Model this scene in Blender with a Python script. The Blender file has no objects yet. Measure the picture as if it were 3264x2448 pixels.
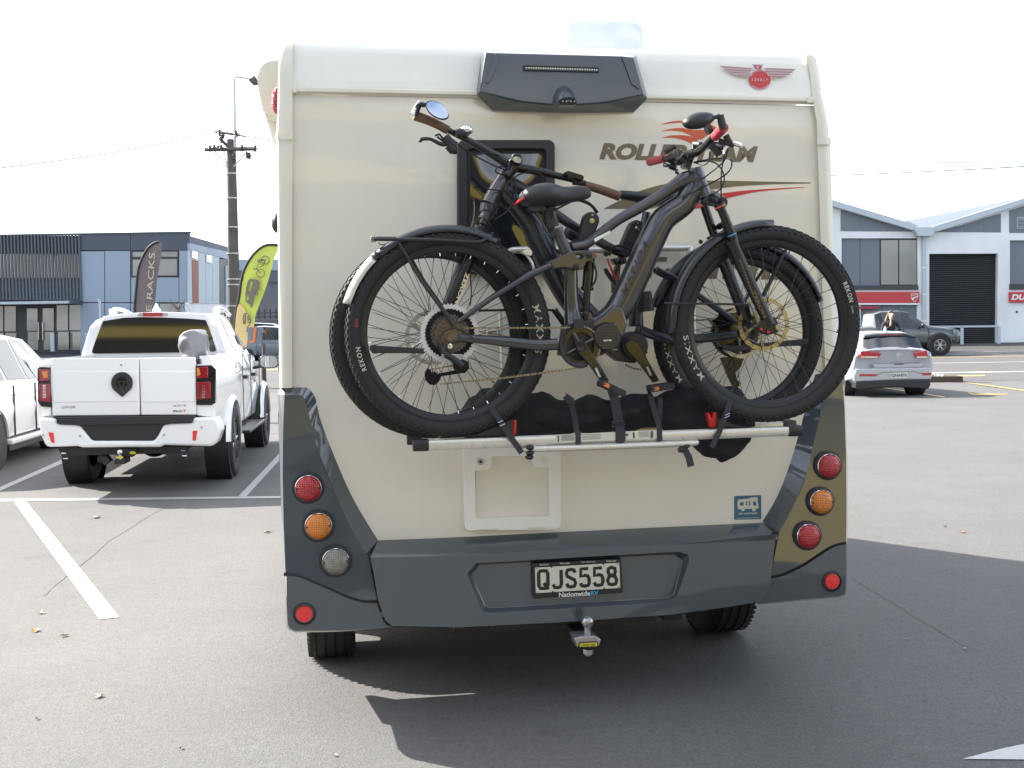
import bpy, bmesh, math, random
from math import sin, cos, pi, radians, sqrt, atan2
from mathutils import Vector, Matrix, noise
random.seed(7)
sc = bpy.context.scene
COL = sc.collection

# ------------------------------------------------------------------ camera, sky, sun, exposure
F_PX, W_PX, H_PX = 3394.0, 3264.0, 2448.0
CAM_H, PITCH, ROLL = 1.58, radians(2.95), 0.016
CAM = Vector((0, 0, CAM_H))
fwd = Vector((0, cos(PITCH), -sin(PITCH)))
up0 = Vector((0, sin(PITCH), cos(PITCH)))
rt0 = Vector((1, 0, 0))
cam_r = cos(ROLL) * rt0 - sin(ROLL) * up0
cam_u = cos(ROLL) * up0 + sin(ROLL) * rt0
cd = bpy.data.cameras.new("camera")
cam = bpy.data.objects.new("camera", cd)
COL.objects.link(cam)
m = Matrix((cam_r, cam_u, -fwd)).transposed().to_4x4()
m.translation = CAM
cam.matrix_world = m
cd.sensor_width = 36.0
cd.lens = 36.0 * F_PX / W_PX
cd.clip_start, cd.clip_end = 0.05, 3000
sc.camera = cam

SUN_DIR = Vector((-1.15, 0.60, 1.0)).normalized()      # towards the sun
SUN_EL = math.asin(SUN_DIR.z)
SUN_AZ = math.atan2(SUN_DIR.x, SUN_DIR.y)
world = bpy.data.worlds.new("World")
sc.world = world
world.use_nodes = True
wn = world.node_tree
bg = wn.nodes['Background']
sky = wn.nodes.new("ShaderNodeTexSky")
sky.sky_type = 'NISHITA'
sky.sun_disc = False
sky.sun_elevation, sky.sun_rotation = SUN_EL, SUN_AZ
sky.air_density, sky.dust_density, sky.ozone_density = 1.0, 2.5, 1.0
# thin bright cloud veil over the blue
tc = wn.nodes.new("ShaderNodeTexCoord")
mp = wn.nodes.new("ShaderNodeMapping"); mp.inputs['Scale'].default_value = (1.0, 1.0, 2.2)
mp.inputs['Location'].default_value = (1.85, 2.1, 0.7)
nz = wn.nodes.new("ShaderNodeTexNoise"); nz.inputs['Scale'].default_value = 2.3; nz.inputs['Detail'].default_value = 7; nz.inputs['Roughness'].default_value = .58
rp = wn.nodes.new("ShaderNodeValToRGB"); rp.color_ramp.elements[0].position = .46; rp.color_ramp.elements[1].position = .66
dt = wn.nodes.new("ShaderNodeVectorMath"); dt.operation = 'DOT_PRODUCT'; dt.inputs[1].default_value = tuple(Vector((-.35, .90, .0)).normalized())
mr = wn.nodes.new("ShaderNodeMapRange"); mr.inputs['From Min'].default_value = 0.62; mr.inputs['From Max'].default_value = .74
mx0 = wn.nodes.new("ShaderNodeMath"); mx0.operation = 'MAXIMUM'
mix = wn.nodes.new("ShaderNodeMixRGB")
mix.inputs['Color2'].default_value = (10.5, 10.8, 11.2, 1)
wn.links.new(tc.outputs['Generated'], mp.inputs[0]); wn.links.new(mp.outputs[0], nz.inputs[0])
wn.links.new(nz.outputs[0], rp.inputs[0]); wn.links.new(tc.outputs['Generated'], dt.inputs[0])
wn.links.new(dt.outputs['Value'], mr.inputs[0]); wn.links.new(rp.outputs[0], mx0.inputs[0]); wn.links.new(mr.outputs[0], mx0.inputs[1])
wn.links.new(mx0.outputs[0], mix.inputs[0]); wn.links.new(sky.outputs[0], mix.inputs['Color1'])
wn.links.new(mix.outputs[0], bg.inputs['Color'])
bg.inputs['Strength'].default_value = 0.105
sl = bpy.data.lights.new("sun", 'SUN'); sl.energy = 5.0; sl.angle = radians(.53); sl.color = (1, .955, .88)
so = bpy.data.objects.new("sun", sl); COL.objects.link(so)
so.rotation_euler = SUN_DIR.to_track_quat('Z', 'Y').to_euler()
so.location = (-20, 10, 20)
sc.view_settings.view_transform = 'Standard'
sc.view_settings.look = 'None'
sc.view_settings.exposure = 1.45
sc.view_settings.gamma = 1
try:
    sc.view_settings.use_curve_mapping = False
except Exception:
    pass

# ------------------------------------------------------------------ reading places off the survey views
FR = {'A': (0, 700, .5425), 'B': (2600, 600, .42190), 'C': (1050, 600, .51236), 'E': (1850, 600, .51241),
      'F': (1250, 280, .5425), 'H': (1200, 1300, .63291), 'I': (860, 1600, .85443), 'J': (780, 0, .8906),
      'K': (1600, 720, .34965), 'L': (1850, 340, .36166), 'M': (1300, 300, .27125), 'N': (860, 1200, .51233),
      'O': (2250, 1150, .51256), 'P': (0, 950, .36176), 'Q': (2250, 160, .16727), 'R': (1450, 1760, .36166),
      'S': (850, 1900, .45208), 'T': (2264, 1600, .51125), 'U': (0, 1300, .69192), 'V': (600, 180, .55468),
      'W': (1030, 680, .44593), 'G': (2050, 680, .42189), 'g': (2300, 760, .24111), 'X': (1400, 1150, .45208),
      'Y': (600, 780, .25316), 'y': (0, 720, .24110), 'Z': (250, 960, .20344), 'z': (2740, 960, .19289),
      'k': (1900, 940, .21704), 'D': (0, 0, 1.47559), 's': (0, 0, 1.0)}

def ray(f, x, y):
    x0, y0, s = FR[f]
    px, py = x0 + x * s - W_PX / 2, y0 + y * s - H_PX / 2
    return fwd * F_PX + cam_r * px - cam_u * py

def gz(y):                      # the ground rises gently beyond the car park
    if y < 26: return 0.0
    if y < 56: return 0.36 * (y - 26) / 30
    return 0.36 + 0.008 * (y - 56)

class Fr:
    """A yawed local frame standing on the ground: x right, y away, z up."""
    def __init__(s, ox, oy, yaw, oz=0.0):
        s.o = Vector((ox, oy, oz)); s.yaw = yaw
        s.ax = Vector((cos(yaw), sin(yaw), 0)); s.ay = Vector((-sin(yaw), cos(yaw), 0))
        s.m = Matrix.Translation(s.o) @ Matrix.Rotation(yaw, 4, 'Z')
        c = CAM - s.o
        s.c = Vector((c.dot(s.ax), c.dot(s.ay), c.z))
    def r(s, f, x, y):
        r = ray(f, x, y)
        return Vector((r.dot(s.ax), r.dot(s.ay), r.z))
    def at(s, f, x, y, d=0.0, b=0.0, e=0.0):      # on the plane  y = d + b*x + e*z
        if isinstance(d, tuple): d, e = d
        r = s.r(f, x, y)
        t = (d + b * s.c.x + e * s.c.z - s.c.y) / (r.y - b * r.x - e * r.z)
        return s.c + r * t
    def atx(s, f, x, y, X):
        r = s.r(f, x, y); t = (X - s.c.x) / r.x
        return s.c + r * t
    def atz(s, f, x, y, Z=0.0):
        r = s.r(f, x, y); t = (Z - s.c.z) / r.z
        return s.c + r * t
    def pts(s, f, L, d=0.0, b=0.0):
        return [s.at(f, x, y, d, b) for x, y in L]
    def w(s, v):
        return s.m @ Vector(v)
    def loc(s, v):
        return s.m.inverted() @ Vector(v)

def G(f, x, y, dz=0.0):                    # on the ground surface
    r = ray(f, x, y); z = dz
    for _ in range(12):
        t = (z - CAM.z) / r.z; p = CAM + r * t; z = gz(p.y) + dz
    return p
def Wd(f, x, y, Y):                         # on the vertical plane at world distance Y
    r = ray(f, x, y); return CAM + r * (Y / r.y)

WORLD = Fr(0, 0, 0)

# ------------------------------------------------------------------ materials
MATS = {}
def mat(name, col, rough=.5, metal=0.0, coat=0.0, var=.06, vs=6.0, bump=0.0, bs=60.0, spec=.5, trans=0.0, alpha=1.0, flake=0.0, emit=None, streak=0, ribs=0):
    if name in MATS: return MATS[name]
    M = bpy.data.materials.new(name); M.use_nodes = True
    n, l = M.node_tree.nodes, M.node_tree.links
    b = n['Principled BSDF']
    b.inputs['Base Color'].default_value = (*col, 1); b.inputs['Roughness'].default_value = rough
    b.inputs['Metallic'].default_value = metal; b.inputs['Coat Weight'].default_value = coat
    b.inputs['Coat Roughness'].default_value = .03; b.inputs['Specular IOR Level'].default_value = spec
    b.inputs['Transmission Weight'].default_value = trans; b.inputs['Alpha'].default_value = alpha
    tcn = n.new("ShaderNodeTexCoord")
    if var:
        no = n.new("ShaderNodeTexNoise"); no.inputs['Scale'].default_value = vs; no.inputs['Detail'].default_value = 6
        ra = n.new("ShaderNodeMapRange"); ra.inputs['To Min'].default_value = 1 - var; ra.inputs['To Max'].default_value = 1 + var
        ra.inputs['From Min'].default_value = .3; ra.inputs['From Max'].default_value = .7
        mu = n.new("ShaderNodeVectorMath"); mu.operation = 'SCALE'; mu.inputs[0].default_value = col
        l.new(tcn.outputs['Object'], no.inputs[0]); l.new(no.outputs[0], ra.inputs[0]); l.new(ra.outputs[0], mu.inputs['Scale']); l.new(mu.outputs[0], b.inputs['Base Color'])
        r2 = n.new("ShaderNodeMapRange"); r2.inputs['From Min'].default_value = .3; r2.inputs['From Max'].default_value = .7
        r2.inputs['To Min'].default_value = max(0, rough - .06); r2.inputs['To Max'].default_value = min(1, rough + .08)
        l.new(no.outputs[0], r2.inputs[0])
        if not coat: l.new(r2.outputs[0], b.inputs['Roughness'])
    if bump:
        nb = n.new("ShaderNodeTexNoise"); nb.inputs['Scale'].default_value = bs; nb.inputs['Detail'].default_value = 4
        bp = n.new("ShaderNodeBump"); bp.inputs['Strength'].default_value = bump; bp.inputs['Distance'].default_value = .004
        l.new(tcn.outputs['Object'], nb.inputs[0]); l.new(nb.outputs[0], bp.inputs['Height']); l.new(bp.outputs[0], b.inputs['Normal'])
    if streak:
        m2 = n.new("ShaderNodeMapping"); m2.inputs['Scale'].default_value = (9, 9, .7); ns = n.new("ShaderNodeTexNoise"); ns.inputs['Scale'].default_value = 1.6; ns.inputs['Detail'].default_value = 8; ns.inputs['Roughness'].default_value = .7
        rs_ = n.new("ShaderNodeMapRange"); rs_.inputs['From Min'].default_value = .50; rs_.inputs['From Max'].default_value = .75; rs_.inputs['To Min'].default_value = 1.0; rs_.inputs['To Max'].default_value = 1 - streak
        s3 = n.new("ShaderNodeVectorMath"); s3.operation = 'SCALE'
        l.new(tcn.outputs['Object'], m2.inputs[0]); l.new(m2.outputs[0], ns.inputs[0]); l.new(ns.outputs[0], rs_.inputs[0]); l.new(mu.outputs[0], s3.inputs[0]); l.new(rs_.outputs[0], s3.inputs['Scale']); l.new(s3.outputs[0], b.inputs['Base Color'])
        nw = n.new("ShaderNodeTexNoise"); nw.inputs['Scale'].default_value = 3.0; nw.inputs['Detail'].default_value = 2; bw = n.new("ShaderNodeBump"); bw.inputs['Strength'].default_value = .25; bw.inputs['Distance'].default_value = .006
        l.new(tcn.outputs['Object'], nw.inputs[0]); l.new(nw.outputs[0], bw.inputs['Height']); l.new(bw.outputs[0], b.inputs['Coat Normal'])
    if ribs:
        wv = n.new("ShaderNodeTexWave"); wv.inputs['Scale'].default_value = ribs; wv.inputs['Distortion'].default_value = .3; w2 = n.new("ShaderNodeTexWave"); w2.bands_direction = 'Z'; w2.inputs['Scale'].default_value = ribs
        ad = n.new("ShaderNodeMath"); ad.operation = 'ADD'; l.new(tcn.outputs['Object'], wv.inputs[0]); l.new(tcn.outputs['Object'], w2.inputs[0]); l.new(wv.outputs['Fac'], ad.inputs[0]); l.new(w2.outputs['Fac'], ad.inputs[1])
        br = n.new("ShaderNodeBump"); br.inputs['Strength'].default_value = .6; br.inputs['Distance'].default_value = .004; l.new(ad.outputs[0], br.inputs['Height']); l.new(br.outputs[0], b.inputs['Normal'])
        ms = n.new("ShaderNodeMapRange"); ms.inputs['From Max'].default_value = 2; ms.inputs['To Min'].default_value = .55; ms.inputs['To Max'].default_value = 1.25; s4 = n.new("ShaderNodeVectorMath"); s4.operation = 'SCALE'
        l.new(ad.outputs[0], ms.inputs[0]); l.new(mu.outputs[0], s4.inputs[0]); l.new(ms.outputs[0], s4.inputs['Scale']); l.new(s4.outputs[0], b.inputs['Base Color'])
    if emit:
        b.inputs['Emission Color'].default_value = (*col, 1); b.inputs['Emission Strength'].default_value = emit
    MATS[name] = M
    return M

cream = mat('cream_gelcoat', (.775, .73, .62), .38, coat=1.0, var=.02, vs=2, streak=.025)
cream.node_tree.nodes['Principled BSDF'].inputs['Coat IOR'].default_value = 1.5
white_rv = mat('white_gelcoat', (.84, .82, .75), .45, coat=.8, var=.02, vs=2, streak=.03)
trim_rv = mat('cream_trim', (.74, .715, .60), .4, coat=.4, var=.03)
greyp = mat('slate_metallic_paint', (.047, .061, .074), .38, metal=.1, coat=1.0, var=.03, vs=3, streak=.06)
spoilp = mat('slate_spoiler_plastic', (.040, .054, .068), .45, coat=.6, var=.03, vs=3)
greyp.node_tree.nodes['Principled BSDF'].inputs['Coat IOR'].default_value = 1.7
blackpl = mat('black_plastic', (.018, .018, .02), .45, var=.15, vs=20, bump=.15, bs=200)
blackgl = mat('gloss_black', (.012, .012, .013), .12, var=.05)
blackrub = mat('tyre_rubber', (.016, .016, .016), .72, var=.22, vs=18, bump=.3, bs=120)
rimblk = mat('black_rim', (.02, .02, .022), .3, metal=.3, var=.1)
frameg = mat('graphite_frame_paint', (.052, .051, .056), .3, metal=.55, coat=.8, var=.05)
frameg2 = mat('dark_frame_paint', (.035, .037, .045), .34, metal=.5, coat=.5, var=.05)
alu = mat('anodised_aluminium', (.66, .64, .57), .32, metal=.55, var=.05, vs=30)
chrome = mat('chrome', (.75, .75, .75), .1, metal=1, var=.03)
steel = mat('brushed_steel', (.42, .42, .42), .3, metal=.9, var=.1)
gold = mat('gold_rotor_metal', (.44, .37, .17), .35, metal=.7, var=.08)
brass = mat('worn_brass', (.17, .13, .075), .45, metal=.7, var=.3, vs=60)
cogm = mat('worn_cog_steel', (.10, .09, .075), .5, metal=.6, var=.45, vs=90)
ringm = mat('silver_cog', (.62, .62, .62), .35, metal=.35, var=.05)
chainm = mat('chain_steel', (.26, .21, .13), .42, metal=.7, var=.25, vs=80)
redpl = mat('red_plastic', (.55, .02, .02), .35, var=.06)
redlens = mat('red_lens', (.52, .012, .02), .14, coat=.6, var=.2, vs=40, ribs=45)
amblens = mat('amber_lens', (.75, .23, .01), .14, coat=.6, var=.2, vs=40, ribs=45)
clrlens = mat('clear_lens', (.26, .26, .21), .14, coat=.6, var=.25, vs=40, ribs=45)
redlens2 = mat('dark_red_lens', (.26, .008, .015), .12, coat=.8, var=.25, vs=25)
reflr = mat('red_reflector', (.75, .03, .03), .3, coat=.4, var=.08)
glassd = mat('dark_glass', (.012, .014, .016), .04, spec=.8, coat=.6, var=0)
glassf = mat('tinted_glass', (.025, .035, .04), .04, spec=.5, var=0)
cloth = mat('black_nylon', (.020, .020, .023), .8, var=.3, vs=9, bump=.5, bs=300, spec=.3)
webb = mat('black_webbing', (.03, .032, .037), .75, var=.15, vs=60, bump=.5, bs=500)
browng = mat('brown_leather_grip', (.13, .07, .04), .6, var=.25, vs=40, bump=.4, bs=200)
redg = mat('red_grip', (.45, .06, .07), .5, var=.15, vs=30)
saddlem = mat('saddle_vinyl', (.03, .03, .033), .42, var=.1, bump=.3, bs=260)
whitep = mat('white_car_paint', (.80, .80, .80), .35, coat=1, var=0)
silverp = mat('silver_car_paint', (.43, .45, .49), .33, metal=.45, coat=1, var=0)
darkp = mat('dark_green_grey_paint', (.05, .065, .07), .3, metal=.3, coat=1, var=.05)
bluep = mat('blue_grey_paint', (.13, .155, .19), .3, metal=.3, coat=1, var=.05)
tyreink = mat('tyre_print', (.46, .44, .34), .5, var=.1, vs=80)
platew = mat('plate_white', (.62, .60, .50), .4, var=.04)
blackink = mat('black_print', (.012, .012, .014), .4, var=0)
whiteink = mat('white_print', (.75, .75, .72), .5, var=0)
blueink = mat('blue_print', (.05, .35, .65), .5, var=0)
oliveink = mat('bronze_vinyl', (.165, .13, .075), .4, coat=.2, var=.04)
redink = mat('red_vinyl', (.56, .03, .035), .4, coat=.2, var=.03)
orangeink = mat('orange_red_vinyl', (.60, .10, .04), .4, coat=.2, var=.03)
mirrorm = mat('mirror_glass', (.9, .9, .9), .02, metal=1, var=0)
yellowp = mat('yellow_plate', (.62, .55, .03), .4, var=.04)

# ------------------------------------------------------------------ mesh building
class MB:
    def __init__(s): s.v = []; s.f = []
    def add(s, vs, fs):
        k = len(s.v); s.v += [Vector(p) for p in vs]; s.f += [[i + k for i in f] for f in fs]; return s
    def box(s, x0, x1, y0, y1, z0, z1):
        return s.add([(x0, y0, z0), (x1, y0, z0), (x1, y1, z0), (x0, y1, z0), (x0, y0, z1), (x1, y0, z1), (x1, y1, z1), (x0, y1, z1)],
                     [(0, 3, 2, 1), (4, 5, 6, 7), (0, 1, 5, 4), (1, 2, 6, 5), (2, 3, 7, 6), (3, 0, 4, 7)])
    def prism(s, P, ex):                    # closed n-gon prism
        n = len(P); ex = Vector(ex)
        return s.add(list(P) + [p + ex for p in P], [list(range(n))[::-1], list(range(n, 2 * n))] + [(i, (i + 1) % n, n + (i + 1) % n, n + i) for i in range(n)])
    def loft(s, rows, closed=False, cap=False):
        n = len(rows[0]); k = []
        for i in range(len(rows) - 1):
            for j in range(n if closed else n - 1):
                a = i * n + j; b = i * n + (j + 1) % n
                k.append((a, b, b + n, a + n))
        if cap: k += [list(range(n))[::-1], list(range((len(rows) - 1) * n, len(rows) * n))]
        return s.add([p for r in rows for p in r], k)
    def tube(s, P, R, seg=10, sub=0, flat=None, cap=True):
        P = [Vector(p) for p in P]
        if not isinstance(R, (list, tuple)): R = [R] * len(P)
        R = list(R)
        if sub:
            Q, RR = [], []
            for i in range(len(P) - 1):
                p0 = P[max(i - 1, 0)]; p1 = P[i]; p2 = P[i + 1]; p3 = P[min(i + 2, len(P) - 1)]
                for k in range(sub):
                    t = k / sub
                    Q.append(.5 * ((2 * p1) + (p2 - p0) * t + (2 * p0 - 5 * p1 + 4 * p2 - p3) * t * t + (3 * p1 - p0 - 3 * p2 + p3) * t ** 3))
                    RR.append(R[i] * (1 - t) + R[i + 1] * t)
            Q.append(P[-1]); RR.append(R[-1]); P, R = Q, RR
        rows = []; up = None
        for i, p in enumerate(P):
            t = (P[min(i + 1, len(P) - 1)] - P[max(i - 1, 0)])
            if t.length < 1e-9: t = Vector((0, 0, 1))
            t.normalize()
            if up is None:
                up = Vector((0, 1, 0)) if abs(t.y) < .9 else Vector((1, 0, 0))
            up = (up - t * up.dot(t)).normalized(); sd = t.cross(up)
            r = R[i]; fy = flat if flat else 1.0
            rows.append([p + (up * cos(a) * r * fy + sd * sin(a) * r) for a in [2 * pi * k / seg for k in range(seg)]])
        return s.loft(rows, True, cap)
    def strap(s, P, w, th=.003, side=(0, 1, 0)):      # flat ribbon: width along the plane, thin along side
        P = [Vector(p) for p in P]; sd = Vector(side).normalized(); rows = []
        for i, p in enumerate(P):
            t = (P[min(i + 1, len(P) - 1)] - P[max(i - 1, 0)]).normalized(); u = t.cross(sd).normalized()
            rows.append([p + u * w / 2 - sd * th / 2, p - u * w / 2 - sd * th / 2, p - u * w / 2 + sd * th / 2, p + u * w / 2 + sd * th / 2])
        return s.loft(rows, True, True)
    def lathe(s, prof, c, axis='y', seg=48, closed=True, a0=0, a1=2 * pi, sx=1, sz=1):
        c = Vector(c); rows = []; full = abs(a1 - a0 - 2 * pi) < 1e-6
        nn = seg if full else seg + 1
        for i in range(nn):
            a = a0 + (a1 - a0) * i / seg; r_ = []
            for (r, h) in prof:
                if axis == 'y': q = Vector((r * cos(a) * sx, h, r * sin(a) * sz))
                elif axis == 'z': q = Vector((r * cos(a), r * sin(a), h))
                else: q = Vector((h, r * cos(a), r * sin(a)))
                r_.append(c + q)
            rows.append(r_)
        if full: rows.append(rows[0])
        k = len(s.v); s.loft(rows, closed, False)
        if not full and closed:
            n = len(prof); s.f += [[k + i for i in range(n)][::-1], [k + (nn - 1) * n + i for i in range(n)]]
        return s
    def ball(s, c, rx, ry=None, rz=None, u=16, v=10):
        ry = ry or rx; rz = rz or rx; c = Vector(c); rows = []
        for i in range(v + 1):
            th = pi * i / v
            rows.append([c + Vector((rx * sin(th) * cos(2 * pi * j / u), ry * sin(th) * sin(2 * pi * j / u), rz * cos(th))) for j in range(u)])
        return s.loft(rows, True)
    def hole_plate(s, outer, holes, ex):    # plate with holes, extruded by ex; planar
        bm = bmesh.new(); ed = []
        for L in [outer] + holes:
            vs = [bm.verts.new(p) for p in L]
            ed += [bm.edges.new((vs[i], vs[(i + 1) % len(vs)])) for i in range(len(vs))]
        bmesh.ops.triangle_fill(bm, edges=ed, use_beauty=True)
        bm.verts.index_update(); V = [v.co.copy() for v in bm.verts]; Fc = [[v.index for v in f.verts] for f in bm.faces]
        bm.free(); s.add(V, Fc)
        if ex is not None:
            ex = Vector(ex); s.add([p + ex for p in V], [f[::-1] for f in Fc])
            for L in [outer] + holes:
                n = len(L); s.add(list(L) + [p + ex for p in L], [(i, (i + 1) % n, n + (i + 1) % n, n + i) for i in range(n)])
        return s
    def build(s, name, material, parent=None, smooth=35, bevel=0, seg=2, sub=0, label=None, kind=None):
        """link as one mesh object; parent is a Thing or a part object of one"""
        th = parent if isinstance(parent, Thing) else None
        po = parent.root if th else parent
        if po is not None and th is None: th = THING_OF.get(po.name)
        base = th.base if th else Vector((0, 0, 0))
        me = bpy.data.meshes.new(name)
        me.from_pydata([p - base for p in s.v], [], s.f)
        bm = bmesh.new(); bm.from_mesh(me); bmesh.ops.remove_doubles(bm, verts=bm.verts, dist=1e-5)
        bmesh.ops.recalc_face_normals(bm, faces=bm.faces); bm.to_mesh(me); bm.free()
        if smooth:
            me.polygons.foreach_set('use_smooth', [True] * len(me.polygons)); me.set_sharp_from_angle(angle=radians(smooth))
        me.materials.append(material)
        o = bpy.data.objects.new(name, me); COL.objects.link(o)
        if po is not None:
            o.parent = po; THING_OF[o.name] = th
        if sub:
            q = o.modifiers.new('s', 'SUBSURF'); q.levels = q.render_levels = sub
        if bevel:
            q = o.modifiers.new('b', 'BEVEL'); q.width = bevel; q.segments = seg; q.limit_method = 'ANGLE'; q.angle_limit = radians(38)
            q.harden_normals = False
        if label: o['label'] = label
        if kind: o['kind'] = kind
        return o

THING_OF = {}
class Thing:
    def __init__(s, name, label, cat, frame, base=(0, 0, 0), group=None):
        s.base = Vector(base); s.f = frame
        s.root = bpy.data.objects.new(name, None); COL.objects.link(s.root); s.root.empty_display_size = .1
        s.root.matrix_world = frame.m @ Matrix.Translation(s.base)
        s.root['label'] = label; s.root['category'] = cat
        if group: s.root['group'] = group

def solo(mb, name, material, label, cat, frame, base, group=None, **k):
    """a thing that is one mesh"""
    base = Vector(base); mb.v = [p - base for p in mb.v]
    o = mb.build(name, material, None, **k)
    o.matrix_world = frame.m @ Matrix.Translation(base)
    o['label'] = label; o['category'] = cat
    if group: o['group'] = group
    return o

def structure(mb, name, material, frame=None, **k):
    o = mb.build(name, material, None, **k); o['kind'] = 'structure'
    if frame: o.matrix_world = frame.m
    return o

def piece(parent, src, name=None, offset=(0, 0, 0)):     # a copy sharing the mesh
    o = src.copy(); COL.objects.link(o); o.parent = src.parent; o.location = src.location + Vector(offset)
    THING_OF[o.name] = THING_OF.get(src.name)
    return o

TXT = {}
def glyphs(body, bold=0.0, space=1.0):
    k = (body, bold, space)
    if k not in TXT:
        cu = bpy.data.curves.new('t', 'FONT'); cu.body = body; cu.offset = bold; cu.resolution_u = 3; cu.space_character = space
        ob = bpy.data.objects.new('t', cu); COL.objects.link(ob)
        dg = bpy.context.evaluated_depsgraph_get(); dg.update()
        me = bpy.data.meshes.new_from_object(ob.evaluated_get(dg))
        V = [v.co.copy() for v in me.vertices]; Fc = [list(p.vertices) for p in me.polygons]
        bpy.data.objects.remove(ob); bpy.data.curves.remove(cu); bpy.data.meshes.remove(me)
        x0 = min(v.x for v in V); x1 = max(v.x for v in V); y0 = min(v.y for v in V); y1 = max(v.y for v in V)
        TXT[k] = ([((v.x - x0) / (x1 - x0), (v.y - y0) / (y1 - y0)) for v in V], Fc)
    return TXT[k]
def text_quad(mb, body, q, lift=(0, 0, 0), bold=0.0, space=1.0):   # q = BL, BR, TR, TL
    V, Fc = glyphs(body, bold, space); L = Vector(lift)
    bl, br, tr, tl = [Vector(p) for p in q]
    mb.add([(bl * (1 - u) * (1 - v) + br * u * (1 - v) + tr * u * v + tl * (1 - u) * v) + L for u, v in V], Fc)
    return mb
def arc_text(mb, body, fn, bold=0.0, space=1.0):                    # fn(u, v) -> 3D
    V, Fc = glyphs(body, bold, space)
    mb.add([fn(u, v) for u, v in V], Fc); return mb
def circ(c, r, n=28, axis='y', rz=None):
    c = Vector(c); rz = rz or r
    return [c + Vector((r * cos(2 * pi * i / n), 0, rz * sin(2 * pi * i / n))) for i in range(n)]
def spline(L, n=6):
    L = [Vector((*p, 0)) for p in L]; o = []
    for i in range(len(L) - 1):
        p0 = L[max(i - 1, 0)]; p1 = L[i]; p2 = L[i + 1]; p3 = L[min(i + 2, len(L) - 1)]
        for k in range(n):
            t = k / n
            q = .5 * ((2 * p1) + (p2 - p0) * t + (2 * p0 - 5 * p1 + 4 * p2 - p3) * t * t + (3 * p1 - p0 - 3 * p2 + p3) * t ** 3)
            o.append((q.x, q.y))
    o.append((L[-1].x, L[-1].y)); return o

STROKES = {'Q': [[(.5, 1), (.15, 1), (0, .85), (0, .15), (.15, 0), (.6, 0), (.8, 0), (1, .2), (1, .85), (.85, 1), (.5, 1)], [(.55, .30), (1.02, -.06)]],
  'J': [[(.95, 1), (.95, .2), (.8, .02), (.5, 0), (.2, .02), (.05, .2)]], 'S': [[(.97, .8), (.85, .97), (.5, 1), (.15, .97), (.02, .8), (.1, .62), (.9, .38), (.98, .2), (.85, .03), (.5, 0), (.15, .03), (.02, .2)]],
  '5': [[(.92, 1), (.1, 1), (.08, .55), (.5, .62), (.85, .58), (.98, .42), (.98, .2), (.85, .03), (.5, 0), (.15, .03), (.02, .18)]],
  '8': [[(.5, .53), (.18, .6), (.1, .75), (.15, .93), (.5, 1), (.85, .93), (.9, .75), (.82, .6), (.5, .53), (.15, .45), (0, .25), (.12, .04), (.5, 0), (.88, .04), (1, .25), (.85, .45), (.5, .53)]],
  'H': [[(0, 0), (0, 1)], [(1, 0), (1, 1)], [(0, .5), (1, .5)]], 'A': [[(0, 0), (.5, 1), (1, 0)], [(.2, .35), (.8, .35)]], '7': [[(0, 1), (1, 1), (.35, 0)]],
  '6': [[(.9, .9), (.5, 1), (.15, .9), (0, .6), (0, .2), (.2, 0), (.8, 0), (1, .2), (1, .4), (.8, .58), (.3, .58), (0, .4)]]}
def plate_text(b, body, q, r, lift=0.0, fill=.70):
    bl, br, tr, tl = [Vector(p) for p in q]; n = len(body)
    for i, ch in enumerate(body):
        for st in STROKES[ch]:
            P = []
            for x, y in st:
                u = (i + (1 - fill) / 2 + x * fill) / n
                P.append((bl * (1 - u) * (1 - y) + br * u * (1 - y) + tr * u * y + tl * (1 - u) * y) + Vector((0, lift, 0)))
            b.tube(P, r, seg=6, flat=.25)
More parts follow.
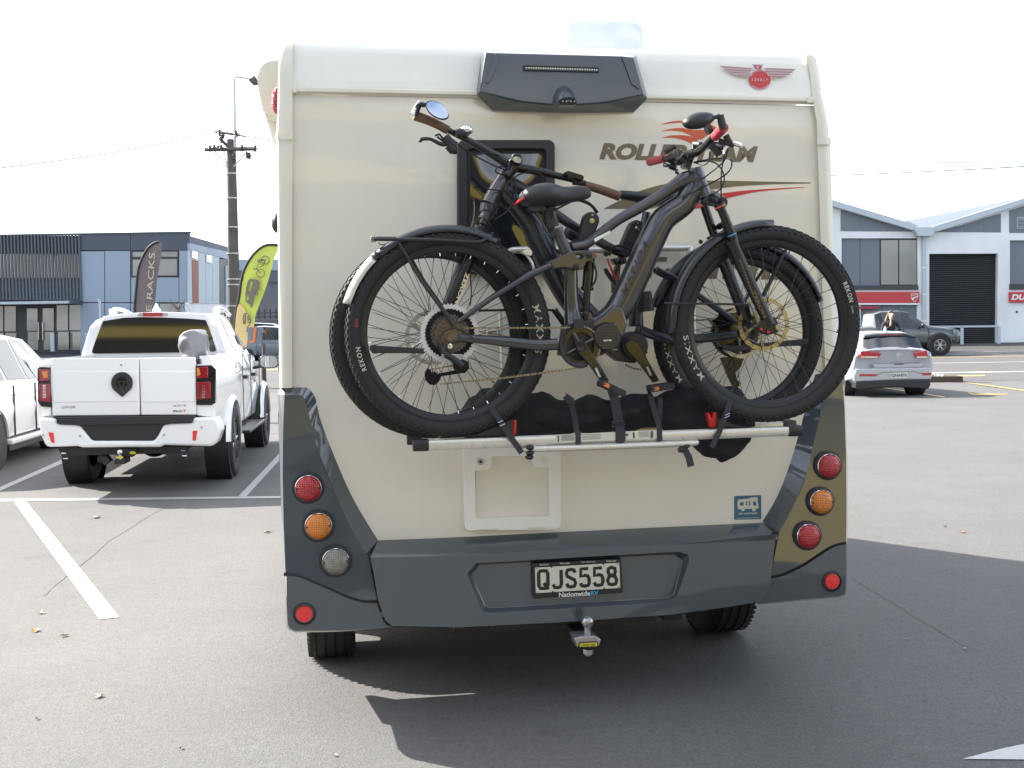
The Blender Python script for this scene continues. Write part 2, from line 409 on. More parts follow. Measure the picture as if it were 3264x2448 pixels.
# ------------------------------------------------------------------ ground, markings, road
def asphalt(name, col, spread=.35, crack=False, big=.10):
    M = bpy.data.materials.new(name); M.use_nodes = True; n, l = M.node_tree.nodes, M.node_tree.links
    b = n['Principled BSDF']; b.inputs['Roughness'].default_value = .88; b.inputs['Specular IOR Level'].default_value = .35
    tc_ = n.new("ShaderNodeTexCoord")
    v = n.new("ShaderNodeTexVoronoi"); v.inputs['Scale'].default_value = 130
    n1 = n.new("ShaderNodeTexNoise"); n1.inputs['Scale'].default_value = 210; n1.inputs['Detail'].default_value = 5
    n2 = n.new("ShaderNodeTexNoise"); n2.inputs['Scale'].default_value = .7; n2.inputs['Detail'].default_value = 8; n2.inputs['Roughness'].default_value = .65
    n3 = n.new("ShaderNodeTexNoise"); n3.inputs['Scale'].default_value = 26; n3.inputs['Detail'].default_value = 4
    for q in (v, n1, n2, n3): l.new(tc_.outputs['Object'], q.inputs[0])
    def rng(src, a, c, d, e):
        m_ = n.new("ShaderNodeMapRange"); m_.inputs['From Min'].default_value = a; m_.inputs['From Max'].default_value = c; m_.inputs['To Min'].default_value = d; m_.inputs['To Max'].default_value = e; l.new(src, m_.inputs[0]); return m_.outputs[0]
    def mul(p, q):
        m_ = n.new("ShaderNodeMath"); m_.operation = 'MULTIPLY'; l.new(p, m_.inputs[0]); l.new(q, m_.inputs[1]); return m_.outputs[0]
    n4 = n.new("ShaderNodeTexNoise"); n4.inputs['Scale'].default_value = 1.9; n4.inputs['Detail'].default_value = 6; n4.inputs['Roughness'].default_value = .6; l.new(tc_.outputs['Object'], n4.inputs[0])
    sepc = n.new("ShaderNodeSeparateColor"); l.new(v.outputs['Color'], sepc.inputs[0])
    s_ = mul(mul(rng(n1.outputs[0], .3, .7, 1 - spread, 1 + spread), rng(n2.outputs[0], .3, .7, 1 - big, 1 + big)), mul(rng(sepc.outputs[0], 0, 1, 1 - spread, 1 + spread), mul(rng(n3.outputs[0], .3, .7, .95, 1.05), rng(n4.outputs[0], .60, .72, 1.0, .86))))
    sc_ = n.new("ShaderNodeVectorMath"); sc_.operation = 'SCALE'; sc_.inputs[0].default_value = col; l.new(s_, sc_.inputs['Scale']); l.new(sc_.outputs[0], b.inputs['Base Color'])
    bp = n.new("ShaderNodeBump"); bp.inputs['Strength'].default_value = .38; bp.inputs['Distance'].default_value = .006
    ad = n.new("ShaderNodeMath"); ad.operation = 'ADD'; l.new(n1.outputs[0], ad.inputs[0]); l.new(v.outputs['Distance'], ad.inputs[1]); l.new(ad.outputs[0], bp.inputs['Height']); l.new(bp.outputs[0], b.inputs['Normal'])
    return M
asph = asphalt('car_park_asphalt', (.124, .1225, .120), .17, big=.10); asph2 = asphalt('road_asphalt', (.105, .103, .1), .25); asph3 = asphalt('footpath_asphalt', (.065, .065, .066), .2)
def paint(name, col, wear=.5):
    M = mat(name, col, .6, var=.06, vs=20, bump=.3, bs=150); return M
linew = paint('white_line_paint', (.74, .74, .72)); lineo = paint('old_white_line_paint', (.36, .36, .35)); liney = paint('yellow_line_paint', (.50, .36, .10))
concrete = mat('concrete', (.34, .33, .31), .8, var=.12, vs=8, bump=.4, bs=80)
b = MB(); ys = [-60, -10, 0, 10, 20, 26, 56, 75, 200, 900]; xs = [-700, -60, -20, 0, 20, 60, 700]
b.loft([[Vector((x, y, gz(y))) for x in xs] for y in ys]); structure(b, 'ground', asph, smooth=0)
def sheet(name, m, P, lift=.004, thing=False):
    b = MB(); b.add([Vector((p[0], p[1], gz(p[1]) + lift)) for p in P], [list(range(len(P)))]); return structure(b, name, m, smooth=0)
def gsheet(name, m, f, L, lift=.004):
    P = [G(f, x, y) for x, y in L]; return sheet(name, m, [(p.x, p.y) for p in P], lift)
gsheet('parking_line', linew, 'D', [(31, 1085), (57, 1085), (257, 1334), (215, 1339)])
gsheet('parking_line', lineo, 'D', [(-30, 1079), (606, 1072.5), (606, 1076.5), (-30, 1084.5)])
gsheet('parking_line', lineo, 'D', [(515, 1073), (532, 1073), (630, 966), (617, 966)])
gsheet('parking_line', lineo, 'D', [(0, 1061), (0, 1053), (175, 975), (180, 981)])
gsheet('parking_line', paint('worn_white_line', (.55, .55, .54)), 'T', [(1570, 1608), (1810, 1545), (1990, 1508), (1990, 1612)])
# kerb, road and far footpath to the right and left
RY0, RY1, RY2 = 27.5, 41.0, 44.0
def band(name, m, y0, y1, lift, x0=-90, x1=120):
    b = MB(); b.loft([[Vector((x, y, gz(y) + lift)) for x in (x0, 0, x1)] for y in (y0, (y0 + y1) / 2, y1)]); return structure(b, name, m, smooth=0)
def gy(f, x, y): return G(f, x, y).y
E0 = gy('B', 1300, 1258); 
band('road', asph2, 28, E0, .004)
b = MB(); b.loft([[Vector((x, y, gz(E0) + z)) for x in (-90, 120)] for y, z in ((E0, 0), (E0, .13), (E0 + .18, .13), (E0 + .18, .0))]); structure(b, 'kerb', concrete, smooth=0)
band('footpath', asph3, E0 + .18, E0 + 12, .11)
for yy, wd, m_, x0, x1, nm in ((1275, .10, liney, 6, 120, 'yellow_line'), (1392, .12, linew, 6, 120, 'edge_line')):
    y = gy('B', 1300, yy); band(nm, m_, y, y + wd * 2, .009, x0, x1)
y = gy('B', 1100, 1321); xe = G('B', 1272, 1321).x
band('centre_line', linew, y, y + .2, .009, xe - 9, xe)
for k in (1, 2): band('centre_line', linew, y, y + .2, .009, xe + 5 * k, xe + 5 * k + 2.5)
gsheet('yellow_line', liney, 'B', [(1115, 1470), (1160, 1472), (1600, 1530), (1600, 1537)], .009)
gsheet('yellow_line', liney, 'B', [(490, 1508), (520, 1507), (985, 1579), (965, 1584)], .009)
gsheet('yellow_line', liney, 'B', [(1060, 1416), (1280, 1413), (1280, 1420), (1060, 1424)], .009)
gsheet('yellow_line', liney, 'Y', [(930, 1572), (1140, 1566), (1140, 1576), (930, 1582)], .009)
P = [G('B', 1150 + 0, 1545)]
gsheet('yellow_symbol', liney, 'B', [(1145, 1547), (1170, 1546), (1190, 1556), (1245, 1553), (1300, 1552), (1345, 1557), (1450, 1557), (1450, 1561), (1345, 1562), (1300, 1567), (1220, 1565), (1180, 1562)], .009)
# kerbed island with gravel
ia = [G('B', *q) for q in ((800, 1468), (1115, 1463), (1112, 1437), (800, 1420))]
cx0, cx1 = ia[0].x, ia[1].x; y0 = ia[1].y
b = MB(); b.box(cx0 - 4, cx1, y0, y0 + .15, gz(y0) - .02, gz(y0) + .15); b.box(cx1 - .15, cx1, y0 + .15, y0 + 2.2, gz(y0) - .02, gz(y0) + .15)
structure(b, 'island_kerb', mat('old_timber_kerb', (.09, .065, .045), .85, var=.2, vs=12), bevel=.02)
b = MB(); b.box(cx0 - 4, cx1 - .15, y0 + .15, y0 + 2.2, gz(y0) - .02, gz(y0) + .10); structure(b, 'island_bed', asph3)
b = MB(); rnd = random.Random(3)
for k in range(160):
    x, y = rnd.uniform(cx0 - 1, cx1 - .2), rnd.uniform(y0 + .2, y0 + 1.9); r = rnd.uniform(.03, .10)
    c = Vector((x, y, gz(y) + .11)); a = rnd.uniform(0, 3)
    b.add([c + Vector((r * cos(a), r * sin(a), 0)), c + Vector((-r * sin(a), r * cos(a), .02)), c + Vector((-r * cos(a), -r * sin(a), 0)), c + Vector((r * sin(a), -r * cos(a), 0)), c + Vector((0, 0, r * .9))], [(0, 1, 4), (1, 2, 4), (2, 3, 4), (3, 0, 4)])
o = b.build('pale_stones', concrete, None, smooth=0); o['kind'] = 'stuff'
# hairline cracks and joints in the asphalt
b = MB(); rnd = random.Random(5)
def crackline(f, L, w):
    P = [G(f, *q) for q in L]; Q = []
    for i in range(len(P) - 1):
        n = max(2, int((P[i + 1] - P[i]).length / .035))
        for k in range(n): Q.append(P[i].lerp(P[i + 1], k / n))
    for i in range(len(Q) - 1):
        p, q = Q[i].copy(), Q[i + 1].copy()
    J = [p + Vector((rnd.uniform(-1, 1), rnd.uniform(-1, 1), 0)) * .007 for p in Q]
    L_, R_ = [], []
    for i, p in enumerate(J):
        t = (J[min(i + 1, len(J) - 1)] - J[max(i - 1, 0)]).normalized(); s_ = Vector((-t.y, t.x, 0)) * w * rnd.uniform(.3, 1)
        L_.append(p + s_ + Vector((0, 0, .003))); R_.append(p - s_ + Vector((0, 0, .003)))
    b.loft([L_, R_])
crackline('T', [(875, 478), (980, 540), (1100, 610), (1200, 670), (1300, 735), (1420, 800), (1560, 890), (1650, 930)], .0022)
crackline('S', [(750, 690), (790, 670), (860, 640), (930, 620), (990, 612)], .003)
crackline('T', [(1290, 910), (1350, 905)], .003); crackline('T', [(1320, 1250), (1380, 1240)], .003)
structure(b, 'asphalt_crack', mat('crack_dirt', (.055, .053, .05), .9, var=.1), smooth=0)
b = MB(); crackline('U', [(780, 448), (700, 490), (600, 555), (500, 615), (430, 680), (380, 720), (300, 780), (190, 875)], .006); structure(b, 'asphalt_joint', mat('joint_dirt', (.108, .106, .103), .9, var=.2), smooth=0)
# fallen leaves
lf = {'o': mat('orange_leaf', (.50, .20, .03), .6, var=.2, vs=60), 'b': mat('brown_leaf', (.22, .10, .05), .6, var=.2, vs=60), 'p': mat('pale_leaf', (.45, .34, .26), .6, var=.2, vs=60), 'd': mat('dark_leaf', (.06, .05, .045), .7, var=.2)}
LV = [('U', 165, 1030, .050, 'o', 'curled orange leaf lying left of the bright white line, low in view'), ('U', 296, 1053, .036, 'b', 'small brown leaf just below the near end of the bright white line'),
      ('U', 190, 948, .038, 'p', 'pale pinkish leaf lying above the curled orange leaf'), ('U', 452, 1333, .040, 'p', 'lone pale crumpled leaf on the asphalt left of the motorhome shadow'),
      ('U', 440, 507, .075, 'p', 'pale leaf behind the pickup just past the thin white line'), ('U', 1230, 575, .05, 'p', 'tiny pale leaf beside the left side of the motorhome'), ('U', 172, 1436, .018, 'd', 'tiny dark scrap on the asphalt near the lower left corner'),
      ('U', 836, 1573, .018, 'd', 'small dark twig scrap on the sunlit asphalt near the lower edge'), ('T', 1565, 190, .045, 'b', 'small red brown leaf on the sunlit asphalt right of the motorhome'), ('T', 1463, 157, .025, 'd', 'dark speck of leaf left of the red brown leaf'),
      ('T', 1590, 920, .022, 'p', 'pale leaf fragment at the end of the long crack'), ('T', 1226, 863, .018, 'p', 'thin pale fragment in the shadow left of the crack end'), ('S', 487, 1130, .016, 'p', 'small pale scrap on the sunlit asphalt left of the shadow edge')]
for i, (f, x, y, r, k, lab) in enumerate(LV):
    p = G(f, x, y); r *= .72; b = MB(); rnd = random.Random(i); a = rnd.uniform(0, 6); pr = []
    for j in range(12):
        t = 2 * pi * j / 12; rr_ = r * (.75 + .25 * cos(5 * t)) * (1 if abs(cos(t)) > .5 else .6)
        pr.append(Vector((rr_ * cos(t + a) , rr_ * sin(t + a), .006 + .35 * r * abs(sin(t)) * rnd.uniform(.4, 1))))
    b.add([Vector((0, 0, .004))] + pr, [(0, j + 1, (j + 1) % 12 + 1) for j in range(12)])
    if r > .03: b.tube([Vector((-r * .6 * cos(a), -r * .6 * sin(a), .008)), Vector((-r * 1.7 * cos(a), -r * 1.7 * sin(a), .004))], .0015, seg=4)
    b.v = [v + p for v in b.v]
    solo(b, 'leaf' if k != 'd' else 'litter', lf[k], lab, 'leaf' if k != 'd' else 'litter', WORLD, p, 'leaves and scraps scattered on the asphalt', smooth=0)
# ------------------------------------------------------------------ the motorhome
RV = Fr(.257, 4.365, radians(9.08))
rv = Thing('motorhome', 'cream motorhome with dark grey rear bumper parked with its back to the camera', 'motorhome', RV)
WY = .05                                   # rear wall plane
def wl(f, L, d=WY): return RV.pts(f, L, d)
# body shell behind the rear wall
LEN = 5.7
tl, tr = RV.at('D', 604, 120, WY), RV.at('D', 1778, 240, WY)
xl, xr = RV.at('D', 603, 600, WY).x, RV.at('D', 1803, 600, WY).x
zr = RV.at('D', 1106, 104, .34).z
b = MB()
prof = [(.42, zr - .55), (.40, zr - .3), (.42, zr - .12), (.52, zr - .02), (.75, zr), (2.9, zr + .03), (3.3, zr - .04), (3.62, zr - .30), (3.85, 2.05), (4.15, 1.60), (4.4, 1.25), (5.3, 1.05), (5.7, .85), (5.7, .40), (5.0, .40)]
arch = []
for cy in (4.5, .98):
    for k in range(9):
        a = pi * k / 8; arch.append((cy + .44 * cos(a), .37 + .42 * sin(a)))
lowp = prof + arch + [(.5, .44), (.12, .48), (.12, zr - .60)]
def side(x): return [Vector((x, y, z)) for y, z in lowp]
b.prism(side(xl + .012), (xr - xl - .024, 0, 0))
b.build('body', white_rv, rv, smooth=30)
# underbody
b = MB(); b.box(xl + .35, xr - .35, .2, LEN - .3, .46, .55); b.box(-.35, .35, .05, 3, .33, .45)
b.box(-.5, -.42, .15, 3, .3, .42); b.box(.42, .5, .15, 3, .3, .42)
b.build('chassis', blackpl, rv)
# rear wall, lower panel
lo = wl('D', [(620, 1172), (620, 203), (1100, 213), (1764, 228), (1772, 300), (1782, 560), (1793, 812), (1800, 1140), (1700, 1200), (1100, 1225), (760, 1230)])
b = MB(); b.prism(lo, (0, .04, 0)); b.build('rear_wall', cream, rv, bevel=.003)
# rear wall, upper moulded panel, curving into the roof
rows = []
nx = 12
for (yl_, yr_, d) in [(203, 227, .044), (196, 219, .040), (170, 195, .042), (140, 168, .052), (112, 142, .057), (98, 127, .066), (88, 117, .090)]:
    a, c = RV.at('D', 620, yl_, d), RV.at('D', 1762 if yl_ > 150 else 1756, yr_, d)
    rows.append([a.lerp(c, i / nx) for i in range(nx + 1)])
rows.append([p + Vector((0, .5, .012)) for p in rows[-1]])
b = MB(); b.loft(rows); b.build('upper_panel', white_rv, rv, smooth=60)
# trim rail across
b = MB()
for y0, y1, d in [(186, 199, .022)]:
    P = [RV.at('D', 633, 187, d), RV.at('D', 1748, 211, d), RV.at('D', 1748, 219.5, d), RV.at('D', 633, 198, d)]
    b.prism(P, (0, .03, 0))
b.build('trim_rail', trim_rv, rv, bevel=.004)
b = MB()
for q in ([(632, 185), (641, 185), (641, 200), (632, 200)], [(1744, 209), (1757, 209), (1757, 222), (1744, 222)]):
    b = MB(); b.prism(RV.pts('D', q, .018), (0, .035, 0)); b.build('rail_end', trim_rv, rv, bevel=.003)
# corner mouldings
def corner(name, P):
    b = MB(); rows = []
    for (xo, xi, y, d) in P:
        rows.append([RV.at('D', xi, y, WY - .004), RV.at('D', xi, y, WY - .022 + d), RV.at('D', (xi + xo) / 2, y, WY - .026 + d), RV.at('D', xo + (3 if xo < xi else -3), y, WY - .018 + d),
                     RV.at('D', xo, y, WY + .01 + d), RV.at('D', xo + (0.5 if xo < xi else -.5), y, WY + .1 + d)])
    b.loft(rows); return b.build(name, trim_rv, rv, smooth=55)
corner('corner_trim', [(618, 632, 87, .06), (606, 632, 95, .03), (602, 632, 112, .01), (601, 632, 160, 0), (599, 632, 250, 0), (597, 632, 292, 0)])
corner('corner_trim', [(596, 632, 288, -.012), (596, 632, 301, -.012)])
corner('corner_trim', [(598, 632, 300, 0), (600, 631, 500, 0), (602, 631, 700, 0), (604, 631, 838, 0)])
corner('corner_trim', [(1754, 1740, 116, .06), (1763, 1744, 126, .03), (1771, 1750, 165, .02), (1778, 1756, 215, 0), (1788, 1764, 262, 0), (1792, 1766, 301, 0)])
corner('corner_trim', [(1796, 1765, 297, -.012), (1796, 1765, 312, -.012)])
corner('corner_trim', [(1794, 1766, 310, 0), (1802, 1774, 560, 0), (1812, 1783, 812, 0)])

# spoiler moulding with brake light and camera
b = MB()
base = RV.pts('J', [(850, 183), (905, 180), (1350, 190), (1400, 198), (1442, 352), (1392, 402), (1150, 404), (888, 396), (828, 338)], .035)
fr0 = RV.pts('J', [(862, 188), (900, 190), (1350, 202), (1392, 206), (1428, 340), (1290, 368), (1140, 380), (990, 365), (840, 330)], -.06)
b.loft([base, fr0], True); b.f.append([len(b.v) - 9 + i for i in range(9)])
sp = b.build('spoiler', spoilp, rv, smooth=20, bevel=.006, seg=3)
b = MB(); b.prism(RV.pts('J', [(900, 187), (912, 205), (890, 270), (870, 300), (862, 292), (880, 240)], -.066), (0, .012, 0))
b.prism(RV.pts('J', [(1348, 199), (1352, 210), (1385, 300), (1410, 318), (1416, 308), (1372, 240)], -.066), (0, .012, 0))
b.build('spoiler_rib', spoilp, sp, bevel=.003)
b = MB(); b.hole_plate(RV.pts('J', [(998, 233), (1268, 241), (1268, 258), (998, 251)], -.069), [RV.pts('J', [(1003, 237), (1264, 245), (1264, 254), (1003, 247)], -.069)], (0, .012, 0))
b.build('brake_light_frame', blackpl, sp)
b = MB(); b.prism(RV.pts('J', [(1003, 237), (1264, 245), (1264, 254), (1003, 247)], -.064), (0, .006, 0))
bl = b.build('brake_light', clrlens, rv)
b = MB()
for i in range(30):
    u = 1008 + i * 8.7
    b.ball(RV.at('J', u, 242.5 + (u - 1003) * .031, -.066), .0035, u=8, v=5)
b.build('light_bead', whiteink, bl, kind='stuff')
b = MB(); rows = []
c0 = RV.at('J', 1143, 378, -.06)
for i in range(9):
    t = i / 8; w = .045 * sqrt(max(0, 1 - t ** 2)) + .002; z = c0.z + .075 * t * 1.05; dep = .075 * (1 - t ** 1.6)
    rows.append([Vector((c0.x + w * cos(pi * k / 10) * -1, c0.y - dep * sin(pi * k / 10), z)) for k in range(11)])
b.loft(rows); b.f.append(list(range(11)))
ch = b.build('camera_housing', spoilp, rv, smooth=60)
b = MB(); b.prism([Vector((c0.x + .038 * cos(a), c0.y - .012 - .055 * abs(sin(a)) * .3, c0.z - .001 + .018 * sin(a))) for a in [pi * k / 8 for k in range(9)]] + [Vector((c0.x - .03, c0.y - .02, c0.z - .012)), Vector((c0.x + .03, c0.y - .02, c0.z - .012))], (0, -.05, 0))
b.build('camera', blackgl, rv, smooth=30)
b = MB()
for dx in (-.022, -.008, .010, .024): b.ball((c0.x + dx, c0.y - .082, c0.z - .001), .0035, u=8, v=6)
b.build('camera_lens', steel, ch)

# window
def rr(x0, y0, x1, y1, r, n=5):
    o = []
    for cx, cy, a in ((x1 - r, y0 + r, -90), (x1 - r, y1 - r, 0), (x0 + r, y1 - r, 90), (x0 + r, y0 + r, 180)):
        for k in range(n + 1):
            t = radians(a + 90 * k / n); o.append((cx + r * cos(t), cy + r * sin(t)))
    return o
def ring(name, f, o, i, d0, d1, m, par, bev=.004):
    b = MB(); b.hole_plate(RV.pts(f, o, d0), [RV.pts(f, i, d0)], (0, d1 - d0, 0)); return b.build(name, m, par, smooth=30, bevel=bev)
wf = ring('window_frame', 'D', rr(989, 302, 1199, 592, 14), rr(1008, 322, 1180, 574, 10), .012, WY + .01, blackpl, rv)
ring('window_seal', 'D', rr(1007, 321, 1181, 575, 10), rr(1016, 332, 1172, 565, 10), .028, WY + .01, blackrub, wf, .002)
b = MB(); rows = []
for k in range(13):
    t = k / 12; yy = 331 + (566 - 331) * t
    rows.append([RV.at('D', 1015 + (1173 - 1015) * s_, yy, .030 - .010 * sin(pi * t) * sin(pi * s_) ** .6) for s_ in [q / 12 for q in range(13)]])
b.loft(rows); b.build('window_pane', glassd, wf, smooth=80)

# lettering and stripes on the wall
def decal(name, m, polys, f, d=WY - .0015, par=None):
    b = MB()
    for p in polys: b.prism(RV.pts(f, p, d), (0, .001, 0))
    return b.build(name, m, par or rv, smooth=0)
b = MB(); text_quad(b, "ROLLER TEAM", RV.pts('L', [(166, 465), (1522, 490), (1566, 348), (210, 318)], WY - .0018), bold=.055)
b.build('lettering', oliveink, rv, smooth=0)
b = MB(); text_quad(b, "T-LINE", [RV.at('s', x, y, WY - .0018) for x, y in ((2012, 884), (2494, 892), (2506, 826), (2030, 818))], bold=.04, space=1.1)
b.build('lettering', oliveink, rv, smooth=0)
decal('bird_stripe', orangeink, [
    spline([(706, 158), (780, 135), (860, 125), (960, 126), (1080, 140), (1150, 160), (1215, 190)]) + spline([(1190, 215), (1130, 185), (1050, 160), (960, 145), (870, 140), (790, 147)])], 'L')
decal('bird_stripe', orangeink, [
    spline([(708, 216), (800, 194), (900, 189), (1000, 205), (1090, 205), (1160, 215), (1120, 250), (1062, 293)]) + [(1050, 283)] + spline([(1020, 310), (994, 331), (940, 305), (870, 282), (790, 273), (708, 276)]) + spline([(790, 254), (880, 250), (950, 257), (998, 264)]) + spline([(960, 245), (890, 220), (800, 210)])], 'L')
decal('swoosh', oliveink, [spline([(205, 900), (300, 850), (500, 752), (700, 692), (900, 660), (1130, 651), (1500, 657), (2030, 668)]) + [(2030, 676)] + spline([(1700, 683), (1400, 700), (1200, 725), (1000, 765), (820, 830), (640, 898)])], 'L')
decal('swoosh', redink, [spline([(890, 896), (1000, 845), (1150, 785), (1350, 750), (1600, 728), (1974, 707)]) + spline([(1974, 712), (1600, 745), (1400, 782), (1250, 822), (1120, 875), (1040, 898)])], 'L')

# club emblem
eg = decal('emblem_wing', mat('emblem_grey', (.50, .46, .50), .4, var=.03), [spline([(255, 296), (820, 338), (880, 370)]) + [(800, 520)] + spline([(700, 500), (580, 478), (430, 410), (330, 345)]),
     spline([(1710, 362), (1160, 338), (1128, 370)]) + [(1235, 540)] + spline([(1350, 528), (1500, 495), (1620, 430), (1680, 390)]),
     [(880, 268), (1095, 272), (1060, 372), (945, 362)]], 'Q', .040)
b = MB()
for (x0, y0, x1, y1) in [(270, 303, 860, 345), (340, 366, 850, 388), (440, 412, 815, 432), (590, 470, 800, 483), (1140, 345, 1705, 368), (1145, 398, 1660, 416), (1190, 448, 1600, 462), (1240, 492, 1500, 502)]:
    b.prism(RV.pts('Q', [(x0, y0), (x1, y1), (x1, y1 + 8), (x0, y0 + 8)], .0388), (0, .001, 0))
b.prism(RV.pts('Q', [(915, 290), (1062, 292), (1038, 362), (960, 360)], .0388), (0, .001, 0))
b.prism([RV.at('Q', 1030 + 205 * cos(a), 560 + 188 * sin(a), .0388) for a in [2 * pi * k / 36 for k in range(36)]], (0, .001, 0))
b.build('emblem_badge', redink, rv, smooth=0)
b = MB()
text_quad(b, "135017", RV.pts('Q', [(880, 586), (1165, 596), (1180, 545), (885, 528)], .0375), space=1.4)
text_quad(b, "NZ", RV.pts('Q', [(960, 345), (1015, 347), (1018, 310), (960, 308)], .0375), bold=.03)
def ring_text(body, a0, a1, r0, r1, flip=False):
    def fn(u, v):
        a = a0 + (a1 - a0) * u; r = (r0 + (r1 - r0) * v) if not flip else (r1 + (r0 - r1) * v)
        return RV.at('Q', 1030 + 215 * (r) * cos(a), 560 - 198 * r * sin(a), .0372)
    arc_text(b, body, fn, bold=.01, space=1.15)
ring_text("MOTOR CARAVAN", radians(158), radians(25), .80, .97)
ring_text("ASSOCIATION", radians(222), radians(325), .80, .97, True)
b.build('emblem_lettering', whiteink, rv, smooth=0)

# service hatch
ho = spline([(437, 225), (445, 205), (470, 200)], 4) + [(900, 205)] + spline([(918, 210), (927, 230)], 3) + [(928, 575)] + spline([(925, 600), (900, 613)], 3) + [(470, 618)] + spline([(448, 610), (443, 585)], 3)
hi = [(580, 245), (785, 242)] + spline([(785, 275), (795, 295), (815, 300), (862, 300)], 3) + [(868, 306), (872, 540), (866, 547), (505, 558), (499, 552), (497, 320), (502, 314)] + spline([(545, 312), (568, 305), (580, 285), (580, 262)], 3)
b = MB(); b.hole_plate(RV.pts('H', ho, .018), [RV.pts('H', hi, .018)], (0, .04, 0)); hf = b.build('hatch_frame', white_rv, rv, smooth=30, bevel=.006, seg=3)
b = MB(); b.prism(RV.pts('H', [(500, 246), (870, 242), (874, 545), (498, 560)], .036), (0, .01, 0)); b.build('hatch_door', cream, rv)
b = MB(); b.lathe([(0, -.004), (.0135, -.004), (.0135, .01)], RV.at('H', 524, 271, .014), seg=24, closed=False); b.build('lock_ring', steel, hf)
b = MB(); b.lathe([(0, -.006), (.006, -.006), (.006, .01)], RV.at('H', 524, 271, .014), seg=20, closed=False); b.build('lock_barrel', blackgl, hf)
b = MB(); b.lathe([(0, -.002), (.0125, -.002), (.0135, .0), (.0135, .01)], RV.at('H', 839, 262, .016), seg=24, closed=False); b.build('lock_cover', trim_rv, hf)
b = MB()
for q in ([(515, 607), (615, 605), (615, 616), (515, 617)], [(765, 597), (862, 595), (862, 607), (765, 609)]): b.prism(RV.pts('H', q, .014), (0, .01, 0))
b.build('hatch_hinge', trim_rv, hf, bevel=.002)

# self contained sticker
teal = mat('teal_sticker', (.02, .12, .19), .35, coat=.3, var=.03)
b = MB(); b.prism(RV.pts('O', rr(176, 838, 344, 988, 6), WY - .0015) if False else RV.pts('O', [(180, 841), (338, 835), (344, 840), (345, 978), (340, 984), (182, 989), (177, 984), (176, 846)], WY - .0015), (0, .001, 0))
st = b.build('sticker', teal, rv, smooth=0)
b = MB()
L = RV.pts('O', [(196, 880), (203, 862), (262, 858), (285, 850), (318, 848), (324, 860), (320, 866), (327, 900), (327, 918), (200, 924), (197, 905)], WY - .0022)
H1 = RV.pts('O', [(212, 880), (234, 879), (235, 900), (213, 901)], WY - .0022); H2 = RV.pts('O', [(292, 876), (310, 874), (316, 900), (296, 902)], WY - .0022)
b.hole_plate(L, [H1, H2], None)
for cx in (231, 299): b.prism([RV.at('O', cx + 12 * cos(a), 922 + 14 * sin(a), WY - .0024) for a in [2 * pi * k / 16 for k in range(16)]], (0, .0004, 0))
text_quad(b, "SELF CONTAINED", RV.pts('O', [(204, 957), (321, 953), (321, 942), (204, 946)], WY - .0022), bold=.03)
text_quad(b, "Certified self contained to NZS 5465", RV.pts('O', [(190, 983), (331, 978), (331, 971), (190, 976)], WY - .0022), bold=.02)
b.build('sticker_print', platew, st, smooth=0)
b = MB()
for cx in (253, 273):
    b.prism([RV.at('O', cx + 3 * cos(a), 872 + 3.6 * sin(a), WY - .0027) for a in [2 * pi * k / 10 for k in range(10)]], (0, .0003, 0))
    b.prism(RV.pts('O', [(cx - 4, 877), (cx + 4, 877), (cx + 3, 900), (cx - 3, 900)], WY - .0027), (0, .0003, 0))
b.prism(RV.pts('O', [(262.5, 868), (264, 868), (264, 902), (262.5, 902)], WY - .0027), (0, .0003, 0))
b.build('sticker_figure', teal, st, smooth=0)

# ---- rear fairings and bumper, a single moulding in sections
FY = -.06
def fairing(frn, front, wallr, sgn, yseam):
    b = MB(); A = RV.pts(frn, front, FY); 
    k = len(b.v); b.add(A, [list(range(len(A)))])
    return b
# left
Lf = [(92, 116)] + spline([(185, 118), (212, 135), (232, 195), (262, 310), (290, 425), (340, 570), (400, 710), (500, 930), (612, 1118)], 4) + [(640, 1250), (667, 1388)]
Lbot = spline([(667, 1388), (600, 1392), (560, 1386), (480, 1360), (400, 1325), (300, 1280), (200, 1240), (150, 1226), (98, 1222)], 3)
TL = (-.115, .10)
b = MB(); A = RV.pts('N', Lf + Lbot[1:-1] + [(98, 1222), (86, 900), (80, 600), (84, 300)], TL)
b.add(A, [list(range(len(A)))])
fl = b.build('left_fairing', greyp, rv, smooth=30)
# slanted inner edge
def slope(frn, fr_, wl_, d0, d1, name):
    a, c = spline(fr_, 6), spline(wl_, 6)
    b = MB(); b.loft([RV.pts(frn, a, d0), RV.pts(frn, c, d1)]); return b.build(name, greyp, rv, smooth=60)
slope('N', [(92, 116), (185, 118), (212, 135), (232, 195), (290, 425), (400, 710), (500, 930), (612, 1118)],
      [(92, 70), (200, 68), (245, 78), (285, 140), (322, 290), (440, 590), (540, 800), (673, 1018)], TL, WY, 'fairing_edge')
# outer side return
b = MB(); a = RV.pts('N', [(92, 116), (84, 300), (80, 600), (86, 900), (98, 1222)], TL)
m1 = RV.pts('N', [(62, 112), (58, 300), (66, 600), (76, 900), (90, 1221)], (TL[0] + .02, .10)); m2 = RV.pts('N', [(50, 100), (52, 300), (62, 600), (74, 900), (89, 1220)], (TL[0] + .06, .10))
m3 = [p + Vector((.012, .25, 0)) for p in m2]
b.loft([a, m1, m2, m3]); b.build('fairing_side', greyp, rv, smooth=60)
b = MB(); b.loft([[a[0], m1[0], m2[0], m3[0]], [p + Vector((0, .02, .0)) for p in RV.pts('N', [(92, 70), (66, 76), (52, 90), (56, 84)], .04)]]); b.build('fairing_cap', greyp, rv, smooth=60)
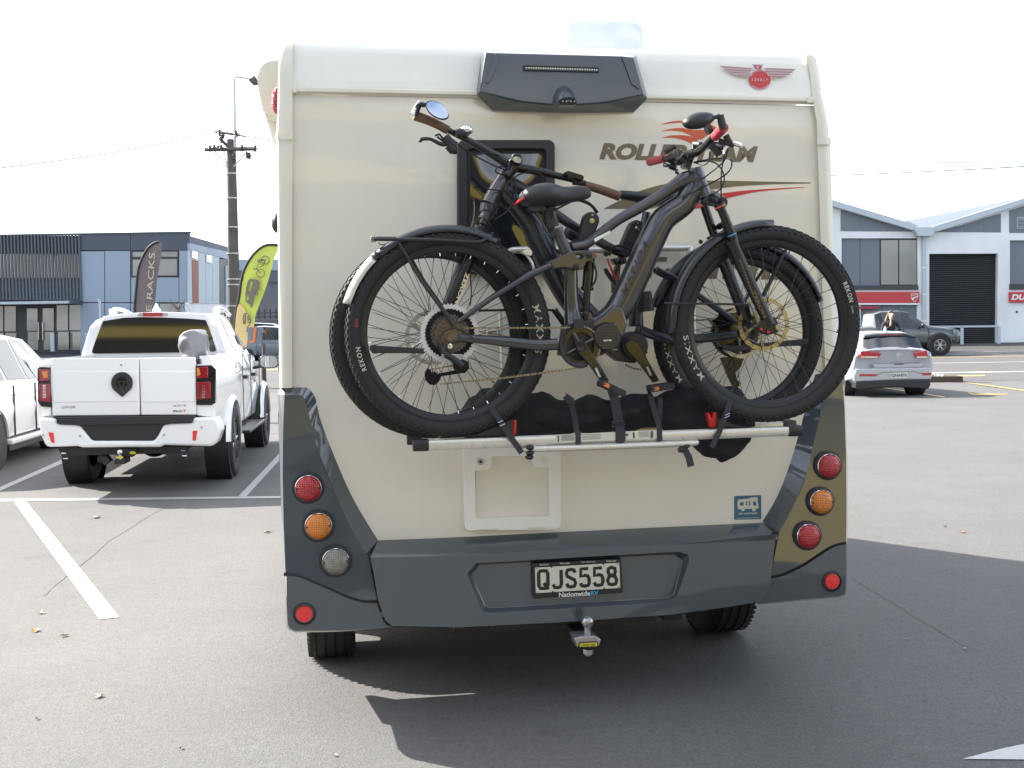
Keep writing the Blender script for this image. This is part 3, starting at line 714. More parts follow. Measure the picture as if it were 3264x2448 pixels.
# left lower panel
lowtop = spline([(668, 1411), (600, 1410), (556, 1402), (480, 1378), (400, 1342), (300, 1298), (200, 1256), (150, 1244), (104, 1241)], 3)
P = lowtop + [(104, 1400), (112, 1545)] + spline([(125, 1568), (160, 1583)], 2) + [(450, 1580), (700, 1566), (760, 1556)] + spline([(730, 1548), (708, 1525), (690, 1480)], 3)
b = MB(); A = RV.pts('N', P, FY - .004); b.add(A, [list(range(len(A)))]); b.build('lower_fairing', greyp, rv, smooth=30)
b = MB(); lo1 = [(104, 1241), (104, 1400), (112, 1545), (125, 1568), (160, 1583), (450, 1580), (700, 1566), (760, 1556)]
a0 = RV.pts('N', lo1, FY - .004); a1 = RV.pts('N', [(92, 1240), (96, 1400), (103, 1550), (118, 1577), (158, 1592), (450, 1589), (700, 1575), (760, 1565)], FY + .02)
a2 = RV.pts('N', [(87, 1239), (92, 1400), (100, 1550), (114, 1580), (156, 1592), (450, 1586), (700, 1572), (760, 1562)], FY + .07)
b.loft([a0, a1, a2, [p + Vector((.012, .3, -.03)) for p in a2]]); b.build('fairing_side', greyp, rv, smooth=60)
b = MB()   # dark seam strip between panels
b.loft([RV.pts('N', Lbot, FY + .006), RV.pts('N', lowtop, FY + .004)]); b.loft([RV.pts('N', [(98, 1220), (88, 1219)], FY + .012), RV.pts('N', [(104, 1243), (86, 1242)], FY + .012)])
b.build('fairing_seam', blackpl, rv, smooth=0)
# right
Rf = [(868, 205), (790, 150)] 
rin = [(712, 318), (700, 385), (668, 520), (640, 650), (600, 780), (560, 870), (510, 970), (455, 1072)]
Rbot = [(405, 1335), (470, 1322), (520, 1300), (600, 1262), (680, 1210), (760, 1158), (820, 1134), (872, 1124)]
P = [(780, 108), (712, 300)] + spline(rin, 4) + [(430, 1200)] + spline(Rbot, 3) + [(874, 900), (872, 600), (862, 300), (852, 150), (840, 108)]
TF = (-.150, .13)
b = MB(); A = RV.pts('O', P, TF); b.add(A, [list(range(len(A)))]); b.build('right_fairing', greyp, rv, smooth=30)
slope('O', [(780, 108), (745, 190), (712, 300), (700, 385), (640, 650), (560, 870), (455, 1072)], [(680, 84), (650, 180), (610, 330), (588, 420), (520, 650), (440, 850), (352, 998)], TF, WY, 'fairing_edge')
b = MB(); b.loft([RV.pts('O', [(780, 108), (812, 100), (840, 108), (852, 150)], TF), RV.pts('O', [(680, 84), (740, 76), (800, 82), (852, 120)], WY)]); b.build('fairing_cap', greyp, rv, smooth=60)
b = MB(); a = RV.pts('O', [(840, 108), (852, 150), (862, 300), (872, 600), (874, 900), (872, 1124)], TF)
m1 = RV.pts('O', [(848, 108), (860, 150), (868, 300), (879, 600), (881, 900), (880, 1123)], (TF[0] + .03, TF[1]))
b.loft([a, m1, [p + Vector((0, .3, 0)) for p in m1]]); b.build('fairing_side', greyp, rv, smooth=60)
rlow = spline([(400, 1356), (475, 1340), (525, 1318), (605, 1280), (685, 1228), (765, 1176), (822, 1150), (872, 1142)], 3)
P = rlow + [(872, 1300), (868, 1420)] + spline([(860, 1450), (830, 1462)], 2) + [(600, 1482), (420, 1500), (330, 1508)] + spline([(360, 1485), (385, 1440), (396, 1390)], 3)
b = MB(); A = RV.pts('O', P, FY - .004); b.add(A, [list(range(len(A)))]); b.build('lower_fairing', greyp, rv, smooth=30)
b = MB(); a0 = RV.pts('O', [(872, 1142), (872, 1300), (868, 1420), (860, 1450), (830, 1462), (600, 1482), (420, 1500), (330, 1508)], FY - .004)
a1 = RV.pts('O', [(880, 1142), (880, 1300), (877, 1425), (867, 1457), (832, 1471), (600, 1491), (420, 1508), (330, 1516)], FY + .025)
b.loft([a0, a1, [p + Vector((0, .3, 0)) for p in a1]]); b.build('fairing_side', greyp, rv, smooth=60)
b = MB(); b.loft([RV.pts('O', spline(Rbot, 3), FY + .006), RV.pts('O', rlow, FY + .006)]); b.build('fairing_seam', blackpl, rv, smooth=0)

# centre bumper: front face with plate recess
outer = RV.pts('N', [(629, 1126), (1054, 1118)], -.085) + RV.pts('D', [(1200, 1188), (1450, 1177), (1684, 1166)], -.085) + \
        RV.pts('O', [(436, 1076), (412, 1290), (398, 1400), (378, 1455), (345, 1490), (300, 1502)], -.085) + \
        RV.pts('I', [(1720, 390), (1500, 420), (1100, 448), (700, 468), (480, 462)], -.085) + RV.pts('N', [(760, 1552), (722, 1520), (700, 1470), (672, 1388), (650, 1250)], -.085)
rc_o = RV.pts('I', [(770, 228), (1440, 190), (1530, 186), (1560, 196), (1566, 215), (1520, 350), (1500, 366), (1470, 374), (830, 413), (800, 410), (786, 398), (738, 272), (740, 262)], -.085)
rc_i = RV.pts('I', [(782, 232), (1440, 196), (1510, 194), (1538, 216), (1538, 226), (1508, 342), (1496, 354), (1476, 360), (828, 397), (812, 394), (802, 386), (752, 276), (754, 268)], -.045)
b = MB(); b.hole_plate(outer, [rc_o], None); cb = b.build('bumper', greyp, rv, smooth=30)
b = MB(); b.loft([rc_o, rc_i], True); b.add(rc_i, [list(range(len(rc_i)))]); b.build('plate_recess', greyp, cb, smooth=40, bevel=.003)
# bumper top slope and underside
b = MB(); tf = RV.pts('N', [(629, 1126), (1054, 1118)], -.085) + RV.pts('D', [(1200, 1188), (1450, 1177), (1684, 1166)], -.085)
tw = RV.pts('N', [(673, 1020), (1054, 1006)], WY - .004) + RV.pts('D', [(1200, 1150), (1450, 1138), (1646, 1129)], WY - .004)
b.loft([tf, [p + Vector((0, .0, .004)) * 0 + (q - p) * .06 + Vector((0, 0, .004)) for p, q in zip(tf, tw)], tw]); b.build('bumper_step', greyp, cb, smooth=30)
b = MB(); u0 = outer[-5 - 5:-5]; u0 = RV.pts('O', [(300, 1502)], -.085) + RV.pts('I', [(1720, 390), (1500, 420), (1100, 448), (700, 468), (480, 462)], -.085) + RV.pts('N', [(760, 1552)], -.085)
b.loft([u0, [p + Vector((0, .035, -.014)) for p in u0], [p + Vector((0, .1, -.018)) for p in u0], [p + Vector((0, .5, .02)) for p in u0]]); b.build('bumper_lip', greyp, cb, smooth=60)
# bumper end returns down into the seams
b = MB()
for frn, L in (('N', [(629, 1126), (650, 1250), (672, 1388), (700, 1470), (722, 1520), (760, 1552)]), ('O', [(436, 1076), (412, 1290), (398, 1400), (378, 1455), (345, 1490), (300, 1502)])):
    e = RV.pts(frn, L, -.085); b.loft([e, [p + Vector((0, .045, 0)) for p in e]])
b.build('bumper_end', blackpl, cb, smooth=60)
# filler behind the seams
b = MB(); b.prism([Vector((xl + .06, -.03, .50)), Vector((xr - .06, -.03, .50)), Vector((xr - .06, -.03, .62)), Vector((xl + .06, -.03, .62))], (0, .05, 0))
b.prism([RV.at('D', 806, 1225, -.03), RV.at('D', 860, 1215, -.03), RV.at('D', 860, 1330, -.03), RV.at('D', 812, 1320, -.03)], (0, .04, 0))
b.prism([RV.at('D', 1640, 1190, -.03), RV.at('D', 1682, 1200, -.03), RV.at('D', 1672, 1260, -.03), RV.at('D', 1640, 1280, -.03)], (0, .04, 0))
b.build('bumper_core', blackpl, rv)

# lamps
def lamp(c, e, frn, lens, name, rim=True, d=FY, small=False):
    C = RV.at(frn, *c, d); R = (RV.at(frn, *e, d) - C).length
    if isinstance(d, tuple): C.y -= .008
    b = MB(); b.lathe([(R * 1.22, .001), (R * 1.18, -.004), (R * 1.05, -.006), (R * 1.0, -.003), (R * .98, .004)], C, seg=40, closed=False)
    h = b.build(name + '_surround', blackpl, rv, smooth=50)
    if rim:
        b = MB(); b.lathe([(R * 1.03, -.004), (R * 1.02, -.012), (R * .98, -.014), (R * .95, -.010)], C, seg=40, closed=False); b.build('chrome_ring', chrome, h, smooth=60)
    b = MB(); b.lathe([(R * .96, -.006), (R * .9, -.016), (R * .6, -.026), (R * .3, -.030), (.0001, -.031)], C, seg=40, closed=False) if rim else b.lathe([(R * .86, -.003), (R * .82, -.008), (.0001, -.009)], C, seg=32, closed=False)
    ln = b.build(name, lens, rv, smooth=60)
    if rim:
        b = MB()
        for sx in (-.82, .82): b.ball(C + Vector((sx * R, -.018, 0)), .004, .003, .004, u=8, v=6)
        b.build('lamp_screw', blackpl, ln)
lamp((240, 692), (322, 692), 'N', redlens, 'tail_lamp', d=TL); lamp((303, 927), (387, 927), 'N', amblens, 'indicator_lamp', d=TL); lamp((410, 1146), (494, 1146), 'N', clrlens, 'reversing_lamp', d=TL)
lamp((756, 651), (827, 651), 'O', redlens, 'tail_lamp', d=TF); lamp((709, 873), (780, 873), 'O', amblens, 'indicator_lamp', d=TF); lamp((628, 1086), (700, 1086), 'O', redlens, 'tail_lamp', d=TF)
lamp((215, 1477), (275, 1477), 'N', reflr, 'reflector', False, FY - .004); lamp((783, 1371), (835, 1371), 'O', reflr, 'reflector', False, FY - .004)

# number plate
PY = -.075
pf = RV.pts('R', [(686, 98), (1470, 55), (1482, 358), (694, 410)], PY)
b = MB(); b.prism(pf, (0, .02, 0)); pfo = b.build('plate_frame', blackgl, rv, bevel=.003)
b = MB(); b.prism(RV.pts('R', [(706, 138), (1450, 94), (1458, 316), (714, 362)], PY - .003), (0, .003, 0)); b.build('number_plate', platew, pfo, bevel=.001)
b = MB(); dd = PY - .0036
plate_text(b, "QJS558", RV.pts('R', [(720, 322), (1448, 282), (1440, 130), (716, 168)], dd), .0082, 0, .66); b.build('plate_number', blackink, pfo, smooth=0)
b = MB(); text_quad(b, "Nationwide", RV.pts('R', [(918, 398), (1192, 382), (1190, 340), (917, 356)], PY - .0008), bold=.015)
for t_, x0, x1, y0 in (("Auckland", 746, 826, 118), ("Silverdale", 926, 1012, 106), ("New Plymouth", 1112, 1237, 96), ("Ashburton", 1334, 1422, 86)):
    text_quad(b, t_, RV.pts('R', [(x0, y0), (x1, y0 - 4), (x1, y0 - 18), (x0, y0 - 14)], PY - .0008))
b.build('plate_lettering', whiteink, pfo, smooth=0)
b = MB(); text_quad(b, "RV", RV.pts('R', [(1197, 380), (1268, 376), (1266, 338), (1196, 342)], PY - .0008), bold=.02); b.build('plate_lettering', blueink, pfo, smooth=0)
b = MB()
for x, y in ((720, 140), (1440, 98), (728, 354), (1446, 308)): b = MB(); b.lathe([(.004, 0), (.004, -.003), (.0001, -.004)], RV.at('R', x, y, PY - .003), seg=10, closed=False); b.build('plate_screw', steel, pfo)
b = MB()
for x, y in ((852, 130), (1307, 104), (862, 349), (1315, 320)): b = MB(); b.lathe([(.004, 0), (.0001, -.001)], RV.at('R', x, y, PY - .003), seg=10, closed=False); b.build('plate_clip', blackink, pfo)

# tow ball
TBY = -.17
c = RV.at('R', 1168, 612, TBY); ph = lambda y: RV.at('R', 1168, y, TBY).z
b = MB(); b.ball(c, .0252, u=24, v=14); b.lathe([(.0001, ph(560)), (.011, ph(562)), (.012, ph(568))], (c.x, c.y, 0), 'z', 20, False)
b.lathe([(.016, ph(650)), (.0135, ph(665)), (.0135, ph(735)), (.020, ph(745)), (.0205, ph(780)), (.022, ph(782))], (c.x, c.y, 0), 'z', 28, False)
tb = b.build('tow_ball', steel, rv, smooth=50)
b = MB(); cx = c.x
for P in ([(1048, 760), (1100, 748), (1100, 800), (1090, 838), (1070, 838), (1062, 790)], [(1240, 742), (1284, 768), (1286, 780), (1272, 828), (1252, 825), (1248, 790)]):
    b.prism(RV.pts('R', P, TBY - .045), (0, .09, 0))
b.prism(RV.pts('R', [(1050, 762), (1100, 745), (1240, 740), (1284, 766), (1264, 795), (1085, 805)], TBY - .040), (0, .085, 0))
b.build('tow_tongue', steel, rv, bevel=.003)
b = MB(); b.prism(RV.pts('R', [(1094, 800), (1262, 790), (1262, 838), (1094, 842)], TBY - .050), (0, .012, 0)); lk = b.build('lock_label', blackgl, rv, bevel=.002)
b = MB(); b.prism(RV.pts('R', [(1100, 806), (1252, 797), (1254, 829), (1102, 836)], TBY - .0515), (0, .002, 0)); b.build('label_face', yellowp, lk)
b = MB(); text_quad(b, "LOCK ON", RV.pts('R', [(1113, 832), (1237, 828), (1235, 806), (1112, 812)], TBY - .0522), bold=.03); b.build('label_lettering', blackink, lk, smooth=0)
b = MB(); b.lathe([(.021, ph(845)), (.021, ph(888)), (.013, ph(892)), (.012, ph(905)), (.0001, ph(906))], (cx, c.y - .01, 0), 'z', 6, False); b.build('tow_nut', steel, rv, smooth=20)
b = MB(); b.prism(RV.pts('R', [(1045, 716), (1205, 708), (1212, 738), (1050, 742)], .03), (0, .01, 0)); b.build('tow_label', yellowp, rv)
b = MB(); b.prism(RV.pts('R', [(1380, 622), (1505, 612), (1508, 668), (1385, 672)], .06), (0, .05, 0)); b.build('trailer_socket', blackpl, rv, bevel=.004)
b = MB(); b.box(cx - .035, cx + .035, TBY + .05, .5, ph(790), ph(760)); b.box(cx - .3, cx + .4, .25, .33, .3, .4); b.build('tow_bar', blackpl, rv, bevel=.004)

# grey side skirt between the rear corner and the wheel arch
b = MB(); b.prism([Vector((xl - .012, y, z)) for y, z in ((.26, .36), (.56, .30), (.56, .95), (.26, 1.0))], (.03, 0, 0)); b.build('side_skirt', greyp, rv)
b = MB(); b.prism([Vector((xr - .02, y, z)) for y, z in ((.26, .42), (.56, .36), (.56, .95), (.26, 1.0))], (.03, 0, 0)); b.build('side_skirt', greyp, rv)
b = MB(); b.tube([(.55, .18, .36), (.56, .6, .38), (.50, 1.4, .40), (.45, 3.0, .40)], .028, seg=12, sub=3); b.lathe([(.030, 0), (.026, 0)], (.55, .18, .36), 'y', 12); b.build('exhaust_pipe', steel, rv, smooth=50)
for x in (xl + .20, xr - .20):
    b = MB(); b.box(x - .14, x + .14, 1.46, 1.475, .14, .5); b.build('mudflap', blackrub, rv)
b = MB(); b.box(-.75, -.15, .5, 1.9, .27, .46); b.build('waste_tank', blackpl, rv, bevel=.03)
for x in (-.62, .62):
    b = MB(); b.tube([(x, .35, .40), (x, .98, .28), (x, 1.6, .40)], .025, seg=6, sub=3); b.build('leaf_spring', blackpl, rv)
# wheels
def road_wheel(T, c, R, w, rimm, spokes=6, face=1, parent=None, groove=4, rimr=.6, detail=True):
    """c centre, axis x; face=+1 outer side towards +x"""
    b = MB(); prof = [(R * rimr, -w * .42), (R * .72, -w * .5), (R * .9, -w * .5), (R * .965, -w * .46), (R * .99, -w * .4)]
    for g in range(groove):
        u = -w * .4 + w * .8 * (g + .5) / groove
        prof += [(R, u - w * .03), (R * .982, u - w * .02), (R * .982, u + w * .02), (R, u + w * .03)] if groove else []
    prof += [(R * .99, w * .4), (R * .965, w * .46), (R * .9, w * .5), (R * .72, w * .5), (R * rimr, w * .42)]
    b.lathe(prof, c, 'x', 56, True)
    if detail:
        for k in range(64):
            a = 2 * pi * k / 64
            for sgn in (-1, 1):
                q = Vector(c) + Vector((sgn * w * .43, R * .977 * cos(a), R * .977 * sin(a))); t = Vector((0, -sin(a), cos(a))) * .006; n = Vector((0, cos(a), sin(a))) * .008; u = Vector((w * .055, 0, 0))
                b.add([q - t - u - n, q + t - u - n, q + t + u - n, q - t + u - n, q - t - u + n * .5, q + t - u + n * .5, q + t + u + n, q - t + u + n], [(4, 5, 6, 7), (0, 1, 5, 4), (1, 2, 6, 5), (2, 3, 7, 6), (3, 0, 4, 7)])
    ty = b.build('wheel', blackrub, T, smooth=40)
    b = MB(); rr_ = R * rimr
    b.lathe([(rr_ * 1.02, face * w * .44), (rr_ * .97, face * w * .45), (rr_ * .93, face * w * .3), (rr_ * .9, -face * w * .4)], c, 'x', 48, False)
    for k in range(spokes):
        a = 2 * pi * k / spokes
        for da in (-.13, .13):
            b.tube([Vector(c) + Vector((face * w * .36, .1 * rr_ * cos(a), .1 * rr_ * sin(a))), Vector(c) + Vector((face * w * .38, rr_ * .95 * cos(a + da), rr_ * .95 * sin(a + da)))], rr_ * .07, seg=6)
    b.lathe([(rr_ * .28, face * w * .3), (rr_ * .26, face * w * .44), (.0001, face * w * .46)], c, 'x', 20, False)
    b.build('rim', rimm, ty, smooth=40)
    b = MB(); b.lathe([(rr_ * .93, face * w * .12), (.0001, face * w * .12)], c, 'x', 24, False); b.build('brake_disc', blackpl, ty)
    return ty
tyL = RV.atz('D', 664, 1400, 0.18); 
wxl = RV.at('D', 716, 1430, .62).x; wxr = RV.at('D', 1562, 1350, .62).x + .083
RVW = .35
road_wheel(rv, (wxl, .98, RVW), RVW, .225, steel, 8, -1)
road_wheel(rv, (wxr, .98, RVW), RVW, .225, steel, 8, 1)
road_wheel(rv, (xl + .16, 4.5, RVW), RVW, .225, steel, 8, -1)
road_wheel(rv, (xr - .16, 4.5, RVW), RVW, .225, steel, 8, 1)
b = MB(); b.tube([(wxl, .98, RVW), (wxr, .98, RVW)], .05); b.box(-.3, .3, .85, 1.1, .2, .3); b.build('axle', blackpl, rv)

# roof light dome
zt = zr
b = MB(); rows = []
q0, q1 = RV.at('D', 1206, 95, .75), RV.at('D', 1392, 95, .75)
topz = RV.at('D', 1300, 41, .76).z
b = MB(); b.box(q0.x - .02, q1.x + .02, .66, 1.3, zt - .02, zt + .06); b.build('roof_light_base', white_rv, rv, bevel=.015)
for z, ins in ((zt - .01, 0), (zt + .05, .0), (topz - .035, .01), (topz - .008, .03), (topz, .06)):
    x0, x1 = q0.x + ins, q1.x - ins * 1.6; y0, y1 = .70 + ins, 1.25 - ins
    rows.append([Vector(p) for p in ((x0 + .03, y0, z), (x1 - .03, y0, z), (x1, y0 + .03, z), (x1, y1, z), (x0, y1, z), (x0, y0 + .03, z))])
b.loft(rows, True, True)
dome = mat('clear_acrylic', (.80, .84, .90), .15, spec=.5, trans=.15, var=.02, coat=.3)
b.build('roof_light', dome, rv, smooth=50)
for x, sg in ((xl, -1), (xr, 1)):
    for y0, y1, z0, z1 in ((1.2, 2.1, 1.35, 1.95), (2.9, 3.6, 1.35, 1.95)):
        b = MB(); b.box(min(x, x + sg * .012), max(x, x + sg * .012), y0, y1, z0, z1); f_ = b.build('side_window_frame', blackpl, rv, bevel=.01)
        b = MB(); b.box(min(x, x + sg * .02), max(x, x + sg * .02), y0 + .05, y1 - .05, z0 + .05, z1 - .05); b.build('side_window', glassd, f_, bevel=.01)
# awning cassette on the left side with marker lamp
b = MB(); P = [(555 + 0, 0)]; 
aw = [(605, 130), (590, 130), (575, 134), (562, 146), (556, 166), (557, 190), (562, 214), (568, 240), (580, 248), (600, 252)]
b.prism([RV.at('D', x + 0, y, .35) for x, y in aw], (0, 3.2, 0)); b.build('awning', trim_rv, rv, smooth=50)
b = MB(); b.prism(RV.pts('D', [(563, 214), (603, 236), (603, 330), (596, 330)], .5), (0, 3.0, 0)); b.build('awning_bracket', white_rv, rv, smooth=20)
b = MB(); b.ball(RV.at('D', 598, 218, .22), .022, .02, .055); b.build('marker_lamp', redlens, rv, smooth=80)
b = MB(); c = RV.at('D', 599, 482, 1.2); b.ball(c, .03, .06, .05); b.tube([c, c + Vector((.08, 0, 0))], .02); b.build('side_light', blackpl, rv, smooth=80)
# cab mirror seen beyond the left side
mc = RV.at('D', 607, 785, 5.6)
b = MB(); b.ball(mc + Vector((.03, 0, .0)), .06, .06, .16, u=12, v=8); b.tube([mc, mc + Vector((.3, 0, -.1))], .03); b.build('wing_mirror', blackpl, rv, smooth=60)
# ------------------------------------------------------------------ cars
def car_body(T, st, paintm, glass, name='body', glass_side=(), glass_top=(), capglass=False, smooth=38, sub=0):
    """st: (y, zb, ws, zmid, wm, zbelt, wb, ztop, wt); rows bottom to roof centre, mirrored"""
    rows = []
    for (y, zb, ws, zm, wm, zbt, wb, zt, wt) in st:
        half = [(ws * .86, zb), (ws, zb + .10), (wm, zm), (wb, zbt), (wt, zt), (wt * .86, zt + .035 * min(1, wt)), (wt * .5, zt + .055 * min(1, wt))]
        full = [Vector((x, y, z)) for x, z in half] + [Vector((0, y, zt + .062 * min(1, wt)))] + [Vector((-x, y, z)) for x, z in half[::-1]]
        rows.append(full)
    b = MB(); b.loft(rows, True, True); body = b.build(name, paintm, T, smooth=smooth, bevel=.012, seg=2)
    n = len(rows[0])
    def pane(q, ins, nm='window', lift=.006):
        c = sum(q, Vector()) / 4; P = [c + (p - c) * (1 - ins) for p in q]
        nr = (q[1] - q[0]).cross(q[3] - q[0]).normalized()
        if nr.dot(Vector((c.x, c.y - 2, c.z - .8))) < 0: nr = -nr
        b = MB(); b.prism([p + nr * lift for p in P], -nr * (lift + .003)); return b.build(nm, glass, T, smooth=0, bevel=.004)
    for i in glass_side:
        for sgn in (0, 1):
            j0, j1 = (3, 4) if not sgn else (n - 4, n - 5)
            q = [rows[i][j0], rows[i + 1][j0], rows[i + 1][j1], rows[i][j1]]; pane(q, .10)
    for i, nm in glass_top:
        L = [rows[i][4], rows[i + 1][4]]; 
        P = rows[i][4:n - 4] + rows[i + 1][4:n - 4][::-1]
        c = sum(P, Vector()) / len(P); b = MB()
        a_ = [c + (p - c) * .93 for p in rows[i][4:n - 4]]; d_ = [c + (p - c) * .93 for p in rows[i + 1][4:n - 4]]
        d = (rows[i + 1][7] - rows[i][7]); nr = Vector((0, -d.z, d.y)).normalized(); nr = nr if nr.z > 0 else -nr
        b.loft([[p + nr * .006 for p in a_], [p + nr * .006 for p in d_]]); b.build(nm, glass, T, smooth=60)
    return rows
def arch(T, c, R, side, m, w=.05, wellw=.02):
    """dark wheel well disc and a flared lip standing off the body side"""
    b = MB(); x = side
    b.lathe([(.0001, x * wellw), (R * 1.13, x * wellw), (R * 1.13, -x * .25)], c, 'x', 40, False); b.build('wheel_well', blackpl, T, smooth=30)
    b = MB(); b.lathe([(R * 1.13, x * .0), (R * 1.13, x * w), (R * 1.17, x * w), (R * 1.26, x * (w * .25)), (R * 1.30, x * -.01)], c, 'x', 30, False, radians(4), radians(176)); b.build('wheel_arch', m, T, smooth=60)

# ---------- white pickup
UT = Fr(-3.845, 10.46, radians(7))
ut = Thing('pickup_truck', 'white dual cab pickup truck with an open tray parked left of the motorhome', 'pickup truck', UT)
U_ = lambda f, L, d=0.0: UT.pts(f, L, d)
def uz(f, x, y, d=0.): return UT.at(f, x, y, d).z
zb_ = .58; ztg = uz('A', 560, 813)
bx0, bx1 = UT.at('A', 228, 900, .06).x, UT.at('A', 1262, 900, .06).x; hw = (bx1 - bx0) / 2; cx = (bx0 + bx1) / 2
shift = cx
wt_ = hw
# bed sides and floor
for s_ in (-1, 1):
    b = MB(); x = cx + s_ * hw; rows = []
    for y in (.05, .25, 1.0, 1.62):
        rows.append([Vector((cx + s_ * (hw - .06), y, .50)), Vector((x, y, .62)), Vector((x + s_ * .015, y, .95)), Vector((x - s_ * .012, y, ztg - .07)), Vector((x - s_ * .05, y, ztg)), Vector((x - s_ * .14, y, ztg)), Vector((x - s_ * .14, y, .62))])
    b.loft(rows, True, True); b.build('bed_side', whitep, ut, smooth=50)
b = MB(); b.box(bx0 + .12, bx1 - .12, .06, 1.6, .58, .63); b.build('bed_floor', blackpl, ut)
b = MB(); b.box(bx0 + .10, bx0 + .13, .06, 1.6, .63, ztg - .02); b.box(bx1 - .13, bx1 - .10, .06, 1.6, .63, ztg - .02); b.box(bx0 + .12, bx1 - .12, .05, .07, .63, ztg - .03); b.build('bed_liner', blackpl, ut)
# tailgate with two leaves
for nm, L in (('tailgate', [(300, 815), (400, 814), (814, 812), (822, 1149), (309, 1153), (304, 1080), (292, 950)]), ('tailgate', [(818, 812), (1145, 808), (1152, 860), (1154, 1147), (829, 1148)])):
    b = MB(); P = U_('A', L, 0.0); b.prism(P, (0, .045, 0)); g_ = b.build(nm, whitep, ut, smooth=30, bevel=.008, seg=3)
    b = MB(); x0, x1 = min(q[0] for q in L) + 12, max(q[0] for q in L) - 8; b.prism(U_('A', [(x0, 893), (x1, 890), (x1 - 2, 1070), (x0 + 8, 1074)], -.007), (0, .02, 0)); b.build('tailgate_pressing', whitep, g_, smooth=30, bevel=.006, seg=3)
b = MB(); Lr = [[UT.at('A', x, y, d) for x in (296, 500, 816)] for y, d in ((868, -.002), (890, -.010), (1000, -.010), (1085, -.008), (1100, -.002))]
b.prism(U_('A', [(240, 848), (296, 840), (300, 1152), (240, 1160)], .012), (0, .04, 0)); b.build('rear_pillar', whitep, ut, bevel=.01)
b = MB(); b.prism(U_('A', [(1156, 850), (1262, 855), (1262, 1165), (1156, 1150)], .012), (0, .04, 0)); b.build('rear_pillar', whitep, ut, bevel=.01)
# tail lamps
for s_, Lh, reds in ((0, [(219, 875), (228, 866), (294, 869), (304, 1104), (240, 1098), (222, 1070)], [[(228, 880), (288, 878), (291, 945), (232, 950)], [(230, 965), (292, 963), (296, 1072), (232, 1065)]]),
                    (1, [(1149, 857), (1240, 855), (1268, 880), (1264, 1078), (1243, 1090), (1153, 1090)], [[(1155, 866), (1222, 864), (1222, 930), (1158, 932)], [(1157, 955), (1235, 952), (1240, 1050), (1160, 1058)]])):
    b = MB(); b.prism(U_('A', Lh, -.012), (0, .05, 0)); h = b.build('tail_lamp', blackgl, ut, bevel=.006)
    b = MB()
    for q in reds: b = MB(); b.prism(U_('A', q, -.024), (0, .014, 0)); b.build('red_lens', redlens2, h, bevel=.004)
    q = reds[0]; x0, x1, y0, y1 = q[0][0], q[1][0], q[0][1], q[2][1]
    b = MB(); 
    if s_ == 0: b.prism(U_('A', [(x0 + 18, y0 + 12), (x1 - 8, y0 + 8), (x1 - 8, y0 + 50), (x0 + 25, y0 + 50)], -.028), (0, .006, 0))
    else: b.prism(U_('A', [(x0 + 1, y0 + 5), (x0 + 14, y0 + 5), (x0 + 24, y1 - 20), (x0 + 3, y1 - 10)], -.028), (0, .006, 0))
    b.build('amber_lens', amblens, h)
    b = MB(); xx = (reds[1][0][0] + reds[1][1][0]) / 2 - 3
    for k in range(9): b.prism(U_('A', [(xx - 7, 972 + k * 9), (xx + 12, 971 + k * 9), (xx + 12, 975 + k * 9), (xx - 7, 976 + k * 9)], -.028), (0, .006, 0))
    b.build('lamp_bars', chrome, h)
# badge, letters
b = MB(); bc = (715, 960)
P = [UT.at('A', bc[0] + 63 * cos(a), bc[1] - 64 * sin(a), -.03) for a in [radians(-40 + 260 * k / 22) for k in range(23)]] + [UT.at('A', 718, 1043, -.03)]
b.prism(P, (0, .035, 0)); bd = b.build('handle_badge', blackpl, ut, smooth=30, bevel=.006)
b = MB(); P2 = [UT.at('A', 713 + 34 * cos(a), 957 - 36 * sin(a), -.034) for a in [2 * pi * k / 24 for k in range(24)]]; b.prism(P2, (0, .006, 0)); b.build('badge_boss', blackgl, bd, bevel=.003)
b = MB(); b.hole_plate(U_('A', [(688, 950), (738, 950), (730, 966), (720, 990), (706, 990), (697, 966)], -.037), [U_('A', [(694, 954), (732, 954), (726, 964), (716, 984), (710, 984), (701, 964)], -.037)], (0, .003, 0)); b.build('badge_emblem', mat('worn_bronze', (.10, .07, .03), .4, metal=.5), bd)
b = MB(); text_quad(b, "GWM", U_('A', [(356, 1112), (441, 1108), (441, 1093), (356, 1095)], -.003), bold=.04); b.build('tailgate_lettering', chrome, ut, smooth=0)
b = MB(); text_quad(b, "4X4", U_('A', [(1010, 1100), (1094, 1098), (1096, 1086), (1014, 1088)], -.003), bold=.03); b.build('tailgate_lettering', chrome, ut, smooth=0)
b = MB(); text_quad(b, "PILO", U_('A', [(1018, 1132), (1070, 1130), (1070, 1119), (1018, 1120)], -.003), bold=.03); b.build('tailgate_lettering', blackink, ut, smooth=0)
b = MB(); text_quad(b, "T", U_('A', [(1072, 1130), (1092, 1129), (1097, 1116), (1076, 1117)], -.003), bold=.04); b.build('tailgate_lettering', redink, ut, smooth=0)
b = MB(); b.prism(U_('A', [(700, 846), (723, 846), (723, 862), (700, 862)], -.004), (0, .006, 0)); q = b.build('lock_plate', whitep, ut, bevel=.002); b = MB(); b.ball(UT.at('A', 712, 854, -.006), .008, .005, .008); b.build('camera_eye', blackgl, q)
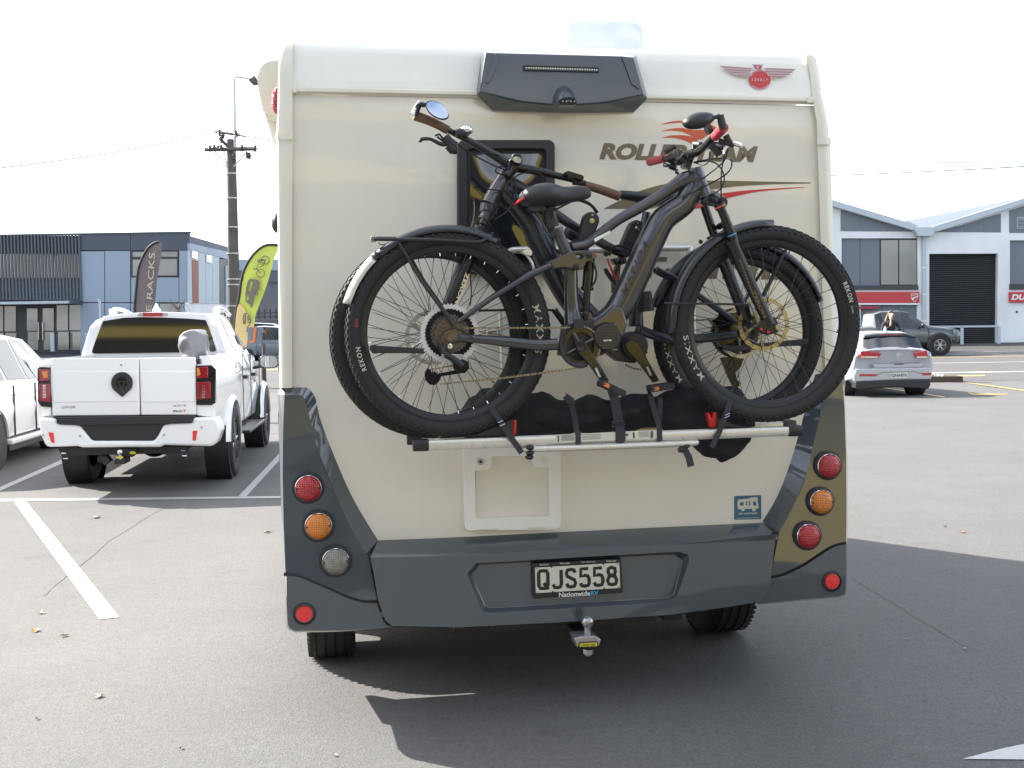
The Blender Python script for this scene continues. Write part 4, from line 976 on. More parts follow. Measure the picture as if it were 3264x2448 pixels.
# bumper: plan-curved shell
def bump(L, d0, dep, m, nm, par=ut, bev=.012):
    b = MB(); b.prism(U_('A', L, d0), (0, dep, 0)); return b.build(nm, m, par, smooth=30, bevel=bev, seg=3)
bm_ = bump([(222, 1172), (240, 1166), (330, 1168), (334, 1204), (440, 1207), (470, 1214), (500, 1250), (540, 1300), (905, 1300), (930, 1265), (958, 1207), (1000, 1200), (1132, 1196), (1134, 1164), (1255, 1160), (1282, 1180), (1300, 1240), (1275, 1310), (1245, 1334), (965, 1326), (940, 1338), (480, 1340), (455, 1332), (285, 1338), (262, 1322), (240, 1270)], -.07, .26, whitep, 'bumper', bev=.03)
bump([(308, 1160), (1150, 1152), (1128, 1200), (965, 1208), (908, 1304), (538, 1304), (470, 1214), (320, 1206)], -.05, .16, blackpl, 'step_plate')
b = MB(); b.prism(U_('A', [(330, 1175), (1130, 1165), (1130, 1192), (965, 1200), (460, 1206), (335, 1200)], -.09), (0, .02, 0)); b.build('step_pad', blackpl, ut, bevel=.004)
for L in ([(283, 1250), (313, 1252), (320, 1312), (302, 1310)], [(1131, 1241), (1160, 1239), (1150, 1297), (1132, 1299)]):
    b = MB(); b.prism(U_('A', L, -.078), (0, .01, 0)); b.build('reflector', reflr, ut, bevel=.002)
b = MB()
for x, y in ((253, 1266), (470, 1272), (964, 1265), (1185, 1221)): b.lathe([(.0001, -.003), (.011, -.003), (.012, .002)], UT.at('A', x, y, -.072), seg=16, closed=False)
b.build('parking_sensor', silverp, ut)
b = MB(); b.prism(U_('A', [(335, 1338), (1120, 1330), (1090, 1372), (360, 1388)], .12), (0, .1, 0)); b.prism(U_('A', [(660, 1345), (800, 1345), (780, 1395), (690, 1395)], .02), (0, .1, 0)); b.box(cx - .5, cx + .4, .3, 3.5, .38, .5); b.tube(U_('A', [(580, 1395), (620, 1400), (640, 1430)], .2), .05); b.build('tow_bar', blackpl, ut, bevel=.006)
tc_ = UT.at('A', 705, 1366, -.12)
b = MB(); b.ball(tc_, .027, u=16, v=10); b.tube([tc_, tc_ - Vector((0, 0, .10))], .014); b.build('tow_ball', chrome, ut, smooth=50)
b = MB(); b.box(tc_.x - .05, tc_.x + .05, tc_.y - .04, tc_.y + .2, tc_.z - .115, tc_.z - .07); b.build('tow_tongue', blackpl, ut, bevel=.004)
b = MB(); b.prism(U_('A', [(682, 1392), (724, 1392), (722, 1403), (684, 1403)], -.165), (0, .004, 0)); b.prism([UT.at('A', 779 + 19 * cos(a), 1370 + 9 * sin(a), .01) for a in [2 * pi * k / 16 for k in range(16)]], (0, .005, 0)); b.build('tow_label', yellowp, ut)
b = MB()
for x, y in ((375, 1372), (386, 1403), (1078, 1357), (1085, 1388)): b = MB(); b.tube([UT.at('A', x - 14, y, .1), UT.at('A', x + 14, y, .1)], .008); b.build('chain_bolt', chrome, ut)
b = MB()
b.tube(U_('A', [(745, 1400), (765, 1425)], .1), .012); b.build('chain_bolt', chrome, ut)
# cab: lofted, nose away
zr_ = uz('A', 900, 530, 2.1); zbelt = ztg + .03; zc0 = uz('A', 900, 560, 1.66)
hT = .60
cabst = [(1.63, .45, hw * .97, .9, hw + .02, zbelt - .02, hw - .04, zc0 - .13, .70),
         (1.75, .42, hw * .98, .9, hw + .03, zbelt, hw - .03, zc0 - .05, .66), (2.1, .40, hw * .98, .9, hw + .035, zbelt - .01, hw - .03, zc0 - .01, .645),
         (2.72, .40, hw * .98, .88, hw + .035, zbelt - .04, hw - .03, zc0 - .01, .64), (3.12, .40, hw * .98, .86, hw + .03, zbelt - .07, hw - .03, zc0 - .09, .645),
         (3.86, .40, hw * .98, .85, hw + .03, zbelt - .10, hw - .05, zbelt - .04, .72), (4.6, .42, hw * .98, .85, hw + .01, zbelt - .13, hw - .09, zbelt - .10, .68), (5.15, .45, hw * .9, .8, hw - .06, zbelt - .2, hw - .16, zbelt - .19, .6), (5.3, .5, hw * .7, .75, hw * .8, .9, hw * .7, .93, .5)]
cabst = [tuple(s_) for s_ in cabst]
k0 = len(bpy.data.objects)
class Off: pass
rows = car_body(ut, cabst, whitep, glassf, 'cab', (2, 3), ((4, 'windscreen'),))
# the tapered quarter/front door glass
for sgn in (1, -1):
    q = [rows[1][3] if sgn > 0 else rows[1][-4], rows[2][3] if sgn > 0 else rows[2][-4], rows[2][4] if sgn > 0 else rows[2][-5], rows[1][4] if sgn > 0 else rows[1][-5]]
    a, c_, d_ = (rows[4][3], rows[5][3], rows[4][4]) if sgn > 0 else (rows[4][-4], rows[5][-4], rows[4][-5])
    b = MB(); n_ = Vector((sgn * .006, 0, .002)); tri = [a.lerp(c_, .04), a.lerp(c_, .72), d_.lerp(c_, .68) + Vector((0, 0, -.02)), d_.lerp(c_, .05) - Vector((0, 0, .06))]; b.prism([p + n_ for p in tri], (-sgn * .01, 0, 0)); b.build('window', glassf, ut)
# rear screen traced on the back of the cab
ry = 1.60
b = MB(); P = UT.pts('Z', [(385, 312), (700, 262), (960, 250), (1300, 258), (1700, 272), (1990, 295), (2040, 400), (2110, 600), (2155, 760), (2145, 785), (2090, 790), (1500, 803), (240, 820), (212, 805), (215, 770), (290, 560)], (ry - 1.2 * .06 - .012, .06)); b.prism(P, (0, .02, 0)); b.build('rear_window', glassd, ut, smooth=0)
b = MB(); P = UT.pts('Z', [(110, 890), (160, 820), (250, 560), (300, 400), (370, 300), (385, 240), (700, 195), (1200, 165), (1700, 180), (1985, 200), (2050, 260), (2110, 480), (2200, 760), (2230, 880)], (ry - 1.2 * .06 + .002, .06)); P2 = P
b.prism(P, (0, .06, 0)); b.build('cab_back', whitep, ut, smooth=30, bevel=.012, seg=3)
b = MB(); b.prism(UT.pts('Z', [(1008, 177), (1313, 177), (1316, 235), (1010, 238)], ry - .02), (0, .03, 0)); hb = b.build('high_brake_light', redlens, ut, bevel=.003)
b = MB()
for L in ([(915, 235), (940, 182), (1004, 180), (1004, 234)], [(1318, 182), (1385, 178), (1412, 222), (1318, 232)]): b.prism(UT.pts('Z', L, ry - .012), (0, .03, 0))
b.build('lamp_housing', silverp, hb, bevel=.004)
b = MB(); c = UT.at('Z', 1225, 130, 1.95); b.loft([[c + Vector((.05 * k_ * cos(a), .10 * k_ * sin(a), z)) for a in [2 * pi * j / 12 for j in range(12)]] for k_, z in ((1, -.04), (.85, .0), (.5, .03), (.2, .06), (.1, .075))], True, True); b.build('roof_antenna', whitep, ut, smooth=60)
for s_, P in ((0, [(440, 180), (470, 130), (560, 115), (640, 130), (760, 155)]), (1, [(1925, 165), (1950, 100), (2040, 92), (2130, 120), (2260, 190)])):
    x = (cx - .56) if s_ == 0 else (cx + .60)
    b = MB(); z0 = zc0 + .03; b.tube([Vector((x, 1.85, z0 - .01)), Vector((x, 1.95, z0 + .045)), Vector((x, 2.4, z0 + .045)), Vector((x, 3.0, z0 - .02))], .022, seg=10, sub=3); b.box(x - .03, x + .03, 1.84, 1.98, z0 - .03, z0 + .05); b.build('roof_rail', whitep, ut, smooth=50)
# trims, handles, mirrors, step, wheels
for s_ in (-1, 1):
    for y in (2.25, 3.05):
        b = MB(); b.box(cx + s_ * (hw + .03) - .02, cx + s_ * (hw + .03) + .03, y - .1, y + .08, 1.04, 1.08); b.build('door_handle', blackpl, ut, bevel=.006)
    b = MB()
    for y in (2.02, 2.78, 3.72): b.box(cx + s_ * (hw + .025) - .004, cx + s_ * (hw + .030), y, y + .007, .5, zbelt - .06)
    b.build('door_gap', blackpl, ut)
    b = MB(); b.box(cx + s_ * (hw - .04) - .12, cx + s_ * (hw - .04) + .14, 1.95, 3.55, .40, .44); b.build('side_step', blackpl, ut, bevel=.01)
    mcx = cx + s_ * (hw + .17)
    b = MB(); rows_ = []
    for k_, dy in ((.8, .07), (1, .03), (1, -.02), (.93, -.03)): rows_.append([Vector((mcx + .125 * k_ * (abs(cos(a)) ** .6) * (1 if cos(a) > 0 else -1), 3.62 + dy, 1.20 + .088 * k_ * (abs(sin(a)) ** .6) * (1 if sin(a) > 0 else -1))) for a in [2 * pi * j / 24 for j in range(24)]])
    b.loft(rows_, True, True); b.tube([Vector((mcx - s_ * .1, 3.62, 1.14)), Vector((cx + s_ * (hw - .04), 3.66, 1.12))], .022); mr_ = b.build('wing_mirror', blackpl, ut, smooth=50)
    b = MB(); b.add([Vector((mcx + .11 * (abs(cos(a)) ** .6) * (1 if cos(a) > 0 else -1), 3.585, 1.20 + .075 * (abs(sin(a)) ** .6) * (1 if sin(a) > 0 else -1))) for a in [2 * pi * j / 24 for j in range(24)]], [list(range(24))]); b.build('mirror_glass', mirrorm, mr_)
    for y in (1.19, 4.42):
        arch(ut, (cx + s_ * (hw + .012), y, .40), .40, s_, whitep, .035, .004)
        road_wheel(ut, (cx + s_ * (hw - .085), y, .40), .40, .26, blackgl, 7, s_, groove=4, detail=False)
b = MB(); b.tube([(cx - hw + .2, 1.19, .4), (cx + hw - .2, 1.19, .4)], .06); b.ball((cx, 1.19, .4), .16); b.build('axle', blackpl, ut, smooth=50)
# covered outboard motor standing in the tray
oc = UT.at('Z', 1800, 870, .75)
om = Thing('covered_outboard', 'grey vinyl cover over a rounded load standing in the pickup tray', 'covered load', UT, (oc.x, .75, .63))
b = MB(); rows = []
for (yz, x0, x1, k_) in ((900, 1530, 2085, 1), (860, 1522, 2083, 1), (780, 1518, 2085, 1), (700, 1530, 2085, 1.0), (600, 1545, 2070, .98), (540, 1570, 2050, .95), (490, 1620, 2010, .9), (455, 1690, 1975, .8), (443, 1760, 1930, .55)):
    A, B = UT.at('Z', x0, yz, .75), UT.at('Z', x1, yz, .75); r_ = []; cc_ = (A + B) / 2; rx = (B - A).length / 2
    for j in range(40):
        a = 2 * pi * j / 40; q = cc_ + Vector((rx * cos(a), .30 * k_ * sin(a), 0))
        d_ = noise.noise(Vector((q.x * 9, q.y * 9, q.z * 11))) * .045 + (abs(noise.noise(Vector((q.x * 4 + q.z * 6, q.y * 5 + 7, q.z * 12)))) ** .6) * -.085; r_.append(q + Vector((cos(a), sin(a), 0)) * d_)
    rows.append(r_)
bot = [Vector((p.x, p.y, .635)) for p in rows[0]]; rows = [bot] + rows
b.loft(rows, True, True); b.build('vinyl_cover', mat('grey_vinyl', (.20, .20, .21), .38, var=.1, bump=.2), om, smooth=70, sub=2)

# ---------- white station wagon at the left edge
wrp = G('P', 0, 1530)
cw = G('D', -22, 1020); WG = Fr(cw.x - .92 + .16, cw.y - .95, radians(7))
wg = Thing('parked_car', 'white car at the left edge, cut off by the frame, its right side windows showing', 'car', WG, group='parked cars')
H_ = 1.60
wst = [(0, .50, .75, .8, .84, .95, .80, 1.0, .66), (.05, .35, .8, .75, .90, 1.0, .84, 1.2, .64), (.45, .30, .86, .72, .92, 1.04, .86, H_ - .12, .62), (.75, .28, .88, .7, .925, 1.03, .87, H_ - .03, .615), (1.55, .26, .88, .7, .925, 1.02, .87, H_, .61), (2.35, .26, .88, .7, .925, 1.0, .87, H_ - .02, .61), (2.75, .26, .88, .7, .925, .99, .86, H_ - .11, .61),
       (3.55, .28, .88, .68, .92, .96, .84, 1.02, .70), (4.3, .3, .86, .66, .88, .86, .78, .90, .62), (4.62, .35, .7, .6, .78, .72, .68, .76, .5)]
rows = car_body(wg, wst, whitep, glassf, 'body', (2, 3, 4, 5), ((6, 'windscreen'), (1, 'rear_window')))
for s_ in (1, -1):
    b = MB(); r4, r5 = (rows[6], rows[7]); a, c_, d_ = (r4[3], r5[3], r4[4]) if s_ > 0 else (r4[-4], r5[-4], r4[-5])
    tri = [a.lerp(c_, .02), a.lerp(c_, .8), d_.lerp(c_, .72), d_.lerp(c_, .03) - Vector((0, 0, .04))]; b.prism([p + Vector((s_ * .006, 0, .002)) for p in tri], (-s_ * .01, 0, 0)); b.build('window', glassf, wg)
    for y in (1.75, 2.7):
        b = MB(); b.tube([Vector((s_ * .93, y - .09, .86)), Vector((s_ * .955, y, .865)), Vector((s_ * .93, y + .09, .86))], .014, seg=8, sub=3); b.build('door_handle', chrome, wg, smooth=50)
    b = MB()
    for y in (1.62, 2.45, 3.5): b.box(s_ * .915 - .006, s_ * .93, y, y + .008, .36, .98)
    b.build('door_gap', blackpl, wg)
    b = MB(); b.box(min(s_ * .86, s_ * .96), max(s_ * .86, s_ * .96), 1.4, 3.5, .26, .33); b.build('side_sill', whitep, wg, bevel=.02)
    b = MB(); b.box(min(s_ * .84, s_ * .92), max(s_ * .84, s_ * .92), 1.4, 3.5, .18, .262); b.build('sill_trim', blackpl, wg, bevel=.01)
    for y in (.95, 3.65): arch(wg, (s_ * .915, y, .34), .34, s_, whitep, .03, .004); road_wheel(wg, (s_ * .80, y, .34), .34, .22, steel, 10, s_, groove=3, detail=False)
for t_ in (wg,):
    for s_ in (1, -1):
        b = MB(); b.prism([Vector((s_ * x, .02, z)) for x, z in ((.50, .86), (.80, .84), (.84, 1.02), (.50, .98))], (0, .12, 0)); b.build('tail_lamp', redlens, t_, bevel=.01)
    b = MB(); b.box(-.82, .82, -.04, .2, .36, .62); b.build('bumper', whitep, t_, bevel=.03)
    b = MB(); b.box(-.7, .7, -.055, .1, .28, .40); b.build('lower_bumper', blackpl, t_, bevel=.02)
# ---------- silver car beyond it
sc0 = Wd('y', 420, 1560, 18.0); S2 = Fr(-8.45, 15.2, radians(8))
s2 = Thing('parked_car', 'silver car behind the white car at the left edge, only bonnet and windscreen showing', 'car', S2, group='parked cars')
H2 = 1.62
wst2 = [(0, .50, .75, .8, .84, .95, .80, 1.0, .66), (.05, .35, .8, .75, .90, 1.0, .84, 1.2, .64), (.45, .30, .86, .72, .92, 1.04, .86, H2 - .12, .62), (1.55, .26, .88, .7, .925, 1.02, .87, H2, .61), (2.65, .26, .88, .7, .925, .99, .86, H2 - .08, .61), (3.45, .28, .88, .68, .92, 1.0, .84, 1.08, .74), (4.2, .3, .86, .66, .90, .94, .80, .99, .66), (4.5, .35, .7, .6, .80, .80, .72, .86, .55)]
car_body(s2, wst2, silverp, glassf, 'body', (2, 3), ((4, 'windscreen'), (1, 'rear_window')))
for s_ in (1, -1):
    for y in (.85, 3.55): arch(s2, (s_ * .915, y, .33), .33, s_, silverp, .02, .004); road_wheel(s2, (s_ * .80, y, .33), .33, .21, steel, 8, s_, groove=0, detail=False)

# ---------- silver hatchback on the right
rp = G('B', 540, 1558); HB_ = Fr(rp.x - .15, rp.y - .80, 0.0)
hb_ = Thing('hatchback', 'silver hatchback with red tail lamps parked by the kerb island on the right', 'car', HB_, group='parked cars')
Hh = 1.455 - .075
hst = [(0.06, .30, .70, .60, .78, .80, .74, .92, .60), (0.02, .34, .78, .62, .84, .86, .80, .98, .66), (.10, .30, .85, .64, .89, .93, .84, 1.0, .68), (.22, .28, .88, .66, .897, .96, .85, 1.03, .69), (.62, .26, .88, .66, .897, .98, .86, Hh - .07, .60), (1.0, .24, .88, .66, .897, .97, .86, Hh - .01, .585), (1.8, .22, .88, .66, .897, .95, .86, Hh, .58), (2.5, .22, .88, .66, .897, .93, .85, Hh - .06, .58),
       (3.35, .24, .88, .64, .89, .92, .83, .96, .70), (4.05, .26, .84, .6, .85, .80, .76, .83, .6), (4.3, .3, .7, .55, .74, .66, .66, .7, .5)]
rows = car_body(hb_, hst, silverp, glassf, 'body', (4, 5, 6), ((7, 'windscreen'),), sub=0)
h_ = lambda f, L, d=0.0: HB_.pts(f, L, d)
b = MB(); top = h_('z', [(62, 598), (300, 560), (500, 548), (700, 552), (945, 590)], .50); bot = h_('z', [(60, 765), (300, 795), (560, 808), (850, 800), (1040, 768)], .12)
b.loft([top, bot]); b.build('rear_window', glassd, hb_, smooth=60)
b = MB(); top = h_('z', [(80, 575), (250, 548), (500, 538), (750, 545), (938, 588)], .46); bt = h_('z', [(75, 605), (250, 585), (500, 575), (750, 580), (940, 606)], .44); b.loft([top, bt, [p + Vector((0, .1, 0)) for p in bt]]); b.loft([top, [p + Vector((0, .12, .03)) for p in top]]); b.build('roof_spoiler', blackgl, hb_, smooth=50)
b = MB(); b.prism(h_('z', [(340, 553), (500, 545), (690, 548), (690, 558), (500, 557), (340, 565)], .44), (0, .01, 0)); b.build('high_brake_light', redlens, hb_)
for L in ([(22, 825), (60, 823), (150, 832), (370, 866), (300, 945), (150, 948), (8, 940), (10, 870)], [(905, 862), (1090, 808), (1115, 820), (1132, 890), (1130, 935), (1060, 938), (940, 935)]):
    b = MB(); b.prism(h_('z', L, -.03), (0, .12, 0)); tl_ = b.build('tail_lamp', redlens, hb_, bevel=.008)
    xs_ = [p[0] for p in L]; x0, x1 = min(xs_) + 15, max(xs_) - 70
    if x0 > 500: x0, x1 = 945, 1125
    b = MB(); b.prism(h_('z', [(x0, 912), (x1, 914), (x1 - 5, 938), (x0 + 5, 938)], -.036), (0, .01, 0)); b.build('clear_lens', platew, tl_)
b = MB(); b.prism(h_('z', [(210, 1042), (1050, 1028), (1005, 1082), (255, 1100)], -.025), (0, .01, 0)); b.build('tailgate_crease', silverp, hb_, bevel=.003)
b = MB(); b.prism(h_('z', [(555, 1036), (740, 1032), (715, 1048), (590, 1050)], -.03), (0, .01, 0)); b.build('tailgate_handle', blackpl, hb_)
for L in ([(0, 1205), (310, 1205), (250, 1240), (0, 1242)], [(1000, 1188), (1190, 1185), (1190, 1222), (1060, 1225)]):
    b = MB(); b.prism(h_('z', L, -.045), (0, .02, 0)); b.build('reflector', redlens, hb_)
b = MB(); b.prism(h_('z', [(-70, 1330), (60, 1325), (400, 1305), (800, 1295), (1180, 1290), (1170, 1400), (1140, 1450), (900, 1440), (600, 1425), (300, 1435), (0, 1455), (-60, 1440)], -.05), (0, .3, 0)); b.build('lower_bumper', blackpl, hb_, bevel=.02)
b = MB(); b.prism(h_('z', [(-60, 1115), (300, 1110), (900, 1100), (1180, 1098), (1195, 1180), (1185, 1300), (800, 1303), (400, 1315), (60, 1330), (-70, 1335), (-100, 1240)], -.035), (0, .3, 0)); b.build('bumper', silverp, hb_, bevel=.03, seg=3)
b = MB(); b.loft([h_('z', [(250, 1242), (310, 1205), (380, 1172), (900, 1160), (960, 1172), (1000, 1195)], -.042), h_('z', [(250, 1249), (315, 1212), (385, 1180), (900, 1168), (955, 1180), (1000, 1204)], -.042)]); b.build('bumper_crease', mat('painted_crease_shadow', (.12, .12, .13), .4), hb_)  # crease shadow painted as a dark strip on the bumper
b = MB(); b.prism(h_('z', [(522, 1186), (788, 1180), (790, 1272), (526, 1276)], -.052), (0, .01, 0)); pl = b.build('number_plate', platew, hb_, bevel=.002)
b = MB(); text_quad(b, "QHA876", h_('z', [(532, 1262), (780, 1256), (778, 1196), (530, 1200)], -.054), bold=.03, space=1.05); b.build('plate_number', mat('faded_ink', (.06, .07, .09), .5), pl, smooth=0)
b = MB(); cc_ = HB_.at('z', 635, 880, -.03)
b.lathe([(.052, -.004), (.062, -.004), (.062, .004), (.052, .004)], cc_, 'y', 30, True, sx=1.25, sz=.85); b.tube([cc_ + Vector((-.03, 0, -.03)), cc_ + Vector((-.012, 0, .03))], .006); b.tube([cc_ + Vector((.012, 0, -.03)), cc_ + Vector((.03, 0, .03))], .006); b.tube([cc_ + Vector((-.02, 0, .0)), cc_ + Vector((.02, 0, .0))], .005); b.build('maker_emblem', chrome, hb_, smooth=50)
b = MB(); b.prism(h_('z', [(600, 800), (640, 768), (760, 760), (890, 778), (880, 795), (760, 775), (660, 785), (640, 806)], .12), (0, .02, 0)); b.build('rear_wiper', blackpl, hb_)
b = MB(); c = HB_.at('z', 420, 470, .8); b.loft([[c + Vector((.04 * k_ * cos(a), .09 * k_ * sin(a), z)) for a in [2 * pi * j / 12 for j in range(12)]] for k_, z in ((1, -.12), (.85, -.03), (.5, .03), (.2, .07))], True, True); b.build('roof_antenna', silverp, hb_, smooth=60)
for s_ in (1, -1):
    for y in (.80, 3.45): arch(hb_, (s_ * .885, y, .32), .32, s_, silverp, .015, .004); road_wheel(hb_, (s_ * .77, y, .32), .32, .22, steel, 8, s_, groove=3, detail=False)
    b = MB()
    for y in (1.3, 2.3, 3.2): b.box(s_ * .893 - .004, s_ * .905, y, y + .008, .3, .92)
    b.build('door_gap', blackpl, hb_)

# ---------- dark pickup beyond, side on
fp = G('B', 870, 1256, .02); RG = Fr(fp.x, fp.y, radians(-90), fp.z)     # local +y points world +x
rg = Thing('pickup_truck', 'dark green grey pickup seen side on beyond the silver hatchback, facing right', 'pickup truck', RG, group='parked cars')
Z0 = 0
rst = [(-4.2, .5, .85, .85, .92, 1.1, .90, 1.14, .80), (-4.15, .5, .88, .85, .93, 1.15, .90, 1.17, .80), (-2.65, .42, .90, .85, .94, 1.15, .90, 1.17, .80), (-2.6, .42, .90, .85, .94, 1.15, .90, 1.70, .66), (-2.3, .42, .9, .85, .94, 1.15, .9, 1.80, .64), (-1.55, .42, .9, .85, .94, 1.14, .9, 1.82, .64), (-1.15, .42, .9, .85, .94, 1.13, .9, 1.75, .64),
       (-.45, .42, .9, .85, .94, 1.12, .88, 1.20, .76), (.3, .45, .9, .85, .94, 1.06, .88, 1.13, .76), (.72, .48, .9, .85, .92, 1.02, .84, 1.07, .72), (.88, .55, .75, .8, .82, .92, .76, .96, .6)]
rr0 = car_body(rg, rst, darkp, glassf, 'body', (3, 4, 5), ((6, 'windscreen'),))
for s_ in (1, -1):
    a, c_, d_ = (rr0[6][3], rr0[7][3], rr0[6][4]) if s_ > 0 else (rr0[6][-4], rr0[7][-4], rr0[6][-5])
    b = MB(); tri = [a, a.lerp(c_, .8), d_.lerp(c_, .75), d_.lerp(c_, .03) - Vector((0, 0, .05))]; b.prism([p + Vector((s_ * .006, 0, .002)) for p in tri], (-s_ * .01, 0, 0)); b.build('window', glassf, rg)
    for y in (0.0, -3.2): arch(rg, (s_ * .945, y, .40), .40, s_, blackpl, .05, .004); road_wheel(rg, (s_ * .84, y, .40), .40, .26, steel, 6, s_, groove=0, detail=False)
    b = MB(); b.ball((s_ * 1.05, -.75, 1.22), .12, .07, .10, 12, 8); b.build('wing_mirror', blackpl, rg, smooth=60)
    b = MB()
    for y in (-2.5, -1.5, -.45): b.box(s_ * .94 - .004, s_ * .955, y, y + .012, .5, 1.1)
    b.build('door_gap', blackpl, rg)
b = MB(); b.prism([Vector((.93, .55, .86)), Vector((.8, .85, .86)), Vector((.78, .84, 1.0)), Vector((.9, .56, 1.0))], (.01, 0, 0)); b.build('headlight', clrlens, rg)

# ---------- cars beyond the flags on the left
def simple_car(label, fr, m, L=4.5, H=1.65, W=.9, name='parked_car'):
    t = Thing(name, label, 'car', fr, group='parked cars')
    s = L / 4.5
    st = [(0, .5, W * .8, .8, W * .9, .95, W * .85, 1.0, W * .7), (.1, .35, W * .93, .75, W * .98, 1.0, W * .92, H * .80, W * .68), (.5, .3, W * .96, .72, W, 1.02, W * .94, H - .08, W * .67), (1.5, .28, W * .96, .72, W, 1.0, W * .94, H, W * .66), (2.55, .28, W * .96, .7, W, .98, W * .93, H - .08, W * .66), (3.35, .3, W * .96, .68, W, .98, W * .92, 1.03, W * .78), (4.2, .32, W * .9, .66, W * .95, .88, W * .86, .92, W * .7), (4.5, .38, W * .75, .6, W * .8, .75, W * .72, .8, W * .6)]
    st = [(y * s, *r) for y, *r in st]
    car_body(t, st, m, glassf, 'body', (2, 3), ((4, 'windscreen'), (0, 'rear_window')))
    for s_ in (1, -1):
        for y in (.85 * s, 3.6 * s): arch(t, (s_ * W * .985, y, .33), .33, s_, m, .015, .004); road_wheel(t, (s_ * (W - .12), y, .33), .33, .22, steel, 8, s_, groove=0, detail=False)
        b = MB()
        for y in (1.3, 2.25, 3.2): b.box(s_ * W - .005, s_ * W + .008, y * s, y * s + .012, .35, .95)
        b.build('door_gap', blackpl, t)
    return t
p = G('Y', 1050, 1490); simple_car('blue grey station wagon between the yellow flag and the motorhome', Fr(p.x - 2.0, p.y + .9, radians(-90), gz(p.y)), bluep, 4.7, 1.62)
p2 = Wd('Y', 1010, 930, p.y + 9.0); simple_car('dark blue car half hidden behind the blue grey wagon', Fr(p2.x - 2.3, p2.y, radians(-90), gz(p2.y)), mat('navy_paint', (.03, .045, .08), .3, coat=1), 4.7, 1.75)
# ------------------------------------------------------------------ buildings
panelb = mat('blue_grey_panel', (.30, .37, .46), .5, var=.03, vs=.5); fasciad = mat('dark_grey_cladding', (.075, .09, .115), .5, var=.05, vs=.4)
slatm = mat('dark_slat', (.10, .115, .135), .5, var=.08, vs=.6); wallm = mat('white_masonry', (.78, .80, .82), .7, var=.10, vs=.45, bump=.2, bs=20)
palew = mat('pale_grey_paint', (.48, .55, .60), .6, var=.04, vs=.5); rust = mat('rust_orange_panel', (.30, .11, .07), .6, var=.08, vs=1)
glassb = mat('building_glass', (.09, .10, .10), .05, spec=1.0, coat=1, var=.5, vs=.35); framem = mat('window_frame_grey', (.045, .05, .055), .5, var=.05)  # mottled glass colour stands in for reflections on the panes
signr = mat('sign_red', (.50, .015, .03), .4, coat=.3, var=.03, vs=.5); shutm = mat('shutter_charcoal', (.03, .032, .036), .45, var=.08, vs=.6)
darkwall = mat('dark_blue_grey_wall', (.10, .12, .15), .6, var=.06, vs=.5); roofm = mat('pale_roof', (.70, .72, .74), .6, var=.03, vs=.3)
def wp(f, L, Y): return [Wd(f, x, y, Y) for x, y in L]
def quadprism(b, f, x0, y0, x1, y1, Y, dep): b.prism(wp(f, [(x0, y0), (x1, y0), (x1, y1), (x0, y1)], Y), (0, dep, 0)); return b

LB = Thing('commercial_building', 'two storey blue grey building with a dark vertical slat screen on the left', 'building', WORLD, (Wd('y', 1000, 1650, 62).x, 62, gz(62)))
LY = 62.0
b = MB(); P0 = Wd('A', 1115, 75, LY); zt_ = P0.z; xc_ = P0.x
b.prism([Vector((-75, LY + .25, gz(62) - .5)), Vector((xc_ - .15, LY + .25, gz(62) - .5)), Vector((xc_ - .15, LY + .25, zt_ - .15)), Vector((-75, LY + .25, zt_ - .15))], (0, 9.2, 0)); b.build('wall', darkwall, LB, smooth=0)
b = MB(); b.prism(wp('y', [(-2500, 150), (1064, 128), (1064, 380), (-2500, 400)], LY + .15), (0, .1, 0)); b.build('upper_wall', fasciad, LB, smooth=0)
# dark fascia panels
xs_ = [1060, 1725, 2150]; 
for x0, x1 in ((1060, 1722), (1726, 2505)):
    b = MB(); quadprism(b, 'y', x0, 104 - (x0 - 1060) * .018, x1, 322, LY + .0, .2); b.build('fascia_panel', fasciad, LB, smooth=0, bevel=.01)
b = MB(); b.prism([Vector((-75, LY - .04, zt_ - .03)), Vector((xc_, LY - .04, zt_ - .03)), Vector((xc_, LY - .04, zt_ + .06)), Vector((-75, LY - .06, zt_ + .06))], (0, .4, 0)); b.build('parapet_cap', fasciad, LB, smooth=0)
# pale panels with recessed joints
for (x0, y0, x1, y1) in ((473, 186, 613, 486), (617, 184, 764, 486), (770, 340, 1050, 486), (1053, 182, 1113, 488), (473, 491, 613, 790), (617, 491, 764, 790), (768, 491, 935, 790), (1053, 493, 1113, 790)):
    b = MB(); quadprism(b, 'A', x0, y0, x1, y1, LY, .2); b.build('wall_panel', panelb, LB, smooth=0, bevel=.012)
b = MB(); b.prism(wp('A', [(768, 182), (1050, 180), (1050, 336), (770, 338)], LY + .02), (0, .15, 0)); b.build('window_recess', framem, LB, smooth=0)
for (x0, y0, x1, y1) in ((780, 190, 905, 218), (780, 235, 905, 330), (915, 189, 1042, 218), (915, 232, 1040, 328)):
    b = MB(); quadprism(b, 'A', x0, y0, x1, y1, LY - .01, .05); b.build('window', glassb, LB, smooth=0)
b = MB(); quadprism(b, 'A', 940, 494, 1050, 790, LY + .05, .12); b.build('shop_window', glassb, LB, smooth=0)
